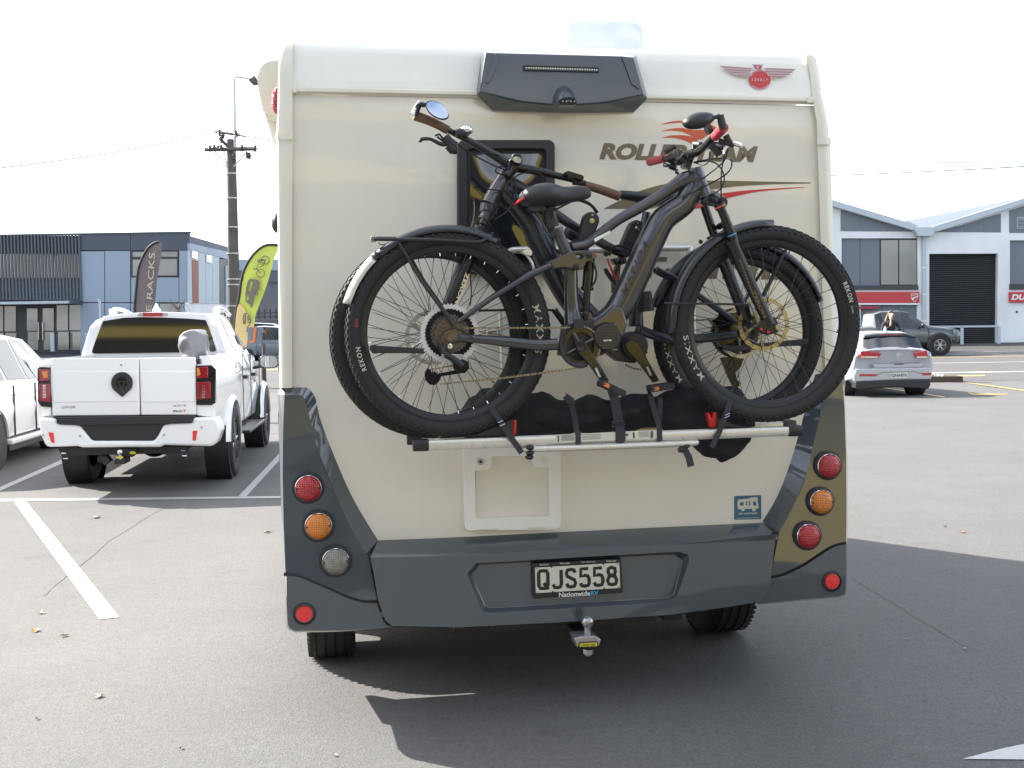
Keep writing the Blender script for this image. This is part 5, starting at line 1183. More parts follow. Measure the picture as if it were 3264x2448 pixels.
# upper window band behind the slats
for (x0, x1) in ((-1400, -700), (-690, 15), (20, 690), (715, 1058)):
    b = MB(); quadprism(b, 'y', x0, 372, x1, 688, LY + .10, .08); b.build('window', mat('painted_reflection_glass', (.50, .47, .38), .08, spec=1, coat=1, var=.75, vs=.22), LB, smooth=0)  # bright facade reflection painted into the glass colour
b = MB(); b.prism(wp('y', [(-2500, 705), (1064, 700), (1064, 978), (-2500, 985)], LY + .14), (0, .05, 0)); b.build('spandrel', mat('spandrel_blue_grey', (.20, .235, .28), .5, var=.04), LB, smooth=0)
for yy in (300, 690, 895):
    b = MB(); b.prism(wp('y', [(-2500, yy), (1066, yy), (1066, yy + 14), (-2500, yy + 14)], LY - .02), (0, .08, 0)); b.build('slat_rail', slatm, LB, smooth=0)
first = None
A0, B0 = Wd('y', 12, 122, LY), Wd('y', 12, 980, LY); pitch = (Wd('y', 12 + 44.7, 500, LY) - Wd('y', 12, 500, LY)).length
for k in range(-34, 24):
    if first is None:
        b = MB(); x = A0.x; b.box(x, x + .085, LY - .13, LY - .03, B0.z, A0.z); first = b.build('slat', slatm, LB, smooth=0); first.location.x += k * pitch
    else: piece(LB, first, offset=((k + 34) * pitch, 0, 0))
# canopy
b = MB(); top, bt = Wd('y', 1085, 985, LY).z, Wd('y', 1085, 1032, LY).z; xr_ = Wd('y', 1085, 1000, LY).x
b.prism([Vector((-75, LY, top)), Vector((-75, LY - 1.6, bt + .1)), Vector((-75, LY - 1.6, bt)), Vector((-75, LY, bt))], (xr_ + 75, 0, 0)); b.build('canopy', palew, LB, smooth=0)
for k in range(8):
    x = xr_ - .1 - k * 4.7; b = MB(); b.prism([Vector((x, LY, top + .05)), Vector((x, LY - 1.65, bt + .12)), Vector((x, LY - 1.65, bt - .02)), Vector((x, LY, bt - .05))], (.14, 0, 0)); b.build('canopy_bracket', fasciad, LB, smooth=0)
# shopfront
b = MB(); b.prism(wp('y', [(-2500, 1040), (1075, 1038), (1080, 1680), (-2500, 1680)], LY + .12), (0, .1, 0)); b.build('shopfront_frame', framem, LB, smooth=0)
shopg = mat('shop_glass', (.17, .165, .14), .06, spec=1, coat=1, var=.6, vs=.5)
for (x0, y0, x1, y1) in ((750, 1048, 898, 1385), (918, 1045, 1065, 1380), (765, 1400, 910, 1640), (930, 1397, 1075, 1640), (355, 1092, 495, 1385), (565, 1090, 710, 1385), (368, 1400, 505, 1640), (578, 1400, 712, 1640), (60, 1062, 208, 1395), (-95, 1062, 40, 1395), (70, 1415, 215, 1640), (-90, 1415, 45, 1640), (-260, 1062, -120, 1395), (-260, 1415, -120, 1640), (-600, 1062, -300, 1395), (-600, 1415, -300, 1640)):
    b = MB(); quadprism(b, 'y', x0, y0, x1, y1, LY + .06, .07); b.build('shop_window', shopg, LB, smooth=0)
for x in (505, 562):
    b = MB(); b.tube(wp('y', [(x, 1275), (x + 4, 1505)], LY - .04), .03, seg=8); b.build('door_handle', alu, LB)
for x in (690, 1150):
    b = MB(); p, q = Wd('y', x, 1415, LY - 1.2), Wd('y', x + 6, 1660, LY - 1.2); b.tube([p, q], .11, seg=10)
    solo(b, 'bollard', palew, 'pale post standing in front of the glass doors' if x == 690 else 'pale post standing by the blue grey wall right of the glass doors', 'bollard', WORLD, q, 'posts along the blue grey building', smooth=50)
# side wall
SX = xc_
def sp_(f, L, X=SX): return [WORLD.atx(f, x, y, X) for x, y in L]
def sprism(name, f, L, m, X=SX, dep=-.15, th=LB, **k):
    b = MB(); b.prism(sp_(f, L, X), (dep, 0, 0)); return b.build(name, m, th, smooth=0, **k)
sprism('side_fascia', 'Y', [(22, -18), (22, 62), (500, 185), (500, -15 + 105)], panelb, SX + .01)
for (a, c_) in ((24, 130), (133, 218), (221, 306), (309, 393)):
    t = lambda x: 66 + (x - 22) * .253
    sprism('side_panel', 'Y', [(a, t(a)), (c_, t(c_)), (c_, 735 + (c_ - 60) * .02), (a, 733 + (a - 60) * .02)], rust if a == -1 else palew, SX)
sprism('orange_panel', 'Y', [(50, 192), (128, 205), (133, 735), (60, 733)], rust, SX + .03)
sprism('dark_panel', 'Y', [(395, 178), (487, 183), (490, 745), (400, 740)], fasciad, SX + .02)
for L in ([(46, 76), (121, 92), (121, 190), (46, 160)], [(232, 128), (300, 140), (300, 234), (232, 210)]):
    sprism('window', 'Y', L, glassb, SX + .06, -.08)
b = MB(); b.prism(sp_('Y', [(0, 728), (500, 745), (500, 905), (0, 985)], SX - .05), (-.2, 0, 0)); b.build('base_wall', wallm, LB, smooth=0)
sprism('wall_pipe', 'Y', [(478, 262), (494, 265), (496, 760), (484, 758)], palew, SX + .1)

# grey building beyond with a picket fence
B2 = Thing('warehouse', 'grey warehouse with a pale top band behind the power pole and yellow flag', 'building', WORLD, (Wd('Y', 900, 930, 84).x, 84, gz(84)))
b = MB(); b.prism(wp('Y', [(480, 330), (1700, 325), (1700, 950), (480, 960)], 84.2), (0, 12, 0)); b.build('wall', mat('dark_concrete_wall', (.16, .165, .18), .8, var=.12, vs=.4), B2, smooth=0)  # dark grey wall below the pale top band
b = MB(); b.prism(wp('Y', [(480, 186), (1700, 184), (1700, 322), (480, 325)], 83.8), (0, 12, 0)); b.build('parapet', panelb, B2, smooth=0)
b = MB(); b.prism(wp('Y', [(640, 325), (1140, 325), (1140, 470), (1010, 470), (1000, 400), (640, 400)], 83.9), (0, .2, 0)); b.build('canopy', darkwall, B2, smooth=0)
FN = Thing('picket_fence', 'dark upright picket fence in front of the grey warehouse', 'fence', WORLD, (Wd('Y', 1000, 930, 60).x, 60, gz(60)))
p0, p1 = Wd('Y', 380, 820, 60), Wd('Y', 1400, 820, 60); zb2 = Wd('Y', 1000, 925, 60).z
b = MB(); b.box(p0.x, p1.x, 60.0, 60.04, p0.z - .25, p0.z - .19); b.box(p0.x, p1.x, 60.0, 60.04, zb2 + .05, zb2 + .11); b.build('rail', framem, FN)
pk = None; n = int((p1.x - p0.x) / .32)
for k in range(n):
    if pk is None: b = MB(); b.box(p0.x, p0.x + .09, 59.95, 60.0, zb2 - .05, p0.z); pk = b.build('picket', framem, FN)
    else: piece(FN, pk, offset=(k * .32, 0, 0))
# orange and blue banner sign by the wagon
b = MB(); c0_, c1_ = Wd('Y', 755, 1035, 15), Wd('Y', 860, 1245, 15)
SG = Thing('pavement_sign', 'small slate sign board with an orange stripe beside the pickup mirror', 'sign', WORLD, (c0_.x, 15, c1_.z - 1.0))
b.prism(wp('Y', [(752, 1040), (915, 1035), (895, 1250), (742, 1262)], 15), (0, .05, 0)); bd = b.build('board', mat('slate_sign', (.12, .15, .19), .5), SG, smooth=0)
b = MB(); b.prism(wp('Y', [(828, 1030), (862, 1032), (840, 1228), (800, 1235), (770, 1240), (772, 1212), (805, 1205)], 14.98), (0, .015, 0)); b.build('orange_stripe', mat('sign_orange', (.55, .14, .04), .5), bd, smooth=0)
b = MB(); b.tube([Vector((c0_.x + .2, 15.05, c1_.z)), Vector((c0_.x + .2, 15.05, c1_.z - 1.0))], .025); b.build('post', framem, SG)

# ---------- right hand building
RYB = 56.0
RB = Thing('showroom_building', 'white gabled showroom with grey panels, red signs and a charcoal roller door', 'building', WORLD, (Wd('B', 1000, 1195, RYB).x, RYB, gz(56)))
R_ = lambda L, Y=RYB: wp('B', L, Y)
def rp_(name, L, m, Y=RYB, dep=.1, th=None, bev=0): b = MB(); b.prism(R_(L, Y), (0, dep, 0)); return b.build(name, m, th or RB, smooth=0, bevel=bev)
# wall with real openings
outerw = [(-500, 1300), (-500, 332), (2700, 332), (2700, 1300)]
holes = [[(196, 378), (770, 378), (775, 768), (196, 768)], [(858, 495), (1378, 493), (1370, 1200), (858, 1200)], [(1468, 393), (2200, 393), (2200, 765), (1468, 765)], [(340, 882), (768, 882), (768, 1190), (340, 1190)]]
b = MB(); b.hole_plate(R_(outerw), [R_(h) for h in holes], (0, .35, 0)); b.build('wall', wallm, RB, smooth=0)
rp_('backing', [(-500, 1300), (-500, 332), (2700, 332), (2700, 1300)], darkwall, RYB + .4, 14)
for L in ([(196, 378), (334, 378), (334, 736), (196, 736)], [(337, 378), (484, 378), (484, 736), (337, 736)], [(340, 882), (500, 882), (500, 1190), (340, 1190)], [(503, 882), (627, 882), (627, 1190), (503, 1190)], [(630, 882), (768, 882), (768, 1190), (630, 1190)], [(1470, 395), (1700, 395), (1700, 724), (1470, 724)], [(1704, 395), (2000, 395), (2000, 724), (1704, 724)]):
    rp_('grey_panel', L, mat('mid_grey_panel', (.16, .185, .22), .5, var=.04, vs=.5), RYB + .16, .1, bev=.01)
rp_('window_frame', [(484, 380), (770, 380), (770, 738), (484, 738)], framem, RYB + .14, .12)
for L in ([(494, 392), (622, 392), (622, 728), (494, 728)], [(632, 392), (762, 392), (762, 728), (632, 728)]): rp_('window', L, glassb, RYB + .10, .06)
rp_('sill_band', [(196, 737), (776, 735), (776, 768), (196, 768)], framem, RYB - .08, .3); rp_('sill_band', [(1468, 724), (2200, 724), (2200, 766), (1468, 766)], framem, RYB - .08, .3)
# gables
for (pk_, xa, xb, ya) in ((-410, 760, -1580, 0),):
    pass
def gable(xv, yv, xp, yp, xe, ye, name):
    rp_(name, [(xv, yv + 36), (xp, yp + 40), (xe, ye + 36), (xe, 332), (xv, 332)], wallm, RYB + .02, .3)
gable(758, 282, -410, -76, -1500, 260, 'gable_wall'); gable(880, 290, 2050, -70, 3200, 290, 'gable_wall')
for L in ([(190, 163), (334, 207), (334, 324), (190, 322)], [(337, 208), (484, 252), (484, 325), (337, 324)], [(487, 253), (612, 292), (612, 325), (487, 325)], [(615, 293), (745, 326), (615, 326)],
          [(905, 330), (1112, 278), (1112, 332), (905, 332)], [(1116, 276), (1256, 232), (1256, 333), (1116, 332)], [(1260, 230), (1400, 190), (1400, 334), (1260, 333)], [(1465, 168), (1700, 98), (1700, 338), (1465, 338)], [(1704, 97), (1990, 15), (1990, 338), (1704, 338)], [(-100, 80), (118, 145), (118, 322), (-100, 322)]):
    rp_('gable_panel', L, mat('mid_grey_panel', (.16, .185, .22)), RYB - .02, .05, bev=.01)
rp_('vent_frame', [(1521, 220), (1640, 218), (1640, 304), (1521, 304)], palew, RYB - .07, .06)
for k in range(7): rp_('vent_louvre', [(1527, 228 + k * 10.5), (1634, 227 + k * 10.5), (1634, 233 + k * 10.5), (1527, 234 + k * 10.5)], fasciad, RYB - .085, .02)
for L in ([(100, 78), (772, 278), (755, 322), (100, 126)], [(870, 292), (1574, 75), (2050, -75), (2050, -35), (1574, 118), (905, 330)], [(2050, -75), (2900, 195), (2900, 240), (2050, -35)], [(100, 78), (-410, -76), (-410, -36), (100, 126)]):
    rp_('barge_board', L, palew, RYB - .35, .4, bev=.01)
rp_('back_roof', [(690, 243), (1574, 68), (2050, -80), (2050, 0), (1000, 300), (800, 300)], roofm, RYB + 6, 8)
rp_('gutter_box', [(757, 292), (898, 290), (898, 330), (885, 362), (775, 362), (757, 325)], palew, RYB - .5, .5, bev=.02)
b = MB(); b.tube(R_([(818, 362), (820, 1005)], RYB - .12), .10, seg=12); dp = b.build('downpipe', palew, RB, smooth=50)
b = MB()
for y in (598, 800, 1000): b.tube(R_([(819, y), (819, y + 8)], RYB - .12), .125, seg=12)
b.build('pipe_clip', wallm, dp)
# signs
def sign(L, Y=RYB - .12): return rp_('sign_board', L, signr, Y, .12)
s1_ = sign([(100, 784), (784, 782), (784, 866), (100, 867)]); rp_('sign_trim', [(100, 868), (786, 868), (786, 880), (100, 880)], wallm, RYB - .12, .12)
s2_ = sign([(1466, 784), (2250, 782), (2250, 862), (1466, 862)]); 
b = MB(); text_quad(b, "DUCATI", wp('B', [(1478, 845), (1735, 845), (1748, 800), (1490, 800)], RYB - .125), bold=.05); b.build('sign_lettering', whiteink, s2_, smooth=0)
b = MB()
sh_ = [(719, 797), (747, 790), (775, 797), (774, 825), (762, 846), (747, 861), (731, 846), (720, 825)]
b.prism(R_(sh_, RYB - .13), (0, .01, 0)); shd = b.build('shield_emblem', signr, s1_, smooth=0)
b = MB(); c = (747, 824); b.hole_plate(R_(sh_, RYB - .135), [R_([(c[0] + (x - c[0]) * .88, c[1] + (y - c[1]) * .9) for x, y in sh_], RYB - .135)], None)
b.add(R_([(722, 836), (730, 826), (772, 812), (774, 818), (745, 832), (738, 850), (732, 846)], RYB - .136), [list(range(7))])
text_quad(b, "DUCATI", R_([(724, 812), (770, 808), (770, 800), (724, 804)], RYB - .136), bold=.04); b.build('shield_lines', whiteink, shd, smooth=0)
sg3 = rp_('small_sign', [(300, 892), (472, 892), (472, 911), (300, 911)], mat('dull_red_sign', (.35, .04, .07), .5), RYB - .10, .12)
rp_('wall_switch', [(1516, 926), (1528, 926), (1528, 941), (1516, 941)], framem, RYB - .05, .08)
# roller door, every slat a piece
xa, xb_ = Wd('B', 858, 495, RYB).x, Wd('B', 1378, 495, RYB).x; z1_, z0_ = Wd('B', 1100, 495, RYB).z, gz(56)
n = 44; h_s = (z1_ - z0_) / n; first = None
for k in range(n):
    if first is None:
        b = MB(); pr = [Vector((xa, RYB + .30, z0_)), Vector((xa, RYB + .26, z0_ + h_s * .25)), Vector((xa, RYB + .25, z0_ + h_s * .5)), Vector((xa, RYB + .26, z0_ + h_s * .75)), Vector((xa, RYB + .30, z0_ + h_s * .96)), Vector((xa, RYB + .34, z0_ + h_s * .5))]
        b.prism(pr, (xb_ - xa, 0, 0)); first = b.build('door_slat', shutm, RB, smooth=0)
    else: piece(RB, first, offset=(0, 0, k * h_s))
# barrier rail before the roller door
yr = 54.0; gzr = gz(yr)
BR = Thing('barrier_rail', 'pale metal barrier rail in front of the charcoal roller door', 'barrier', WORLD, (Wd('B', 1107, 1195, yr).x, yr, gzr))
def bx(L, nm): b = MB(); b.prism(wp('B', L, yr), (0, .08, 0)); b.build(nm, palew, BR, smooth=0, bevel=.01)
bx([(900, 1040), (1390, 1036), (1390, 1050), (900, 1054)], 'rail'); bx([(900, 1188), (1390, 1184), (1390, 1192), (900, 1196)], 'rail')
for x in (905, 1096, 1376): bx([(x, 1046), (x + 22, 1046), (x + 22, 1205), (x, 1205)], 'post')
# window-side band of planting / distance so the horizon is closed behind buildings
b = MB(); rnd = random.Random(11); 
L = []; x = -400
pts_ = []
while x < 420: pts_.append(Vector((x, 330, 6 + 3 * noise.noise(Vector((x * .02, 0, 0))) - (14 if -30 < x < 200 else 0)))); x += 12
b.loft([[Vector((p.x, 330, -3)) for p in pts_], pts_, [p + Vector((0, 60, 3)) for p in pts_], [Vector((p.x, 480, -3)) for p in pts_]]); structure(b, 'hills', mat('distant_hills', (.10, .13, .12), .9, var=.1, vs=.02))

# ---------- power pole
PYY = 30.0
PO = Thing('power_pole', 'tall dark power pole with a crossarm and street light left of the motorhome', 'power pole', WORLD, (Wd('V', 262, 1560, PYY).x, PYY, gz(PYY)))
polem = mat('weathered_pole_concrete', (.105, .095, .085), .85, var=.25, vs=3, bump=.3, bs=20)
tp, bp_ = Wd('V', 247, 478, PYY), Wd('V', 262, 1560, PYY); bp_.z = gz(PYY)
b = MB(); b.tube([bp_, tp], [.205, .125], seg=12); b.build('mast', polem, PO, smooth=25)
ca0, ca1 = Wd('V', 104, 541, PYY), Wd('V', 394, 536, PYY)
b = MB(); b.tube([ca0 + Vector((0, -.16, 0)), ca1 + Vector((0, -.16, 0))], .058, seg=4); b.build('crossarm', polem, PO, smooth=0)
b = MB(); a0_, a1_ = Wd('V', 178, 470, PYY), Wd('V', 225, 515, PYY); b.tube([a0_, Wd('V', 232, 520, PYY)], .05, seg=6); b.tube([Wd('V', 160, 432, PYY + .4), Wd('V', 330, 455, PYY - .4)], .045, seg=4); b.tube([Wd('V', 165, 520, PYY - .1), Wd('V', 200, 530, PYY)], .05, seg=6); b.build('upper_arm', polem, PO, smooth=0)
b = MB()
for P in ([(155, 548), (225, 640)], [(338, 545), (262, 635)], [(205, 545), (222, 625)]): b.tube(wp('V', P, PYY - .18), .02, seg=6)
b.build('brace', steel, PO)
b = MB()
for x, y in ((125, 530), (150, 528), (190, 528), (385, 530), (310, 528), (340, 570), (352, 572), (180, 440), (200, 455), (190, 480), (275, 445), (262, 572)):
    c = Wd('V', x, y, PYY - .16); b.lathe([(.0001, -.09), (.055, -.08), (.035, -.03), (.06, .0), (.035, .05), (.04, .09), (.0001, .10)], c, 'z', 10, False)
b.build('insulator', mat('insulator_brown', (.06, .05, .05), .3), PO, smooth=50)
b = MB()
for y in (674, 815, 982, 1133, 1280, 1312, 1434):
    c = Wd('V', 249 + (y - 640) * .0165, y, PYY); t = (tp.z - c.z) / (tp.z - bp_.z); b.lathe([(.128 + .08 * t, -.018), (.140 + .08 * t, -.018), (.140 + .08 * t, .018), (.128 + .08 * t, .018)], c, 'z', 16)
b.build('steel_band', steel, PO)
b = MB(); b.tube(wp('V', [(268, 590), (268, 300), (264, 140), (268, 120), (285, 117), (345, 126)], PYY - .1), [.045, .035, .03, .03, .03, .028], seg=8); ar = b.build('lamp_arm', palew, PO, smooth=50)
b = MB(); b.prism(wp('V', [(344, 124), (362, 122), (368, 116), (372, 108), (380, 108), (382, 118), (392, 128), (391, 152), (360, 153), (348, 140)], PYY - .25), (0, .3, 0)); b.build('lamp_head', polem, PO, smooth=30, bevel=.02)
# wires
wirem = mat('wire', (.12, .16, .24), .5, var=0)
def wire(lab, A, B, r=.012, sag=.25, grp='overhead power lines'):
    n = 16; P = [A.lerp(B, k / n) - Vector((0, 0, sag * 4 * (k / n) * (1 - k / n))) for k in range(n + 1)]; b = MB(); b.tube(P, r, seg=5)
    solo(b, 'power_line', wirem, lab, 'power line', WORLD, A, grp, smooth=60)
wire('overhead wire running from the pole top down to the left edge', Wd('V', 162, 434, PYY), Wd('D', -60, 369, 26), .015, .1)
wire('overhead wire running from the pole top rightwards behind the motorhome', Wd('V', 270, 445, PYY), Wd('V', 640, 498, 27), .035, .0)
wire('upper faint wire crossing the sky right of the motorhome', Wd('D', 1700, 348, 44), Wd('D', 2300, 353, 44), .020, .0)
wire('lower faint wire rising to the right in the sky right of the motorhome', Wd('D', 1700, 382, 44), Wd('D', 2300, 354, 44), .024, .05)

# ---------- feather flags
def flag(lab, name, Lf_, Rt_, f, Y, m, polem_, amp=.04):
    t = Thing('feather_flag', lab, 'flag', WORLD, (Wd(f, *Lf_[0], Y).x, Y, gz(Y)), 'feather flags beside the car park')
    n, k_ = 40, 10
    def rs(L):
        L = spline(L, 5); d = [0]
        for i in range(len(L) - 1): d.append(d[-1] + math.hypot(L[i + 1][0] - L[i][0], L[i + 1][1] - L[i][1]))
        o = []
        for j in range(n + 1):
            s_ = d[-1] * j / n; i = max(q for q in range(len(d)) if d[q] <= s_ + 1e-9); i = min(i, len(L) - 2); u = (s_ - d[i]) / max(1e-9, d[i + 1] - d[i]); o.append((L[i][0] + (L[i + 1][0] - L[i][0]) * u, L[i][1] + (L[i + 1][1] - L[i][1]) * u))
        return o
    A, B = rs(Lf_), rs(Rt_)
    def wav(u, v): return amp * sin(u * 4 + v * 9) * u + .02 * sin(v * 31 + u * 6) * u
    rows = []
    for j in range(n + 1):
        rows.append([Wd(f, A[j][0] * (1 - u) + B[j][0] * u, A[j][1] * (1 - u) + B[j][1] * u, Y + wav(u, j / n)) for u in [q / k_ for q in range(k_ + 1)]])
    b = MB(); b.loft(rows); b.loft([[p + Vector((0, .004, 0)) for p in r] for r in rows]); fl_ = b.build('banner', m, t, smooth=60)
    b = MB(); P = [Wd(f, x, y, Y - .01) for x, y in A]; base_ = P[0].copy(); base_.z = gz(Y); base_.y = Y; b.tube([base_] + P, .022, seg=8); b.build('flag_pole', polem_, t, smooth=50)
    return t, fl_
blk = mat('flag_sleeve', (.02, .02, .022), .6)
t1, f1 = flag('dark brown feather flag with pale vertical lettering behind the pickup cab', 'feather_flag', [(788, 760), (790, 530), (800, 400), (815, 280), (860, 180), (905, 138), (935, 131)], [(908, 760), (908, 530), (915, 440), (925, 340), (940, 250), (952, 165), (950, 134)], 'A', 20, mat('brown_flag_cloth', (.17, .135, .14), .7, var=.08, vs=6), blk, .03)
b = MB(); text_quad(b, "BIKE RACKS", wp('A', [(880, 672), (912, 196), (876, 192), (850, 668)], 19.93), bold=.0); b.build('flag_lettering', mat('pale_gold_print', (.50, .47, .33), .6), f1, smooth=0)
lime = mat('lime_flag_cloth', (.50, .58, .10), .65, var=.05, vs=5)
t2, f2 = flag('lime yellow feather flag with bicycle and caravan pictograms beside the motorhome', 'feather_flag', [(575, 1300), (590, 1000), (600, 870), (640, 650), (660, 500), (700, 330), (770, 190), (850, 90), (950, 15), (1050, -2), (1135, 8)], [(725, 1300), (740, 1200), (765, 1100), (825, 1030), (845, 900), (870, 820), (900, 740), (950, 620), (1000, 470), (1050, 300), (1080, 180), (1135, 60), (1141, 20)], 'Y', 17, lime, blk, .03)
b = MB(); b.loft([wp('Y', spline([(592, 1000), (603, 880), (625, 770), (645, 745)], 4), 16.95), wp('Y', spline([(822, 1030), (760, 900), (700, 800), (648, 742)], 4), 16.95)]); b.loft([wp('Y', [(592, 1000), (577, 1300)], 16.95), wp('Y', [(822, 1030), (725, 1300)], 16.95)]); b.build('tan_panel', mat('tan_flag_print', (.60, .46, .20), .65, var=.05), f2, smooth=30)
ink = mat('flag_print_brown', (.14, .12, .10), .6, var=0)
b = MB()
def yl(P, w, closed=False):
    Q = wp('Y', P, 16.93); b.tube(Q + ([Q[0]] if closed else []), w, seg=4)
for cx_, cy_ in ((972, 193), (912, 360)): yl([(cx_ + 50 * cos(a), cy_ + 50 * sin(a)) for a in [2 * pi * k / 28 for k in range(29)]], .006)
yl([(972, 193), (895, 205), (860, 300), (940, 270), (895, 205)], .007); yl([(972, 193), (940, 270)], .007); yl([(860, 300), (912, 360)], .007); yl([(960, 190), (880, 190), (870, 215)], .008); yl([(860, 300), (830, 312), (820, 290)], .008)
b.build('bicycle_print', ink, f2, smooth=0)
b = MB(); b.hole_plate(wp('Y', spline([(775, 432), (860, 440), (895, 460), (900, 500), (880, 570)], 3) + [(868, 590), (840, 640), (815, 760), (790, 800), (770, 750)] + spline([(740, 735), (722, 700), (720, 600), (740, 500), (760, 440)], 3), 16.93), [wp('Y', [(785, 465), (815, 468), (785, 585), (755, 578)], 16.93), wp('Y', [(738, 640), (765, 640), (770, 690), (745, 705), (735, 690)], 16.93)], (0, .004, 0))
b.lathe([(.022, -.006), (.035, -.006), (.035, .004), (.022, .004)], Wd('Y', 856, 612, 16.92), 'y', 24); b.build('caravan_print', ink, f2, smooth=0)
b = MB(); cx_, cy_ = 745, 940
yl([(690, 930), (700, 870), (735, 860), (770, 900), (790, 960), (770, 1010), (740, 1040)], .007); yl([(700, 1000), (690, 930)], .007); yl([(720, 880), (712, 1000)], .008); yl([(745, 1040), (735, 1100), (760, 1080)], .008)
for c_ in ((765, 920), (768, 960)): yl([(c_[0] + 16 * cos(a), c_[1] + 22 * sin(a)) for a in [2 * pi * k / 16 for k in range(17)]], .006)
b.build('load_print', ink, f2, smooth=0)

# ---------- dried plants by the cars
def dryplant(lab, base, h, f, Y):
    t = Thing('dead_cordyline', lab, 'plant', WORLD, base)
    m_ = mat('dry_leaf', (.17, .12, .07), .8, var=.3)
    b = MB(); b.tube([base, base + Vector((.02, 0, h * .8))], [.04, .025], seg=6); b.build('stem', m_, t)
    rnd = random.Random(int(base.x * 10)); b = MB(); c = base + Vector((.02, 0, h * .82))
    for k in range(26):
        a = rnd.uniform(0, 6.28); e = rnd.uniform(-.9, .8); L_ = h * rnd.uniform(.16, .3)
        b.tube([c, c + Vector((cos(a) * L_ * .5, sin(a) * L_ * .5, L_ * (.4 + e * .3))), c + Vector((cos(a) * L_, sin(a) * L_, e * L_ - .1))], [.012, .01, .003], seg=3)
    b.build('leaves', m_, t)
q = Wd('Y', 918, 980, 34); dryplant('dried spiky plant in front of the dark blue car', Vector((q.x, 34, gz(34))), 1.75, 'Y', 34)
q = Wd('A', 1042, 500, 50); dryplant('dried spiky plant by the blue grey building right of the brown flag', Vector((q.x, 50, gz(50))), 3.0, 'A', 50)
q = Wd('y', 1325, 1150, 50); t = Thing('wall_light_post', 'thin leaning post with a small head before the blue grey wall', 'post', WORLD, (q.x, 50, gz(50)))
b = MB(); b.tube([Vector((q.x, 50, gz(50))), Wd('y', 1322, 1100, 50), Wd('y', 1330, 1000, 50), Wd('y', 1285, 968, 50)], [.04, .035, .03, .03], seg=6); b.tube(wp('y', [(1322, 1100), (1305, 1000)], 50), .025); b.build('post', palew, t, smooth=50)

# ---------- building behind the viewer (mirrored in glass and paint)
BK = Thing('workshop_building', 'workshop with a yellow and black fascia standing behind the camera', 'building', WORLD, (0, -9, 0))
yelf = mat('yellow_fascia', (.50, .38, .07), .5, var=.04)
BYY = -9.0
b = MB(); b.box(-26, 24, BYY - 14, BYY, 0, 3.9); b.build('wall', mat('grey_block_wall', (.22, .22, .22), .8, var=.12, vs=1), BK)
b = MB(); b.box(-26, 24, BYY - .2, BYY + .9, 3.9, 5.1); b.build('fascia', yelf, BK)
b = MB(); b.box(-26, 24, BYY + .9, BYY + .93, 4.25, 4.9); fb_ = b.build('fascia_band', blackpl, BK)
b = MB(); text_quad(b, "EX", [Vector((-1.7, BYY + .936, 4.33)), Vector((-3.3, BYY + .936, 4.33)), Vector((-3.3, BYY + .936, 4.83)), Vector((-1.7, BYY + .936, 4.83))], bold=.05); b.build('fascia_lettering', yelf, fb_, smooth=0)
b = MB(); b.box(-26, 24, BYY + .0, BYY + .12, 2.6, 3.2); b.build('yellow_band', yelf, BK)
b = MB(); b.box(4.6, 24, BYY + .13, BYY + .25, .9, 3.85); b.build('yellow_cladding', yelf, BK)
for x in (-22, -14.5, -7, .5, 8, 15.5):
    b = MB(); b.box(x, x + 5.2, BYY, BYY + .03, 0, 2.55); b.build('shop_window', glassd, BK)
    b = MB(); b.box(x - .8, x - .55, BYY, BYY + .8, 0, 3.9); b.build('pillar', yelf if x in (-14.5, 8) else palew, BK)

# ---------- person on the phone
PYp = 28.4
hp = Wd('z', 510, 152, PYp); zg = gz(PYp) + .15
PS = Thing('person', 'person in black with long brown hair, phone to the face, beyond the silver hatchback', 'person', WORLD, (hp.x, PYp, zg))
ht = hp.z - zg; s_ = ht / 1.72; O = Vector((hp.x, PYp, zg)); SK = []
def jp(x, y, z): return O + Vector((x, y, z)) * s_
def skin_mesh(name, verts, edges, rad, m, par, sub=2, root=0):
    me = bpy.data.meshes.new(name); me.from_pydata([v - PS.base for v in verts], edges, []); me.materials.append(m)
    o = bpy.data.objects.new(name, me); COL.objects.link(o); o.parent = par; THING_OF[o.name] = PS
    md = o.modifiers.new('skin', 'SKIN'); sv = me.skin_vertices[0].data
    for i, r in enumerate(rad): sv[i].radius = (r[0] * s_, r[1] * s_) if isinstance(r, tuple) else (r * s_, r * s_)
    sv[root].use_root = True; md.use_smooth_shade = True
    q = o.modifiers.new('sub', 'SUBSURF'); q.levels = q.render_levels = sub
    return o
skinm = mat('skin', (.52, .30, .22), .5, var=.05); topm = mat('black_top', (.02, .02, .025), .8, var=.15, vs=10); hairm = mat('brown_hair', (.075, .04, .022), .5, var=.3, vs=30); jeans = mat('dark_jeans', (.04, .05, .08), .8)
V = [jp(0, 0, .93), jp(0, 0, 1.10), jp(0, 0, 1.28), jp(0, 0, 1.40), jp(0, -.01, 1.48), jp(.17, 0, 1.39), jp(.22, -.10, 1.20), jp(.10, -.26, 1.24), jp(-.17, 0, 1.39), jp(-.24, -.06, 1.14), jp(-.08, -.22, 1.30), jp(.09, 0, .90), jp(.10, 0, .50), jp(.10, .02, .08), jp(.10, -.10, .04), jp(-.09, 0, .90), jp(-.10, 0, .50), jp(-.10, .02, .08), jp(-.10, -.10, .04)]
E_ = [(0, 1), (1, 2), (2, 3), (3, 4), (3, 5), (5, 6), (6, 7), (3, 8), (8, 9), (9, 10), (0, 11), (11, 12), (12, 13), (13, 14), (0, 15), (15, 16), (16, 17), (17, 18)]
Rr = [(.15, .11), (.12, .09), (.15, .10), (.11, .08), .05, .06, .045, .035, .06, .045, .035, .085, .06, .04, .035, .085, .06, .04, .035]
body_ = skin_mesh('body', V, E_, Rr, topm, PS.root, 1)
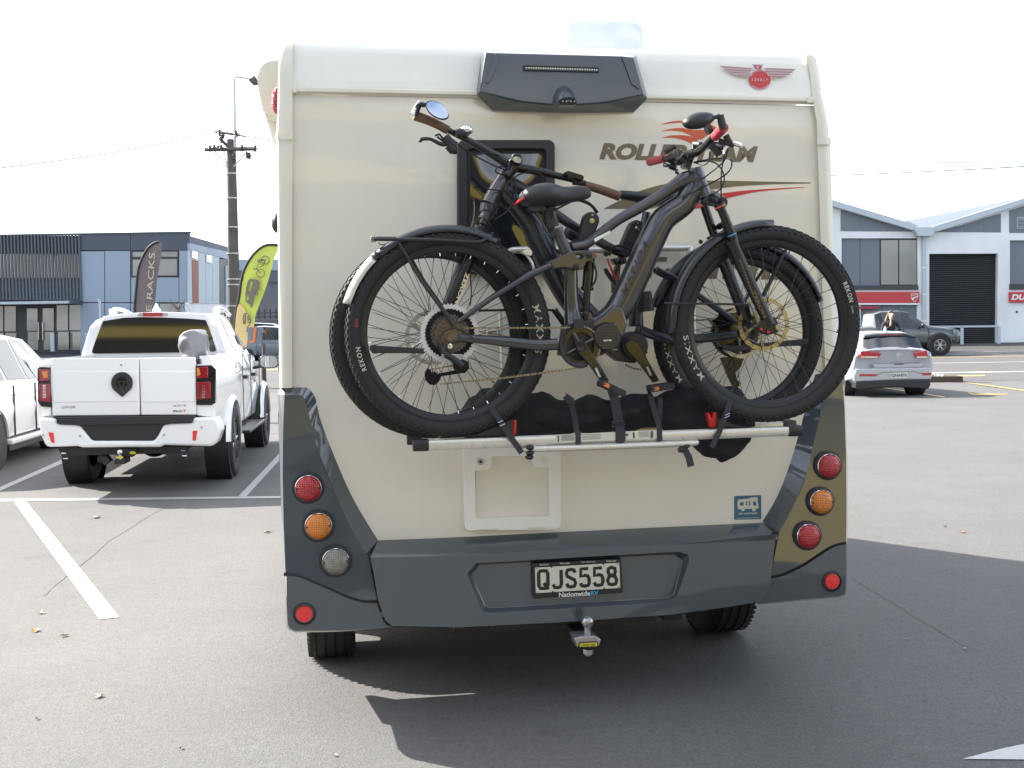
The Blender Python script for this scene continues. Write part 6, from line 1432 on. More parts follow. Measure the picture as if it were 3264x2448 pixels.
# head
b = MB(); hc_ = jp(.0, -.02, 1.60)
rows = []
for i in range(15):
    th = pi * i / 14; rows.append([])
    for j in range(20):
        a = 2 * pi * j / 20; x = .074 * sin(th) * cos(a); y = .092 * sin(th) * sin(a); z = .115 * cos(th)
        if z < 0: x *= 1 + z * 2.2; y *= 1 + z * 1.2 if y < 0 else 1
        if abs(x) < .02 and y < -.05 and -.04 < z < .02: y -= .018 * (1 - abs(x) / .02)
        rows[-1].append(hc_ + Vector((x, y, z)) * s_)
b.loft(rows, True); b.build('head', skinm, PS, smooth=80)
b = MB()
for i in range(11):
    pass
rows = []
for i in range(12):
    th = pi * .98 * i / 11; r_ = []
    for j in range(20):
        a = 2 * pi * j / 20; k = 1.12
        x, y, z = .078 * sin(th) * cos(a) * k, .094 * sin(th) * sin(a) * k + .012, .118 * cos(th) * 1.06 + .004
        if y < -.03 and z < .05: y = -.03
        r_.append(hc_ + Vector((x, y, z)) * s_)
    rows.append(r_)
b.loft(rows, True); b.tube([hc_ + Vector((-.03, .06, .0)) * s_, hc_ + Vector((-.09, .05, -.14)) * s_, hc_ + Vector((-.13, .0, -.26)) * s_, hc_ + Vector((-.16, -.04, -.36)) * s_], [.06 * s_, .06 * s_, .045 * s_, .02 * s_], seg=8); b.build('hair', hairm, PS, smooth=70)
b = MB()
for x in (-.028, .028): b.ball(hc_ + Vector((x, -.088, .012)) * s_, .010, .006, .006, 8, 6)
b.tube([hc_ + Vector((-.07, -.06, .075)) * s_, hc_ + Vector((0, -.105, .07)) * s_, hc_ + Vector((.07, -.06, .075)) * s_], .012, seg=6); b.build('sunglasses', blackgl, PS, smooth=50)
# hand with five fingers round the phone
hw_ = jp(-.045, -.17, 1.52)
V = [jp(-.08, -.22, 1.30), jp(-.06, -.20, 1.42), hw_]; E_ = [(0, 1), (1, 2)]; Rr = [.03, .024, .032]
skin_mesh('forearm', V, E_, Rr, skinm, PS.root, 1)
b = MB()
for k in range(4):
    q = hw_ + Vector((-.025 + .0, -.02, .03 - k * .018)) * s_; b.tube([q, q + Vector((.02, -.03, .012)) * s_, q + Vector((.05, -.02 - .002 * k, .015)) * s_, q + Vector((.06 - k * .004, .0, .012)) * s_], [.009 * s_, .009 * s_, .008 * s_, .006 * s_], seg=6, sub=2)
b.tube([hw_ + Vector((-.02, 0, -.01)) * s_, hw_ + Vector((-.04, .02, .03)) * s_, hw_ + Vector((-.03, .03, .06)) * s_], [.011 * s_, .010 * s_, .008 * s_], seg=6); b.build('fingers', skinm, PS, smooth=60)
pb = MB(); c = hw_ + Vector((-.005, .012, .05)) * s_; u_ = Vector((.35, -.2, .9)).normalized(); v_ = Vector((0, -1, -.2)).normalized(); n_ = u_.cross(v_).normalized(); v_ = n_.cross(u_)
Q = [c + (u_ * a + v_ * d) * s_ for a, d in ((-.075, -.036), (.075, -.036), (.075, .036), (-.075, .036))]; pb.prism(Q, n_ * .008 * s_)
solo(pb, 'phone', mat('phone_white', (.6, .6, .62), .3), 'pale phone held against the face of the person beyond the hatchback', 'phone', WORLD, c, bevel=.002)
# ------------------------------------------------------------------ e-bikes on the rack
ND = -.44
def N_(f, x, y, off=0.0): return RV.at(f, x, y, ND - off)
_xf, _xr = RV.at('s', 1380, 1076, -.34).x, RV.at('s', 2355, 1062, -.22).x
FB = (-.22 + .34) / (_xr - _xf); FA = -.34 - FB * _xf
def Fb(f, x, y, off=0.0): return RV.at(f, x, y, FA - off, FB)
def P_(fn, f, L, off=0.0): return [fn(f, *q[:2], (q[2] if len(q) > 2 else off)) for q in L]

def bike_wheel(T, c, R, disc=None, cass=False, label=None, ph=0.0):
    rim_o, rim_i = R - .056, R - .080
    b = MB(); b.lathe([(rim_i, -.008), (rim_i + .004, -.013), (rim_o, -.015), (rim_o + .003, -.012), (rim_o + .003, .012), (rim_o, .015), (rim_i + .004, .013), (rim_i, .008)], c, 'y', 72)
    w = b.build('wheel', rimblk, T, smooth=50)
    b = MB(); rc = R - .031; tr = .0285
    prof = []
    for k in range(15):
        a = -150 + 300 * k / 14; prof.append((rc + tr * cos(radians(a)), tr * sin(radians(a))))
    prof[0] = (rim_o - .002, -.012); prof[-1] = (rim_o - .002, .012)
    b.lathe(prof, c, 'y', 84)
    b.build('tyre', blackrub, w, smooth=60)
    b = MB(); rows_ = ((-62, .0050, 0), (-36, .0042, .5), (-12, .0035, 0), (12, .0035, .5), (36, .0042, 0), (62, .0050, .5))
    K = 84
    for k in range(K):
        for (pa, hs, sh) in rows_:
            a = 2 * pi * (k + sh) / K; p0 = radians(pa)
            n = Vector((cos(a) * cos(p0), sin(p0), sin(a) * cos(p0)))
            t = Vector((-sin(a), 0, cos(a))); s_ = n.cross(t)
            q = Vector(c) + Vector((cos(a), 0, sin(a))) * rc + n * (tr - .001)
            A = t * (.0068 if abs(pa) > 50 else .0075); B = s_ * hs; n2 = n * .0045
            b.add([q - A - B, q + A - B, q + A + B, q - A + B, q - A * .85 - B * .8 + n2, q + A * .85 - B * .8 + n2, q + A * .85 + B * .8 + n2, q - A * .85 + B * .8 + n2],
                  [(4, 5, 6, 7), (0, 1, 5, 4), (1, 2, 6, 5), (2, 3, 7, 6), (3, 0, 4, 7)])
    b.build('tread_knobs', blackrub, w, smooth=0, kind='stuff')
    b = MB(); b.lathe([(.0001, -.05), (.012, -.05), (.014, -.035), (.029, -.032), (.029, -.028), (.016, -.024), (.016, .024), (.029, .028), (.029, .032), (.014, .035), (.012, .05), (.0001, .05)], c, 'y', 28, False)
    b.build('hub', rimblk, w, smooth=40)
    for k in range(32):
        side_ = -1 if k % 2 else 1
        a = 2 * pi * (k + .25) / 32 + ph; da = radians(62) * (1 if (k // 2) % 2 else -1)
        h = Vector(c) + Vector((.028 * cos(a + da), side_ * .030, .028 * sin(a + da)))
        e = Vector(c) + Vector((rim_i * cos(a), side_ * .002, rim_i * sin(a)))
        b = MB(); b.tube([h, e], .0011, seg=4, cap=False); s_ = b.build('spoke', rimblk, w, smooth=60)
    b = MB()
    for k in range(32):
        a = 2 * pi * (k + .25) / 32 + ph; u = Vector((cos(a), 0, sin(a)))
        b.tube([Vector(c) + u * (rim_i - .012), Vector(c) + u * (rim_i + .001)], .0021, seg=6)
    b.build('spoke_nipples', brass if label == 'gold' else chrome, w, kind='stuff')
    if disc:
        dm, rd, dy = disc; cc = Vector(c) + Vector((0, dy, 0))
        b = MB(); n = 72; O_, I_ = [], []
        O_ = [cc + Vector((cos(2 * pi * k / n), 0, sin(2 * pi * k / n))) * (rd + .0012 * sin(2 * pi * k / n * 18)) for k in range(n)]
        I_ = [cc + Vector((cos(2 * pi * k / n), 0, sin(2 * pi * k / n))) * (rd - .015) for k in range(n)]
        hl = []
        for k in range(36):
            a = 2 * pi * k / 36; r0 = rd - (.0048 if k % 2 else .0098); q = cc + Vector((cos(a), 0, sin(a))) * r0
            hl.append([q + Vector((.0021 * cos(t), 0, .0021 * sin(t))) for t in [2 * pi * j / 6 for j in range(6)]])
        b.hole_plate(O_, [I_] + hl, (0, .0018, 0))
        for k in range(6):
            a = 2 * pi * k / 6
            for s2 in (.0, .30):
                u, v_ = a + s2 * .6, a + .5 - s2 * .2
                b.tube([cc + Vector((cos(u), 0, sin(u))) * .022, cc + Vector((cos(v_), 0, sin(v_))) * (rd - .013)], .0032, seg=4)
        b.lathe([(.018, -.003), (.026, -.003), (.026, .003), (.018, .003)], cc, 'y', 30)
        b.build('brake_disc', dm, w, smooth=30)
    return w

def tyre_text(w, c, R, body, a0, a1, r0, r1, m, off=.027, bold=.012):
    b = MB()
    def fn(u, v):
        a = radians(a0 + (a1 - a0) * u); r = r0 + (r1 - r0) * v
        rc = R - .031; dr = r - rc; yy = sqrt(max(0, .0285 ** 2 - dr * dr)) + .0012
        return Vector(c) + Vector((r * cos(a), -yy, r * sin(a)))
    arc_text(b, body, fn, bold=bold, space=1.25); b.build('tyre_lettering', m, w, smooth=0)

def chain_run(b, P, pitch=.0127, hw=.0042):
    P = [Vector(p) for p in P]; L = [0]
    for i in range(len(P) - 1): L.append(L[-1] + (P[i + 1] - P[i]).length)
    n = int(L[-1] / pitch)
    def at(s_):
        for i in range(len(P) - 1):
            if s_ <= L[i + 1] or i == len(P) - 2: return P[i].lerp(P[i + 1], (s_ - L[i]) / max(1e-9, L[i + 1] - L[i]))
    for k in range(n):
        p, q = at(k * pitch), at((k + 1) * pitch); u = (q - p).normalized(); v = Vector((0, 1, 0)).cross(u)
        wd = .0028 if k % 2 else .0042
        for sy in ((-.0030, .0030),):
            a_ = [p - u * .003 + v * wd, p + (q - p) * .5 + v * wd * .55, q + u * .003 + v * wd, q + u * .003 - v * wd, p + (q - p) * .5 - v * wd * .55, p - u * .003 - v * wd]
            b.prism([x + Vector((0, sy[0] * (1.2 if k % 2 == 0 else .8), 0)) for x in a_], (0, .006 * (1.2 if k % 2 == 0 else .8), 0))
def arcpts(c, r, a0, a1, n=24, y=0):
    return [Vector(c) + Vector((r * cos(radians(a0 + (a1 - a0) * k / n)), y, r * sin(radians(a0 + (a1 - a0) * k / n)))) for k in range(n + 1)]
def gear(b, c, r, teeth, th, depth=.004, inner=None):
    n = teeth * 4; L = [Vector(c) + Vector((cos(2 * pi * k / n), 0, sin(2 * pi * k / n))) * (r if k % 4 in (0, 1) else r - depth) for k in range(n)]
    if inner: b.hole_plate(L, [circ(c, inner, 40)], (0, th, 0))
    else: b.prism(L, (0, th, 0))
def fender(T, c, r, a0, a1, m, name='mudguard', w=.032, n=26):
    b = MB(); rows = []
    for k in range(n + 1):
        a = radians(a0 + (a1 - a0) * k / n); u = Vector((cos(a), 0, sin(a)))
        t = min(1, min(k, n - k) / 2.2 + .35)
        pr = [(-w, -.018), (-w * .85, -.004), (-w * .5, .004), (0, .007), (w * .5, .004), (w * .85, -.004), (w, -.018)]
        outer = [Vector(c) + u * (r + h) + Vector((0, y * t, 0)) for y, h in pr]
        inn = [Vector(c) + u * (r + h - .003) + Vector((0, y * t * .93, 0)) for y, h in pr][::-1]
        rows.append(outer + inn)
    b.loft(rows, True, True); return b.build(name, m, T, smooth=60)
def pedal(T, c, ax, name='pedal'):
    u = (Vector(ax)).normalized(); b = MB(); nrm = Vector((0, 1, 0)).cross(u)
    c = Vector(c)
    for s_ in (-.03, .03):
        q = c + Vector((0, s_, 0))
        b.prism([q - u * .045 - nrm * .012, q + u * .045 - nrm * .012, q + u * .05, q + u * .045 + nrm * .012, q - u * .045 + nrm * .012, q - u * .05], (0, .012, 0))
    for k in (-.04, 0, .04):
        q = c + u * k; b.tube([q + Vector((0, -.035, 0)), q + Vector((0, .04, 0))], .007, seg=8)
    p = b.build(name, blackpl, T, bevel=.001)
    b = MB()
    q = c - u * .03 + Vector((0, -.032, 0)); b.prism([q - u * .011 - nrm * .007, q + u * .011 - nrm * .007, q + u * .011 + nrm * .007, q - u * .011 + nrm * .007], (0, -.003, 0))
    b.build('pedal_reflector', amblens, p)
    return p

# ---------- near bike
cr = N_('W', 900, 860); cf = N_('G', 935, 836)
nb = Thing('electric_mountain_bike', 'graphite full suspension electric mountain bike facing right on the outer rack rail', 'bicycle', RV, (cr.x + .55, ND, cr.z - .372), 'bicycles on the rack')
wr = bike_wheel(nb, cr, .372, None, ph=.05)
wfr = bike_wheel(nb, cf, .372, (gold, .1015, .03), label='gold', ph=.02)
tyre_text(wr, cr, .372, "MAXXIS", 17.5, -13.5, .317, .341, tyreink)
tyre_text(wr, cr, .372, "REKON", 202.5, 187.5, .321, .338, platew, bold=.012)
tyre_text(wr, cr, .372, "EXO", 175, 170, .327, .337, redink)
tyre_text(wfr, cf, .372, "MAXXIS", 217.5, 186.5, .318, .342, tyreink)
tyre_text(wfr, cf, .372, "REKON", 27, 13.5, .328, .345, platew, bold=.012)
tyre_text(wfr, cf, .372, "29x2.40WT", 11, 6, .331, .338, platew, bold=0)
# frame
b = MB(); b.tube([N_('L', 1008, 540), N_('L', 1022, 600), N_('L', 1060, 720), N_('L', 1088, 795)], [.027, .030, .031, .034], seg=20, sub=4)
b.build('head_tube', frameg, nb, smooth=60)
b = MB(); b.tube(P_(N_, 'L', [(1040, 640), (930, 640), (820, 705), (680, 802), (500, 905), (330, 1000)]) + P_(N_, 'K', [(860, 100), (760, 170), (640, 200)]), [.034, .030, .024, .021, .020, .019, .018, .018, .020], seg=16, sub=5)
b.build('top_tube', frameg, nb, smooth=60)
b = MB(); b.tube(P_(N_, 'L', [(1060, 690), (985, 745)]) + P_(N_, 'E', [(640, 100), (520, 190), (450, 310), (372, 480), (300, 640), (225, 770), (120, 840), (40, 850)]), [.036, .042, .044, .047, .050, .052, .052, .050, .040, .030], seg=20, sub=5, flat=.82)
dtb = b.build('down_tube', frameg, nb, smooth=60)
b = MB(); text_quad(b, "MERIDA", [RV.at('K', x, y, ND - .0465) for x, y in ((1115, 650), (1345, 175), (1310, 88), (1085, 590))], bold=.02, space=1.15)
b.build('frame_lettering', frameg2, dtb, smooth=0)
b = MB(); b.tube(P_(N_, 'K', [(505, 20), (540, 130), (600, 260)]) + P_(N_, 'K', [(628, 400), (630, 600), (640, 760), (660, 880)]), [.019, .021, .024, .024, .026, .029, .04], seg=16, sub=4)
b.build('seat_tube', frameg, nb, smooth=60)
b = MB(); b.tube(P_(N_, 'F', [(928, 700), (950, 800)]), .0158, seg=16); b.build('seat_post', blackgl, nb, smooth=60)
b = MB(); b.tube(P_(N_, 'F', [(940, 770), (950, 815)]), .020, seg=16); b.tube(P_(N_, 'F', [(955, 845), (960, 870)]), .022, seg=16); b.tube(P_(N_, 'F', [(960, 855), (1000, 850)], .0), .006)
b.build('seat_clamp', blackpl, nb, smooth=50)
# motor and bracket
b = MB(); c = N_('K', 930, 1015, .02); b.lathe([(.0001, -.055), (.044, -.055), (.050, -.050), (.052, .05), (.0001, .052)], c, 'y', 40, False)
c2 = N_('K', 715, 1095); b.lathe([(.0001, -.04), (.058, -.035), (.066, -.02), (.066, .05), (.0001, .055)], c2, 'y', 40, False)
b.prism([p + Vector((0, -.045, 0)) for p in P_(N_, 'K', [(560, 900), (800, 850), (1040, 900), (1060, 1040), (1030, 1100), (880, 1180), (600, 1200), (520, 1180)])], (0, .09, 0))
mo = b.build('motor', blackpl, nb, smooth=40, bevel=.004)
b = MB()
for k in range(9):
    z = c.z + .040 - k * .0098; hw = sqrt(max(0, .044 ** 2 - (z - c.z) ** 2)); b.box(c.x - hw, c.x + hw, c.y - .0575, c.y - .054, z - .0025, z + .0025)
b.build('motor_cover_ribs', frameg2, mo)
b = MB(); text_quad(b, "EP8", [RV.at('K', x, y, ND - .0785) for x, y in ((925, 1052), (998, 1050), (1002, 1036), (930, 1038))], bold=.03); b.build('motor_lettering', whiteink, mo, smooth=0)
b = MB(); b.prism([p + Vector((0, -.046, 0)) for p in P_(N_, 'K', [(800, 880), (900, 820), (1000, 720), (1080, 760), (1120, 900), (1070, 1030), (1045, 1010), (1000, 930), (920, 895), (850, 920), (800, 960)])], (0, .092, 0))
b.build('motor_cradle', frameg, nb, smooth=30, bevel=.008, seg=3)
for q in ((438, 358), (680, 372), (797, 268), (770, 805), (1000, 910)): b = MB(); b.lathe([(.0001, -.004), (.008, -.004), (.0115, -.002), (.0125, .004)], N_('K', *q, .052 if q[0] != 770 else .03), seg=20, closed=False); b.build('pivot_bolt', blackgl, nb, smooth=50)
rk = P_(N_, 'K', [(400, 355), (420, 325), (520, 280), (610, 242), (700, 232), (790, 240), (826, 262), (826, 300), (790, 320), (745, 335), (715, 400), (680, 412), (640, 395), (560, 385), (450, 392), (415, 388)])
b = MB(); b.hole_plate([p + Vector((0, -.048, 0)) for p in rk], [[p + Vector((0, -.048, 0)) for p in P_(N_, 'K', [(635, 275), (660, 262), (735, 262), (738, 275), (695, 312), (680, 314)])]], (0, .012, 0))
b.hole_plate([p + Vector((0, .036, 0)) for p in rk], [[p + Vector((0, .036, 0)) for p in P_(N_, 'K', [(635, 275), (660, 262), (735, 262), (738, 275), (695, 312), (680, 314)])]], (0, .012, 0))
b.build('rocker_link', frameg, nb, smooth=30, bevel=.003)
for sy in (.045, -.045):
    b = MB(); b.tube(P_(N_, 'K', [(440, 358), (270, 440), (100, 540), (0, 600)], sy) + P_(N_, 'C', [(1000, 690), (800, 832)], sy), [.013, .014, .012, .011, .010, .009], seg=12, sub=3)
    b.build('seat_stay', frameg, nb, smooth=60)
    b = MB(); b.tube(P_(N_, 'C', [(775, 930), (880, 935), (1000, 945), (1150, 960), (1300, 975), (1420, 970)], sy), [.013, .015, .017, .020, .021, .022], seg=14, sub=3, flat=.7)
    b.build('chain_stay', frameg, nb, smooth=60)
b = MB(); b.tube(P_(N_, 'K', [(290, 400), (275, 340), (235, 280), (205, 245)]), .0055, seg=8, sub=3); b.prism([p + Vector((0, -.02, 0)) for p in P_(N_, 'K', [(172, 240), (240, 203), (268, 240), (258, 275), (205, 262)])], (0, .04, 0))
b.build('cable_guide', alu, nb, smooth=40)
b = MB(); b.tube(P_(N_, 'K', [(800, 275), (775, 590)]), .0195, seg=18); b.tube(P_(N_, 'K', [(778, 560), (776, 585)]), .024, seg=18)
sh = b.build('shock', blackgl, nb, smooth=50)
b = MB(); b.tube(P_(N_, 'K', [(776, 590), (766, 775)]), .0135, seg=16); b.build('shock_shaft', rimblk, sh, smooth=50)
b = MB(); b.tube(P_(N_, 'K', [(830, 330), (860, 420), (850, 500), (800, 580)], .02), .004, seg=8, sub=4); b.build('shock_hose', blackrub, sh, smooth=50)
b = MB(); b.ball(N_('K', 845, 268, .01), .010, .008, .007); b.build('shock_dial', redpl, sh)
b = MB(); b.prism([p + Vector((0, -.02, 0)) for p in P_(N_, 'K', [(670, 785), (745, 790), (800, 790), (830, 870), (790, 890), (760, 830), (670, 825)])], (0, .04, 0)); b.build('shock_mount', frameg, nb, smooth=30, bevel=.003)
# chainring, crank, pedals
RX = .062
ccr = N_('K', 715, 1100, RX)
b = MB(); gear(b, ccr, .071, 36, .003, .005, .052)
for k in range(4):
    a = 2 * pi * k / 4 + .5; b.tube([ccr + Vector((.02 * cos(a), 0, .02 * sin(a))), ccr + Vector((.056 * cos(a), 0, .056 * sin(a)))], .008, seg=6)
b.build('chainring', blackgl, nb, smooth=30)
b = MB(); b.lathe([(.070, -.003), (.076, -.002), (.078, .001), (.074, .003), (.060, .003)], ccr + Vector((0, -.004, 0)), 'y', 48, True, radians(150), radians(290)); b.prism([p + Vector((0, -.006, 0)) for p in P_(N_, 'K', [(650, 850), (740, 850), (745, 930), (650, 935)], RX)], (0, .01, 0)); b.build('chain_guard', blackpl, nb, smooth=40)
b = MB()
ca = P_(N_, 'K', [(665, 1060), (720, 1035), (770, 1070), (860, 1210), (975, 1400), (960, 1450), (900, 1420), (790, 1260), (690, 1150)], RX + .012)
b.prism(ca, (0, .014, 0)); cra = b.build('crank_arm', blackgl, nb, smooth=30, bevel=.004, seg=3)
b = MB(); text_quad(b, "SHIMANO", [RV.at('K', x, y, ND - RX - .0128) for x, y in ((845, 1300), (885, 1385), (905, 1375), (865, 1290))], bold=.03); b.build('crank_lettering', whiteink, cra, smooth=0)
b = MB(); b.lathe([(.0001, .001), (.009, .0), (.012, -.003), (.016, -.003), (.018, .0)], N_('K', 720, 1102, RX + .016), seg=24, closed=False); b.build('crank_bolt', rimblk, cra, smooth=50)
b = MB(); c3 = N_('K', 715, 1100, -RX - .02); b.tube([c3, c3 * 2 - N_('K', 950, 1430, -RX - .02)], .012, seg=10); b.build('crank_arm', blackgl, nb, smooth=50)
pd = N_('K', 1000, 1480, RX + .07); pedal(nb, pd, (N_('K', 1140, 1550, RX + .07) - N_('K', 870, 1420, RX + .07)))
# cassette
hc = N_('W', 935, 870, 0)
ch_ = cr
b = MB(); gear(b, ch_ + Vector((0, -.030, 0)), .108, 51, .002, .005, .088); b.build('cassette_ring', ringm, wr, smooth=30)
for i, (r, mm) in enumerate(((.090, blackgl), (.080, blackgl), (.071, cogm), (.063, cogm), (.055, brass), (.048, cogm), (.041, brass), (.034, cogm), (.028, brass))):
    b = MB(); gear(b, ch_ + Vector((0, -.033 - i * .0032, 0)), r, int(r * 480), .0018, .004); b.build('sprocket', mm, wr, smooth=30)
b = MB()
yo = -.062
chain_run(b, P_(N_, 'C', [(840, 870), (1450, 868)], .062) + P_(N_, 'K', [(620, 925)], .062)); 
chain_run(b, [ccr + Vector((.0725 * cos(a), 0, .0725 * sin(a))) for a in [radians(88 - 7 * k) for k in range(24)]])
chain_run(b, P_(N_, 'K', [(740, 1290), (450, 1330), (0, 1388)], .062) + P_(N_, 'C', [(690, 1218)], .062))
chain_run(b, P_(N_, 'C', [(620, 1130), (700, 1115), (780, 1100)], .062))
b.build('chain', chainm, nb, smooth=0, kind='stuff')
# derailleur
b = MB(); b.prism(P_(N_, 'W', [(745, 1105), (725, 1140), (730, 1190), (760, 1225), (800, 1228), (830, 1200), (845, 1170), (820, 1150), (780, 1150), (770, 1120)], .075), (0, .004, 0))
b.prism(P_(N_, 'W', [(820, 1145), (1000, 1110), (1010, 1140), (830, 1168)], .075), (0, .004, 0))
c4 = N_('W', 793, 1168, .070); gear(b, c4, .022, 14, .004, .006)
b.prism([p for p in P_(N_, 'W', [(930, 1060), (990, 1040), (1040, 1060), (1045, 1110), (1010, 1145), (960, 1135), (930, 1110)], .085)], (0, .03, 0))
b.tube(P_(N_, 'W', [(1000, 1090), (920, 1030), (860, 1000), (830, 940)], .08), [.016, .014, .012, .012], seg=10)
b.build('rear_derailleur', blackgl, nb, smooth=30, bevel=.0015)
b = MB(); b.prism(P_(N_, 'W', [(890, 1025), (905, 1005), (1000, 1008), (1005, 1030), (975, 1062)], .09), (0, .01, 0)); b.build('derailleur_plate', steel, nb, bevel=.002)
b = MB(); b.lathe([(.0001, -.004), (.004, -.004), (.009, -.003), (.0105, .002)], N_('W', 907, 950, .078), seg=18, closed=False); b.lathe([(.0001, -.004), (.005, -.004), (.007, 0)], N_('W', 862, 1016, .09), seg=12, closed=False); b.build('axle_bolt', chrome, nb, smooth=50)
b = MB(); b.prism(P_(N_, 'W', [(890, 870), (900, 835), (935, 825), (990, 880), (1000, 910), (960, 925), (920, 935), (893, 915)], .055), (0, .014, 0)); b.build('dropout', frameg, nb, bevel=.003)
b = MB(); b.tube(P_(N_, 'W', [(1075, 895), (1000, 845), (930, 820), (860, 850), (825, 910), (850, 960)], .07), .0022, seg=6, sub=5); b.build('gear_cable', blackrub, nb, smooth=60)
# mudguards, rack and stays
fender(nb, cr, .384, 60, 133, frameg2); fender(nb, cr, .386, 133.5, 163, alu); fender(nb, cr, .388, 130, 135, blackpl, w=.034, n=4)
fender(nb, cf, .386, 86, 184, frameg2)
b = MB(); b.tube(P_(N_, 'W', [(365, 185, .05), (800, 190, .05), (1080, 205, .05), (1140, 195, .04), (1215, 145, 0)]), .0065, seg=8, sub=3); b.tube(P_(N_, 'W', [(380, 178, -.05), (800, 183, -.05), (1080, 200, -.05), (1140, 190, -.04), (1215, 145, 0)]), .0065, seg=8, sub=3)
b.tube([N_('W', 372, 185, .05), N_('W', 372, 180, -.05)], .0065); b.tube([N_('W', 700, 186, .05), N_('W', 700, 182, -.05)], .005)
b.build('carrier', blackpl, nb, smooth=50)
b = MB(); b.tube(P_(N_, 'W', [(540, 205, .045), (700, 480, .05), (880, 720, .06), (935, 800, .062)]), [.0055, .0065, .008, .009], seg=8); b.tube(P_(N_, 'W', [(560, 205, -.045), (720, 480, -.05), (890, 720, -.06)]), .0055, seg=8)
b.build('carrier_stay', blackpl, nb, smooth=50)
b = MB(); b.prism([p + Vector((0, -.03, 0)) for p in P_(N_, 'W', [(333, 172), (370, 165), (380, 205), (340, 208)])], (0, .06, 0)); b.build('tail_light', clrlens, nb, bevel=.003)
b = MB(); b.tube(P_(N_, 'W', [(395, 210), (410, 222), (440, 222), (465, 205)], .03), .0018, seg=6, sub=3); b.build('tail_light_cable', blackrub, nb)
b = MB(); b.tube(P_(N_, 'G', [(160, 680), (500, 683), (790, 690)], .06), .0042, seg=8); b.build('mudguard_stay', blackpl, nb)
# fork
for off, nm in ((.062, 0), (-.062, 1)):
    up = P_(N_, 'E', [(868, 110), (955, 320)], off) if not nm else P_(N_, 'E', [(770, 110), (835, 300)], off)
    lowl = P_(N_, 'E', [(935, 325), (1020, 520), (1100, 690), (1180, 850)], off) if not nm else P_(N_, 'E', [(825, 290), (900, 480), (980, 690), (1040, 850)], off)
    b = MB(); b.tube(up, .0165, seg=18); st_ = b.build('fork_stanchion', blackgl, nb, smooth=60)
    b = MB(); b.tube(lowl, [.024, .023, .022, .020], seg=18); b.tube([lowl[0], lowl[0].lerp(lowl[1], .12)], .027, seg=18); lg = b.build('fork_lower', rimblk, nb, smooth=60)
    if not nm:
        b = MB(); text_quad(b, "ZERON", [RV.at('E', x, y, ND - .062 - .0225) for x, y in ((1060, 640), (1140, 808), (1158, 800), (1085, 630))], bold=.03)
        for k in range(9):
            x, y = 985 + k * 8.2, 440 + k * 22
            b.prism([RV.at('E', x + dx, y + dy, ND - .062 - .0235) for dx, dy in ((0, 0), (14, 10), (22, 26), (8, 16))], (0, .0006, 0))
        b.build('fork_lettering', brass, lg, smooth=0)
        b = MB(); b.tube([up[1].lerp(up[0], .13), up[1].lerp(up[0], .16)], .0175, seg=18); b.build('travel_ring', blueink, lg)
        b = MB(); b.tube([up[0].lerp(up[1], -.07), up[0].lerp(up[1], .09)], [.021, .021], seg=16); fc = b.build('fork_cap', blackgl, nb, smooth=40)
        b = MB(); b.tube([up[0].lerp(up[1], .0), up[0].lerp(up[1], .035)], .0216, seg=16); b.build('cap_ring', orangeink, fc)
b = MB(); A, B = N_('E', 760, 70, -.07), N_('E', 880, 95, .07); b.tube([A, A.lerp(B, .5) + Vector((0, 0, .012)), B], [.022, .030, .024], seg=14, sub=4); b.tube([N_('L', 1088, 790), N_('E', 800, 75)], .03, seg=16); b.build('fork_crown', frameg2, nb, smooth=60)
b = MB(); b.tube([N_('E', 905, 250, .06), N_('E', 900, 220, 0), N_('E', 860, 240, -.06)], .012, seg=10, sub=4); b.build('fork_brace', rimblk, nb, smooth=60)
b = MB(); b.prism(P_(N_, 'G', [(880, 810), (960, 800), (1010, 835), (1045, 860), (1020, 900), (960, 918), (900, 912), (870, 870)], .075), (0, .022, 0)); b.build('fork_dropout', rimblk, nb, bevel=.004)
b = MB(); b.lathe([(.0001, -.001), (.006, -.001), (.008, -.004), (.011, -.003), (.011, .003)], N_('G', 1020, 862, .078), seg=20, closed=False); b.build('thru_axle', gold, nb, smooth=50)
b = MB(); b.prism(P_(N_, 'G', [(835, 740), (855, 735), (898, 855), (880, 865)], .07), (0, .01, 0)); b.build('axle_lever', mat('olive_decal', (.2, .22, .08), .5), nb)
b = MB(); b.ball(N_('G', 893, 877, .08), .006); b.ball(N_('G', 945, 897, .08), .006); b.build('rebound_dial', redpl, nb)
b = MB(); b.prism(P_(N_, 'G', [(760, 700), (800, 680), (830, 800), (790, 830), (770, 780)], .0), (0, .03, 0)); b.build('brake_caliper', blackgl, nb, bevel=.004)
# near cockpit: bar seen end-on, right end towards the viewer
b = MB()
bar = [N_('L', 740, 458, -.24), N_('L', 860, 430, -.12), N_('L', 960, 420, -.02), N_('L', 1040, 395, .08), N_('L', 1115, 330, .19), N_('L', 1175, 262, .27)]
b.tube(bar, [.011, .013, .017, .016, .013, .011], seg=14, sub=4); b.build('handlebar', blackgl, nb, smooth=60)
b = MB(); b.tube([N_('L', 612, 487, -.36), N_('L', 660, 478, -.31), N_('L', 745, 455, -.24)], [.017, .0155, .0155], seg=16, sub=2); b.build('grip', redg, nb, smooth=60)
b = MB(); b.tube([N_('L', 1190, 262, .28), N_('L', 1262, 185, .38)], [.0165, .017], seg=16); b.build('grip', redg, nb, smooth=60)
b = MB(); b.tube(P_(N_, 'L', [(925, 545), (945, 470), (960, 420)]), [.020, .021, .024], seg=12); b.tube(P_(N_, 'L', [(945, 500), (880, 440)]), [.02, .022], seg=12)
b.build('stem', blackgl, nb, smooth=50)
b = MB()
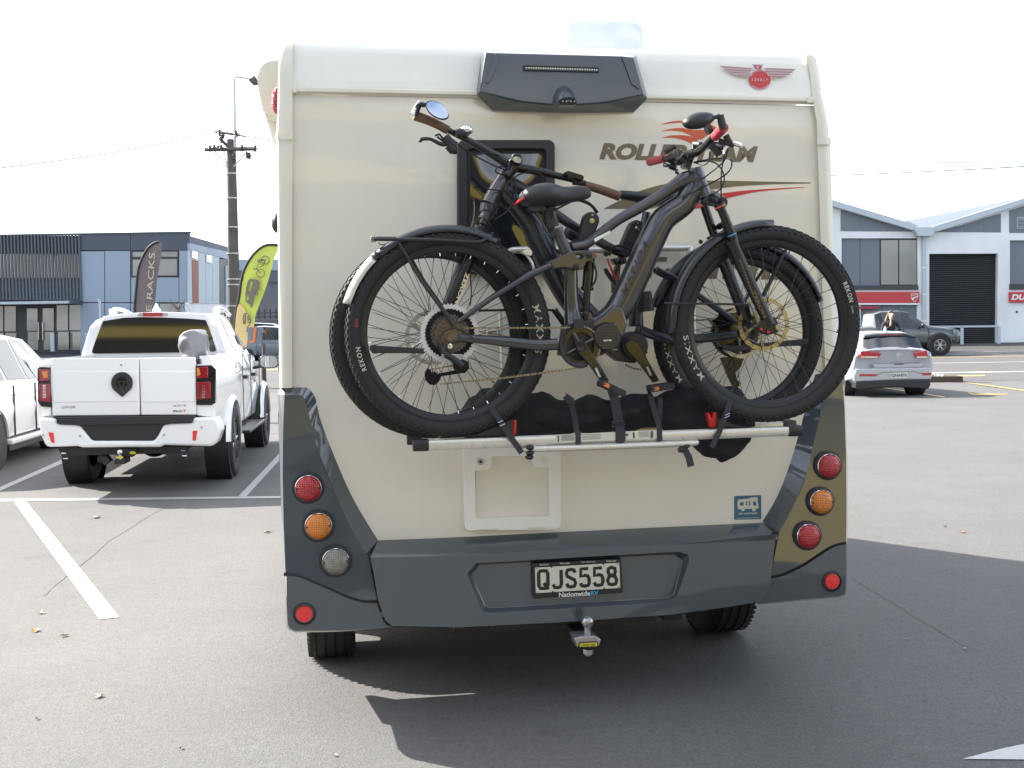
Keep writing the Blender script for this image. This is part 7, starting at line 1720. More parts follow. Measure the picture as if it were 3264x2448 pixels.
for P, r in (([(745, 400, -.2), (835, 350, -.2)], .010), ([(760, 450, -.22), (800, 470, -.22), (850, 480, -.2)], .014), ([(790, 520, -.22), (840, 540, -.22)], .013), ([(850, 550, -.2), (845, 580, -.2), (865, 590, -.2)], .006), ([(870, 400, -.1), (880, 500, -.08)], .016), ([(1150, 190, .25), (1110, 210, .25)], .018),
             ([(1150, 330, .25), (1200, 380, .26), (1230, 430, .26)], .014), ([(1230, 300, .28), (1290, 320, .3), (1350, 340, .3)], .009), ([(1280, 250, .3), (1300, 290, .3), (1320, 320, .3)], .011), ([(1180, 340, .25), (1260, 350, .28)], .013), ([(1000, 380, .05), (1010, 330, .05), (1060, 340, .08)], .012)):
    b = MB(); b.tube(P_(N_, 'L', P), r, seg=10); b.build('control_unit', blackpl, nb, smooth=50)
b = MB(); b.tube([N_('L', 1345, 322, .3), N_('L', 1400, 335, .31), N_('L', 1428, 350, .32)], [.008, .009, .006], seg=10); b.tube([N_('L', 735, 512, -.24), N_('L', 800, 522, -.24)], [.011, .007], seg=10); b.tube([N_('L', 1268, 355, .28), N_('L', 1262, 420, .28)], .004); b.build('brake_lever', chrome, nb, smooth=50)
mo_ = .39
b = MB(); b.tube(P_(N_, 'L', [(1258, 195), (1232, 75)], mo_), [.014, .012], seg=12); b.tube(P_(N_, 'L', [(1228, 80), (1165, 100)], mo_), .007); ma = b.build('mirror_arm', blackpl, nb, smooth=50)
def oval(c, a, bb, rot, y, fn, f, n=36): return [fn(f, c[0] + a * cos(t) * cos(rot) - bb * sin(t) * sin(rot), c[1] + a * cos(t) * sin(rot) + bb * sin(t) * cos(rot), y) for t in [2 * pi * k / n for k in range(n)]]
b = MB(); rows = [oval((1040, 122), 146 * s_, 74 * s_, -.22, mo_ + h, N_, 'L') for s_, h in ((.96, -.012), (1, -.004), (1, .0), (.85, .02), (.5, .032), (.12, .036))]
b.loft(rows, True, True); b.build('mirror', blackpl, nb, smooth=60)
b = MB()
for P in ([(1000, 490, 0), (1150, 462, .1), (1300, 458, .2), (1335, 500, .2), (1300, 580, .15), (1180, 660, .05), (960, 770, .035)], [(1010, 495, 0), (1130, 480, .1), (1220, 520, .15), (1268, 620, .12), (1240, 720, .1), (1150, 780, .03)],
          [(1300, 370, .28), (1265, 480, .2), (1150, 580, .1), (1085, 630, .03)], [(1275, 400, .28), (1245, 560, .2), (1240, 700, .15), (1240, 835, .08)], [(1140, 400, .2), (1130, 480, .15), (1080, 515, .1), (1000, 490, 0)]):
    b.tube(P_(N_, 'L', P), .0026, seg=6, sub=6)
b.build('cables', blackrub, nb, smooth=60)
# saddle
b = MB(); rows = []
for (x, yt, yb, hw) in ((742, 632, 668, .035), (750, 610, 680, .06), (775, 580, 698, .085), (840, 552, 708, .10), (915, 546, 706, .095), (965, 560, 700, .070), (1000, 572, 690, .045), (1050, 577, 676, .030), (1110, 571, 664, .024), (1148, 580, 655, .02), (1165, 602, 642, .012), (1169, 615, 630, .004)):
    top, bot = N_('F', x, yt), N_('F', x, yb); h = top.z - bot.z; r_ = []
    for k in range(16):
        a = 2 * pi * k / 16; yy = hw * cos(a); zz = sin(a)
        z = bot.z + h * (.45 + .55 * (abs(zz) ** .7)) if zz > 0 else bot.z + h * (.45 + .45 * zz)
        if zz > .5 and hw > .03: z -= .008 * (zz - .5) * 2
        r_.append(Vector((top.x, top.y + yy, z)))
    rows.append(r_)
b.loft(rows, True, True); sd = b.build('saddle', saddlem, nb, smooth=70, sub=1)
b = MB(); b.prism(P_(N_, 'F', [(742, 658), (778, 640), (782, 652), (745, 672)], .062), (0, .12, 0)); b.build('saddle_reflector', redpl, sd, bevel=.002)
b = MB()
for o in (.022, -.022): b.tube(P_(N_, 'F', [(810, 690, o), (850, 712, o), (950, 715, o), (1010, 690, o), (1060, 665, o)]), .0035, seg=8, sub=3)
b.prism([p + Vector((0, -.03, 0)) for p in P_(N_, 'F', [(800, 690), (880, 685), (900, 720), (830, 732), (795, 720)])], (0, .06, 0))
b.tube(P_(N_, 'F', [(925, 705), (930, 730)]), .022, seg=14); b.build('saddle_rail', blackpl, nb, smooth=40)
b = MB()
ks = P_(N_, 'W', [(330, 945, .09), (370, 935, .09), (385, 945, .09), (620, 960, .085), (720, 965, .08), (720, 1003, .08), (600, 1000, .085), (400, 1000, .09), (360, 1005, .09), (332, 975, .09)]); b.prism(ks, (0, .014, 0)); b.build('kickstand', blackpl, nb, bevel=.003)
b = MB(); b.prism([RV.at('K', x, y, ND - .021) for x, y in ((838, 118), (985, 42), (990, 62), (850, 148))], (0, .001, 0)); b.build('frame_sticker', whiteink, nb, smooth=0)
b = MB(); b.prism([RV.at('L', x, y, ND - .040) for x, y in ((897, 795), (960, 752), (972, 762), (915, 808))], (0, .004, 0)); b.build('cable_port', blackpl, nb, smooth=30)

# ---------- far bike
gf = Fb('W', 775, 888); gr = Fb('G', 722, 903)
fb = Thing('electric_mountain_bike', 'dark electric mountain bike facing left between the outer bike and the motorhome wall', 'bicycle', RV, ((gf.x + gr.x) / 2, FA + FB * (gf.x + gr.x) / 2, gr.z - .352), 'bicycles on the rack')
w1 = bike_wheel(fb, gf, .372, (steel, .1, -.03), ph=.1); w2 = bike_wheel(fb, gr, .352, (steel, .1, -.03), ph=.03)
tyre_text(w2, gr, .352, "MAXXIS", 217, 185, .300, .322, tyreink)
b = MB(); b.tube(P_(Fb, 'M', [(1165, 930), (1120, 1010), (1040, 1150), (965, 1295)]), [.026, .030, .032, .034], seg=20, sub=4); b.build('head_tube', frameg, fb, smooth=60)
b = MB(); b.tube([Fb('M', 1110, 1110)] + P_(Fb, 'K', [(250, -40), (345, 160), (480, 420), (640, 680), (820, 870), (1000, 1010)]), [.034, .042, .047, .050, .050, .048, .04], seg=20, sub=4, flat=.8); b.build('down_tube', frameg2, fb, smooth=60)
b = MB(); b.tube([Fb('M', 1140, 1020)] + P_(Fb, 'F', [(800, 620), (960, 742), (1100, 835), (1290, 945)]) + [Fb('K', 1100, 240)], [.03, .024, .019, .018, .018, .018], seg=14, sub=4); b.build('top_tube', frameg2, fb, smooth=60)
b = MB(); b.tube(P_(Fb, 'E', [(412, 150), (395, 260), (378, 420), (350, 700), (345, 860)]), [.0158, .018, .02, .024, .03], seg=14, sub=2); b.build('seat_tube', frameg2, fb, smooth=60)
b = MB(); c = Fb('K', 1190, 1090, .02); b.lathe([(.0001, -.05), (.048, -.048), (.054, -.03), (.054, .05), (.0001, .055)], c, 'y', 32, False)
b.prism([p + Vector((0, -.04, 0)) for p in P_(Fb, 'K', [(960, 1040), (1100, 1030), (1230, 1000), (1300, 1100), (1290, 1200), (1180, 1250), (1040, 1230), (940, 1150)])], (0, .08, 0)); mo2 = b.build('motor', blackpl, fb, smooth=40, bevel=.006)
b = MB(); text_quad(b, "SHIMANO", [Fb('K', x, y, .0445) for x, y in ((995, 1134), (1055, 1132), (1058, 1120), (998, 1122))], bold=.03); b.build('motor_lettering', whiteink, mo2, smooth=0)
b = MB(); b.prism([p for p in P_(Fb, 'K', [(1120, 1080), (1180, 1030), (1250, 1060), (1330, 1220), (1440, 1410), (1380, 1430), (1240, 1240), (1150, 1150)], .085)], (0, .014, 0)); cr2 = b.build('crank_arm', blackgl, fb, smooth=30, bevel=.004, seg=3)
b = MB(); text_quad(b, "SHIMANO", [Fb('K', x, y, .0862) for x, y in ((1312, 1290), (1350, 1370), (1370, 1358), (1332, 1280))], bold=.03); b.build('crank_lettering', platew, cr2, smooth=0)
pedal(fb, Fb('K', 1450, 1470, .12), Fb('K', 1570, 1450, .1) - Fb('K', 1330, 1485, .1))
for sy in (.045, -.045):
    b = MB(); b.tube(P_(Fb, 'K', [(1230, 935), (1350, 985), (1500, 1030)], sy) + P_(Fb, 'G', [(200, 960), (360, 950), (560, 935), (700, 915)], sy), [.020, .019, .018, .019, .019, .018, .016], seg=12, sub=3, flat=.75); b.build('chain_stay', frameg2, fb, smooth=60)
    b = MB(); b.tube(P_(Fb, 'K', [(1400, 400), (1500, 450)], sy) + P_(Fb, 'G', [(230, 490), (400, 610), (560, 720), (700, 820)], sy), [.016, .015, .014, .013, .013, .012], seg=12, sub=3); b.build('seat_stay', frameg2, fb, smooth=60)
for q in ((1245, 945), (1410, 408), (1065, 325)): b = MB(); b.lathe([(.0001, -.004), (.008, -.004), (.0115, -.002), (.0125, .004)], Fb('K', *q, .062), seg=20, closed=False); b.build('pivot_bolt', blackgl, fb, smooth=50)
b = MB(); b.prism([p + Vector((0, -.02, 0)) for p in P_(Fb, 'K', [(990, 300), (1120, 290), (1130, 340), (1050, 370), (1010, 345)])], (0, .04, 0)); b.prism(P_(Fb, 'K', [(930, 390), (960, 380), (1060, 540), (1040, 560), (950, 440)], .02), (0, .02, 0)); b.prism(P_(Fb, 'K', [(1005, 480), (1060, 300), (1090, 320), (1060, 620), (1010, 610)], -.02), (0, .03, 0)); b.build('rocker_link', frameg2, fb, bevel=.004)
b = MB(); b.tube(P_(Fb, 'K', [(985, 270), (1000, 200), (1060, 180), (1130, 190), (1190, 225)], .06), .004, seg=6, sub=3); b.build('shock_cable', blackrub, fb, smooth=50)
b = MB(); b.strap(P_(Fb, 'K', [(962, 300), (975, 340), (1010, 430), (1050, 490)], .05), .008, .004); b.build('shock_strap', redink, fb)
b = MB(); b.tube(P_(Fb, 'K', [(1290, 600), (1310, 780)], .02), [.03, .034], seg=14); b.build('battery_cap', blackpl, fb, smooth=50)
for off, up, lw in ((.06, [(995, 130), (955, 225)], [(940, 240), (870, 440), (790, 620), (700, 830), (668, 910)]), (-.06, [(985, 160), (950, 250)], [(890, 330), (830, 470), (750, 690), (700, 850)])):
    b = MB(); b.tube(P_(Fb, 'C', up, off), .017, seg=14); b.build('fork_stanchion', blackgl, fb, smooth=60)
    b = MB(); b.tube(P_(Fb, 'C', lw, off), .022, seg=14); lg = b.build('fork_lower', rimblk, fb, smooth=60)
    if off > 0:
        b = MB(); text_quad(b, "ZERON", [Fb('W', x, y, .0835) for x, y in ((1020, 420), (940, 640), (968, 650), (1050, 430))], bold=.03); b.build('fork_lettering', alu, lg, smooth=0)
b = MB(); b.tube(P_(Fb, 'M', [(960, 1300), (940, 1400)]), [.034, .032], seg=16); b.tube([Fb('M', 905, 1420, .07), Fb('M', 960, 1410, -.07)], .022, seg=12); b.tube([Fb('M', 890, 1475, .06), Fb('M', 925, 1405, .06)], .022, seg=12); b.build('fork_crown', frameg2, fb, smooth=60)
b = MB(); b.tube(P_(Fb, 'M', [(925, 1405, .07), (860, 1415, .075)]), .004); b.build('crown_bolt', chrome, fb)
fender(fb, gr, .372, 19, 70, frameg2); fender(fb, gr, .372, 70, 163, frameg2)
b = MB(); b.tube(P_(Fb, 'G', [(1085, 260), (980, 480), (905, 625)], .05), [.0065, .008, .009], seg=8); b.tube(P_(Fb, 'G', [(930, 390), (850, 510), (700, 800)], -.05), .0065, seg=8); b.tube(P_(Fb, 'G', [(600, 300), (800, 245), (1100, 245)], .05), .006, seg=8)
b.tube(P_(Fb, 'G', [(440, 205), (430, 225)], .0), .008); b.build('carrier_stay', blackpl, fb, smooth=50)
b = MB(); b.tube(P_(Fb, 'W', [(1110, 695), (1400, 690), (1680, 692)], .04), .0045, seg=8); b.build('mudguard_stay', blackpl, fb)
b = MB(); b.prism(P_(Fb, 'G', [(1245, 955), (1215, 948), (1050, 965), (700, 1000), (600, 990), (600, 1030), (700, 1048), (1060, 1005), (1215, 1000), (1248, 975)], .08), (0, .014, 0)); b.build('kickstand', blackpl, fb, bevel=.003)
b = MB(); b.prism(P_(Fb, 'G', [(520, 810), (600, 760), (700, 750), (730, 800), (760, 900), (700, 960), (600, 1010), (560, 950), (570, 870)], .03), (0, .05, 0)); gear(b, gr + Vector((0, .03, 0)), .1, 48, .03, .004); b.build('cassette', blackgl, w2, bevel=.003)
b = MB()
b.prism(P_(Fb, 'G', [(590, 1090), (700, 1080), (760, 1100), (740, 1160), (700, 1200), (715, 1290), (680, 1300), (650, 1240), (620, 1170)], -.03), (0, .02, 0)); gear(b, Fb('G', 700, 1290, -.04), .02, 12, .006, .005); b.build('rear_derailleur', blackgl, fb, bevel=.002)
b = MB(); chain_run(b, P_(Fb, 'G', [(360, 805), (440, 808), (560, 790)], -.05)); chain_run(b, P_(Fb, 'K', [(1130, 1270), (1200, 1300), (1270, 1310)], -.05)); chain_run(b, P_(Fb, 'G', [(640, 1180), (660, 1290)], -.06)); chain_run(b, P_(Fb, 'G', [(690, 1180), (700, 1300)], -.06)); b.build('chain', chainm, fb, kind='stuff')
b = MB(); b.tube(P_(Fb, 'k', [(640, 480), (620, 640), (700, 760), (740, 860)], -.04), .006, seg=6, sub=3); b.build('motor_cable', blackrub, fb)
# cockpit turned flat against the wall
HB = .03
b = MB(); b.tube(P_(Fb, 'M', [(480, 425), (620, 500), (760, 570), (950, 680), (1120, 780), (1220, 840), (1330, 870), (1480, 895), (1700, 945), (1960, 1010), (2080, 1050)], HB), [.011, .011, .012, .015, .018, .019, .018, .016, .013, .012, .011], seg=14, sub=3); b.build('handlebar', blackgl, fb, smooth=60)
b = MB(); b.tube(P_(Fb, 'M', [(78, 250), (280, 325), (475, 425)], HB), [.0185, .0165, .016], seg=16, sub=3); b.build('grip', browng, fb, smooth=60)
b = MB(); b.tube(P_(Fb, 'F', [(1130, 570), (1230, 600), (1335, 638)], HB), [.016, .017, .018], seg=16, sub=3); b.build('grip', browng, fb, smooth=60)
b = MB(); b.tube(P_(Fb, 'M', [(1240, 850), (1190, 920), (1150, 960)], HB), [.024, .022, .024], seg=14); b.build('stem', blackgl, fb, smooth=50)
b = MB()
for P, r in (([(560, 470), (620, 450), (650, 480)], .016), ([(430, 500), (480, 560), (560, 620)], .018), ([(480, 600), (520, 650), (570, 650)], .018), ([(320, 490), (370, 470), (410, 520), (400, 545), (345, 500)], .004), ([(680, 470), (700, 500)], .010), ([(1960, 960), (1960, 1040), (2040, 1040)], .012)):
    b = MB(); b.tube(P_(Fb, 'M', P, HB + .02), r, seg=10); b.build('control_unit', blackpl, fb, smooth=50)
b = MB(); b.tube(P_(Fb, 'M', [(140, 565), (165, 530), (260, 528), (330, 560), (400, 590), (480, 580)], HB + .02), [.006, .007, .006, .007, .008, .009], seg=10, sub=4); b.build('brake_lever', blackgl, fb, smooth=60)
b = MB(); b.tube(P_(Fb, 'F', [(1050, 650), (1110, 660), (1170, 690), (1205, 735)], HB - .05), [.009, .008, .006, .007], seg=10, sub=4); b.build('brake_lever', blackgl, fb, smooth=60)
b = MB(); c = Fb('M', 690, 425, HB + .01); b.ball(c, .024, .024, .017, 20, 12); b.build('bell', chrome, fb, smooth=80)
b = MB(); b.prism([p for p in P_(Fb, 'M', [(1228, 715), (1250, 690), (1320, 695), (1348, 730), (1350, 790), (1330, 825), (1260, 815), (1230, 780)], HB + .05)], (0, .05, 0)); hl = b.build('headlight', blackpl, fb, bevel=.005)
b = MB(); b.prism([p for p in P_(Fb, 'M', [(1238, 745), (1262, 732), (1315, 742), (1336, 765), (1334, 795), (1318, 812), (1265, 800), (1242, 780)], HB + .052)], (0, .004, 0)); b.build('headlight_lens', mat('lamp_glass', (.5, .5, .45), .1, metal=.4, var=.3, vs=60), hl)
b = MB(); b.tube(P_(Fb, 'M', [(1240, 760), (1200, 790), (1190, 850)], HB + .03), .006); b.build('light_bracket', blackpl, fb)
b = MB(); b.prism(P_(Fb, 'F', [(1018, 492), (1035, 486), (1120, 512), (1130, 525), (1120, 545), (1030, 522)], HB + .05), (0, .06, 0)); b.build('display', blackgl, fb, bevel=.003)
b = MB(); rows = [oval((345, 190), 158 * s_, 88 * s_, .62, HB + h, Fb, 'M') for s_, h in ((.5, .02), (.98, .03), (1, .038), (1, .046), (.93, .048))]; b.loft(rows, True, True); mi = b.build('mirror', blackpl, fb, smooth=50)
b = MB(); cc = oval((345, 190), 144, 79, .62, HB + .0492, Fb, 'M'); mc_ = sum(cc, Vector()) / len(cc)
# the glass is set in the shell tipped back to face the upper sky
b.add([mc_ + Vector((p.x - mc_.x, (p.z - mc_.z) * .16, p.z - mc_.z)) + Vector((0, -.009, 0)) for p in cc], [list(range(len(cc)))]); b.build('mirror_glass', mirrorm, mi, smooth=0)
b = MB(); b.tube(P_(Fb, 'M', [(75, 240), (110, 160), (140, 110)], HB + .02), [.014, .013, .010], seg=12); b.tube(P_(Fb, 'M', [(135, 115), (205, 130)], HB + .03), .009); b.build('mirror_arm', blackpl, fb, smooth=50)
b = MB(); b.tube(P_(Fb, 'M', [(65, 240), (85, 160)], HB + .034), .006); b.ball(Fb('M', 132, 98, HB + .03), .007); b.build('mirror_bolt', chrome, fb, smooth=50)
b = MB(); rows = []
for (x, yt, yb, hw) in ((1328, 612, 640, .01), (1345, 602, 655, .022), (1400, 606, 665, .028), (1470, 612, 680, .035), (1530, 620, 690, .05), (1600, 620, 700, .08), (1660, 625, 700, .085), (1690, 640, 690, .04)):
    top, bot = Fb('F', x, yt), Fb('F', x, yb); rows.append([Vector((top.x, top.y + hw * cos(a), (top.z + bot.z) / 2 + (top.z - bot.z) / 2 * sin(a))) for a in [2 * pi * k / 14 for k in range(14)]])
b.loft(rows, True, True); sd2 = b.build('saddle', blackpl, fb, smooth=70)
b = MB()
for P in ([(480, 510, .05), (700, 670, .05), (950, 810, .04), (1150, 900, .04), (1250, 1030, .05), (1275, 1150, .06), (1240, 1280, .06), (1150, 1390, .06), (1010, 1475, .06)], [(740, 705, .05), (830, 710, .05), (940, 690, .05), (1080, 720, .05)], [(1170, 900, .04), (1110, 940, .05), (1040, 920, .05), (1030, 880, .05), (1090, 850, .05), (1170, 870, .05)],
          [(1600, 990, .05), (1560, 940, .05), (1440, 915, .05), (1300, 950, .06), (1180, 1040, .06), (1160, 1130, .06), (1250, 1230, .06), (1310, 1275, .06)], [(945, 1115, .05), (1050, 1130, .05), (1200, 1140, .05), (1300, 1145, .02)], [(1230, 1000, .05), (1225, 1120, .06), (1240, 1210, .05)]):
    b.tube(P_(Fb, 'M', P), .0028, seg=6, sub=6)
b.tube(P_(Fb, 'W', [(1050, 440, .08), (1060, 560, .08), (1050, 660, .08)]), .0025, seg=6, sub=4)
b.build('cables', blackrub, fb, smooth=60)

# ------------------------------------------------------------------ the rack
rack = Thing('bike_rack', 'silver two rail bike rack bolted to the back wall of the motorhome', 'bike rack', RV, (RV.at('H', 1170, 160, -.2).x, -.2, RV.at('H', 1170, 160, -.2).z))
def rail(d, f, a, c, dz=0.0, lab=None):
    A, B = RV.at(f, *a, d), RV.at(f, *c, d)
    if lab: A.z, B.z = lab
    b = MB(); rows = []
    pr = [(-.020, .017), (-.024, .010), (-.024, -.008), (-.016, -.019), (.016, -.019), (.024, -.008), (.024, .010), (.020, .017), (.014, .017), (.012, .002), (-.012, .002), (-.014, .017)]
    for t in (0, 1):
        q = A.lerp(B, t); rows.append([q + Vector((0, y, z)) for y, z in pr])
    b.loft(rows, True, True); r = b.build('rail', alu, rack, smooth=40, bevel=.0015)
    for q, s_ in ((A, 1), (B, -1)):
        b = MB(); b.loft([[q + Vector((s_ * dx, y * k_, z * k_)) for y, z in ((-.023, .02), (-.026, .010), (-.026, -.010), (-.017, -.021), (.017, -.021), (.026, -.010), (.026, .010), (.023, .02))] for dx, k_ in ((-.028, .9), (-.024, 1), (.022, 1), (.028, .97))], True, True)
        b.build('end_cap', blackpl, rack, smooth=40)
    return A, B
RA, RB = rail(ND, 'H', (222, 187), (2100, 114))
_a, _b = RV.at('H', 190, 150, -.22), RV.at('H', 2070, 110, -.22)
rail(-.22, 'H', (190, 150), (2070, 110), 0.0, (RA.z, RB.z))
def xz(f, x, y, d): return RV.at(f, x, y, d)
# tubular frame
b = MB()
b.tube([xz('H', 640, 150, -.05), xz('H', 745, 195, -.30), xz('H', 800, 207, ND - .02), xz('H', 1545, 180, ND - .02), xz('H', 1568, 168, -.40), xz('H', 1500, 150, -.05)], .0115, seg=14, sub=5)
b.build('lower_hoop', alu, rack, smooth=60)
b = MB(); y_ = .015
b.tube([xz('W', 1292, 1250, y_), xz('W', 1283, 1000, y_), xz('W', 1268, 680, y_)], .0125, seg=14); b.tube([xz('D', 1086, 560, y_), xz('D', 1100, 545, y_), xz('D', 1130, 540, y_), xz('D', 1300, 540, y_), xz('D', 1470, 536, y_), xz('D', 1490, 550, y_), xz('D', 1496, 700, y_), xz('D', 1500, 880, y_)], .0145, seg=14, sub=3)
b.build('wall_frame', alu, rack, smooth=60)
b = MB(); b.box(*[v for v in (xz('W', 1160, 860, .03).x, xz('W', 1240, 860, .03).x)], -.01, .04, xz('W', 1200, 885, .03).z, xz('W', 1200, 830, .03).z); b.build('wall_bracket', alu, rack, bevel=.004)
# holding arms
for (f, top, elbow, foot, d, ink) in (('C', (1590, 215), (1560, 290), (1535, 390), -.30, gold), ('E', (305, 262), (285, 330), (225, 420), -.16, chrome)):
    T0, E0, F0 = (RV.at(f, *q, d - .0) for q in (top, elbow, foot))
    b = MB(); ww = .030
    u = (F0 - T0).normalized(); n = Vector((0, 1, 0)).cross(u)
    P = [T0 + Vector((ww * cos(a), 0, ww * sin(a))) for a in [radians(200 - 20 * k) for k in range(12)]] + [F0 + n * ww * -.9, F0 + n * ww * .9]
    P = [T0 - n * ww + u * .01] + [T0 + (-n * cos(radians(18 * k)) - u * sin(radians(18 * k))) * ww for k in range(11)] + [T0 + n * ww + u * .01, F0 + n * ww * .8, F0 + u * .02, F0 - n * ww * .8]
    b.prism([p + Vector((0, -.11, 0)) for p in P], (0, .05, 0)); arm = b.build('holding_arm', blackpl, rack, smooth=40, bevel=.006, seg=3)
    b = MB(); b.lathe([(.0001, -.004), (.0095, -.003), (.0105, .003)], T0 + Vector((0, -.112, -.004)), seg=22, closed=False); b.build('arm_badge', ink, arm, smooth=40)
    b = MB(); b.lathe([(.0001, -.003), (.0035, -.003), (.004, .003)], T0 + Vector((.002, -.112, .017)), seg=12, closed=False); b.build('arm_screw', steel, arm)
    b = MB(); b.tube([T0 + Vector((0, -.06, 0)) + u * .03, T0 + Vector((0, .05, 0)) + u * .03 + Vector((0, 0, -.03)), Vector((F0.x, y_, F0.z + .02))], .012, seg=10); b.build('arm_rod', blackpl, arm)
b = MB(); b.ball(RV.at('F', 1075, 850, -.12), .045, .03, .035, 18, 10); b.build('arm_knob', blackpl, rack, smooth=60)
# stickers
b = MB(); yy = ND - .0255
for q in ([(905, 137), (1002, 132), (1002, 172), (905, 177)], [(1030, 130), (1203, 121), (1203, 162), (1030, 170)], [(1254, 119), (1412, 112), (1412, 152), (1254, 158)]):
    b.prism([RV.at('H', x, y, yy) for x, y in q], (0, .001, 0))
ls = b.build('instruction_label', platew, rack, smooth=0)
b = MB()
for x0, x1, n_ in ((930, 995, 7), (1036, 1130, 4), (1318, 1374, 5)):
    for k in range(n_):
        y0 = 141 - (x0 - 905) * .045 + k * (30 / n_); b.prism([RV.at('H', x, y, yy - .0006) for x, y in ((x0, y0), (x1, y0 - 3.4), (x1, y0 - 1.6), (x0, y0 + 1.8))], (0, .0003, 0))
for q in ([(1255, 130), (1268, 129), (1268, 142), (1255, 143)], [(1290, 124), (1300, 123), (1302, 152), (1292, 153)], [(1380, 118), (1394, 117), (1394, 150), (1380, 152)], [(912, 141), (920, 140), (920, 172), (912, 173)]):
    b.prism([RV.at('H', x, y, yy - .0006) for x, y in q], (0, .0003, 0))
b.build('label_print', mat('grey_print', (.08, .08, .08), .5, var=0), rack, smooth=0)
b = MB(); b.prism([RV.at('H', x, y, ND - .0335) for x, y in ((1143, 186), (1232, 182), (1232, 202), (1143, 207))], (0, .002, 0)); lb = b.build('maker_label', whiteink, rack, smooth=0)
b = MB(); text_quad(b, "FABBRI", [RV.at('H', x, y, ND - .0342) for x, y in ((1147, 204), (1229, 200), (1231, 184), (1150, 188))], bold=.05); b.build('label_lettering', redink, lb, smooth=0)
# wheel straps and red catches
b = MB(); b.strap([xz('X', x, y, d) for x, y, d in ((365, 330, ND - .035), (430, 425, ND - .038), (520, 560, ND - .036), (582, 650, ND - .034))], .021); s1 = b.build('wheel_strap', webb, rack)
b = MB(); b.strap([xz('X', x, y, d) for x, y, d in ((2055, 275, ND - .035), (2022, 380, ND - .038), (1975, 500, ND - .036), (1922, 612, ND - .034))], .021); s2 = b.build('wheel_strap', webb, rack)
for x, y in ((432, 428), (445, 452), (2032, 378), (2030, 395)): b = MB(); b.tube([xz('X', x - 18, y + 8, ND - .041), xz('X', x + 18, y - 8, ND - .041)], .0025, seg=8); b.build('strap_buckle', chrome, rack)
b = MB(); b.prism(RV.pts('X', [(525, 412), (545, 420), (545, 500), (534, 528), (516, 528), (520, 450)], ND + .005), (0, .03, 0)); b.build('wheel_catch', redpl, rack, bevel=.003)
b = MB(); b.prism(RV.pts('X', [(1890, 372), (1905, 365), (1925, 405), (1938, 362), (1960, 362), (1956, 472), (1912, 472), (1905, 430)], ND + .005), (0, .03, 0)); b.build('wheel_catch', redpl, rack, bevel=.003)
b = MB(); b.prism(RV.pts('X', [(0, 540), (250, 520), (520, 410), (520, 525), (0, 548)], ND - .0), (0, .03, 0)); b.build('wheel_cradle', blackpl, rack, bevel=.003)
b = MB(); b.prism(RV.pts('X', [(1960, 400), (2100, 455), (2212, 470), (1960, 474)], ND - .0), (0, .03, 0)); b.build('wheel_cradle', blackpl, rack, bevel=.003)
b = MB(); b.strap([xz('X', x, y, ND - .03) for x, y in ((1690, 622), (1735, 632), (1760, 680), (1775, 745))], .026); b.build('loose_strap', webb, rack)
b = MB()
for c_ in ((640, 612), (640, 650), (635, 680), (1740, 600), (1710, 625)): b.ball(xz('X', *c_, ND - .02), .016, .018, .009)
b.build('hinge_block', blackpl, rack, smooth=50)

# ------------------------------------------------------------------ rolled black cover strapped to the rack

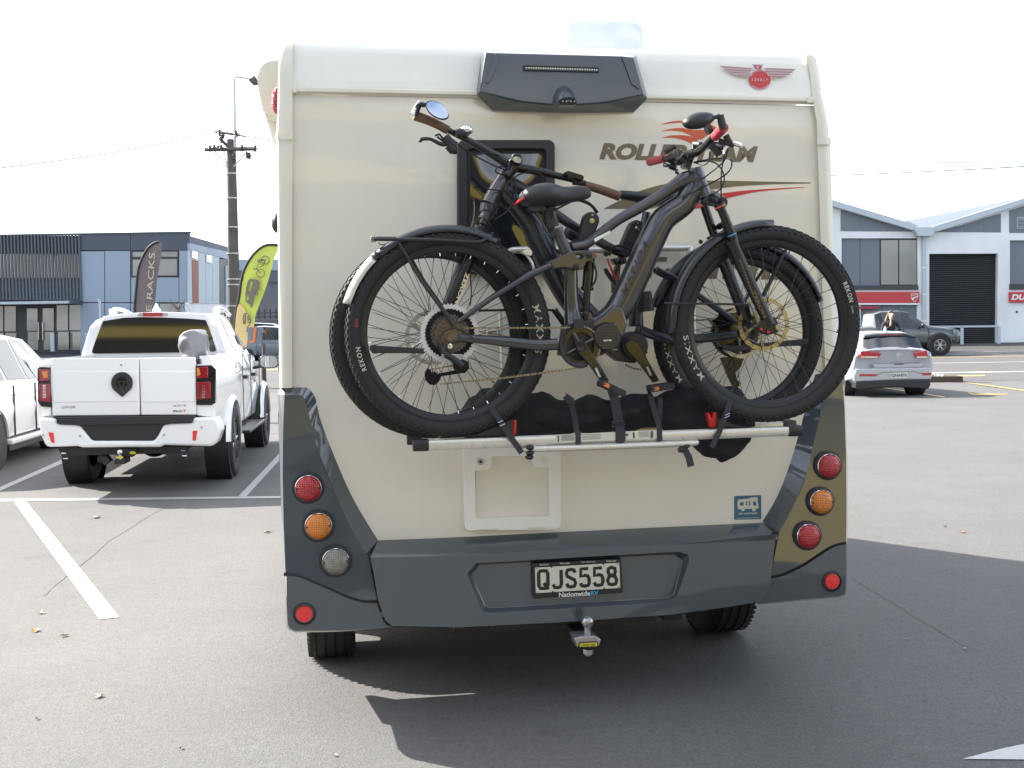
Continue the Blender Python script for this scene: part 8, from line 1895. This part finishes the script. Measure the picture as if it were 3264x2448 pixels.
def zc(x, y): return RV.at('X', x, y, -.22)
st_ = [(-20, 395, 500), (60, 380, 520), (150, 350, 560), (215, 225, 600), (300, 185, 640), (400, 165, 660), (500, 152, 645), (600, 175, 560), (700, 203, 540), (800, 214, 540), (890, 240, 540), (980, 228, 540), (1100, 208, 540), (1180, 222, 540), (1300, 205, 535), (1420, 205, 530), (1500, 215, 530), (1600, 180, 540), (1700, 150, 560), (1800, 128, 630), (1880, 118, 695), (1960, 122, 715), (2040, 150, 690), (2110, 210, 620), (2150, 300, 480), (2158, 350, 420)]
b = MB(); rows = []; SP = []
for i in range(len(st_) - 1):
    for k in range(4):
        t = k / 4; SP.append(tuple(st_[i][j] * (1 - t) + st_[i + 1][j] * t for j in range(3)))
SP.append(st_[-1]); nS = len(SP)
for i, (x, yt, yb) in enumerate(SP):
    top, bot = zc(x, yt), zc(x, yb); h = (top.z - bot.z) / 2; m_ = (top.z + bot.z) / 2
    e = min(1, i / 6, (nS - 1 - i) / 5); hw = .125 * (.3 + .7 * sqrt(max(0, e))); r_ = []
    for k in range(44):
        a = 2 * pi * k / 44; ca, sa = cos(a), sin(a)
        y = -.25 + hw * (abs(ca) ** .8) * (1 if ca > 0 else -1); z = m_ + h * (abs(sa) ** .8) * (1 if sa > 0 else -1)
        q = Vector((top.x, y, z))
        nn = noise.fractal(Vector((q.x * 7 + q.z * 5, q.y * 6, q.z * 9)), 1, 2, 4) * .018 + (abs(noise.noise(Vector((q.x * 5 - q.z * 12, q.y * 4, q.z * 6)))) ** .6) * -.040 + (abs(noise.noise(Vector((q.x * 11 + q.z * 9, q.y * 8, q.z * 15)))) ** .7) * -.018 + noise.noise(Vector((q.x * 30, q.y * 20, q.z * 34))) * .0035
        for sx in (955, 1262, 1530): nn -= .012 * math.exp(-((x - sx) / 34) ** 2)
        r_.append(q + Vector((0, ca, sa)) * nn)
    rows.append(r_)
b.loft(rows, True, True)
cov = Thing('rolled_cover', 'rolled black fabric cover strapped along the bike rack below the bicycles', 'cover', RV, (zc(1150, 500).x, -.25, zc(1150, 540).z))
b.build('fabric', cloth, cov, smooth=70, sub=1)
for P, w_ in (([(905, 235, -.30), (925, 262, -.375), (955, 400, -.395), (968, 490, -.45), (978, 510, ND - .028), (980, 588, ND - .028), (975, 600, ND + .02)], .020), ([(1215, 220, -.31), (1235, 262, -.375), (1262, 420, -.395), (1275, 470, -.45), (1278, 495, ND - .028), (1280, 572, ND - .028), (1275, 585, ND + .02)], .036), ([(1480, 205, -.3), (1490, 250, -.375), (1530, 400, -.395), (1550, 460, -.45), (1553, 490, ND - .028), (1555, 562, ND - .028), (1550, 575, ND + .02)], .020)):
    b = MB(); b.strap([RV.at('X', x, y, d) for x, y, d in P], w_, .003); b.build('cover_strap', webb, cov, smooth=30)
b = MB(); b.hole_plate(RV.pts('X', [(1218, 425), (1308, 422), (1310, 475), (1222, 478)], -.452), [RV.pts('X', [(1230, 440), (1298, 437), (1299, 460), (1232, 464)], -.452)], (0, .008, 0)); b.build('strap_buckle', blackpl, cov, bevel=.002)
b = MB(); b.strap([RV.at('X', x, y, -.385) for x, y in ((885, 250), (920, 290), (955, 280))], .02); b.strap([RV.at('X', x, y, -.385) for x, y in ((1560, 260), (1555, 380), (1550, 450))], .018); b.build('strap_end', webb, cov)
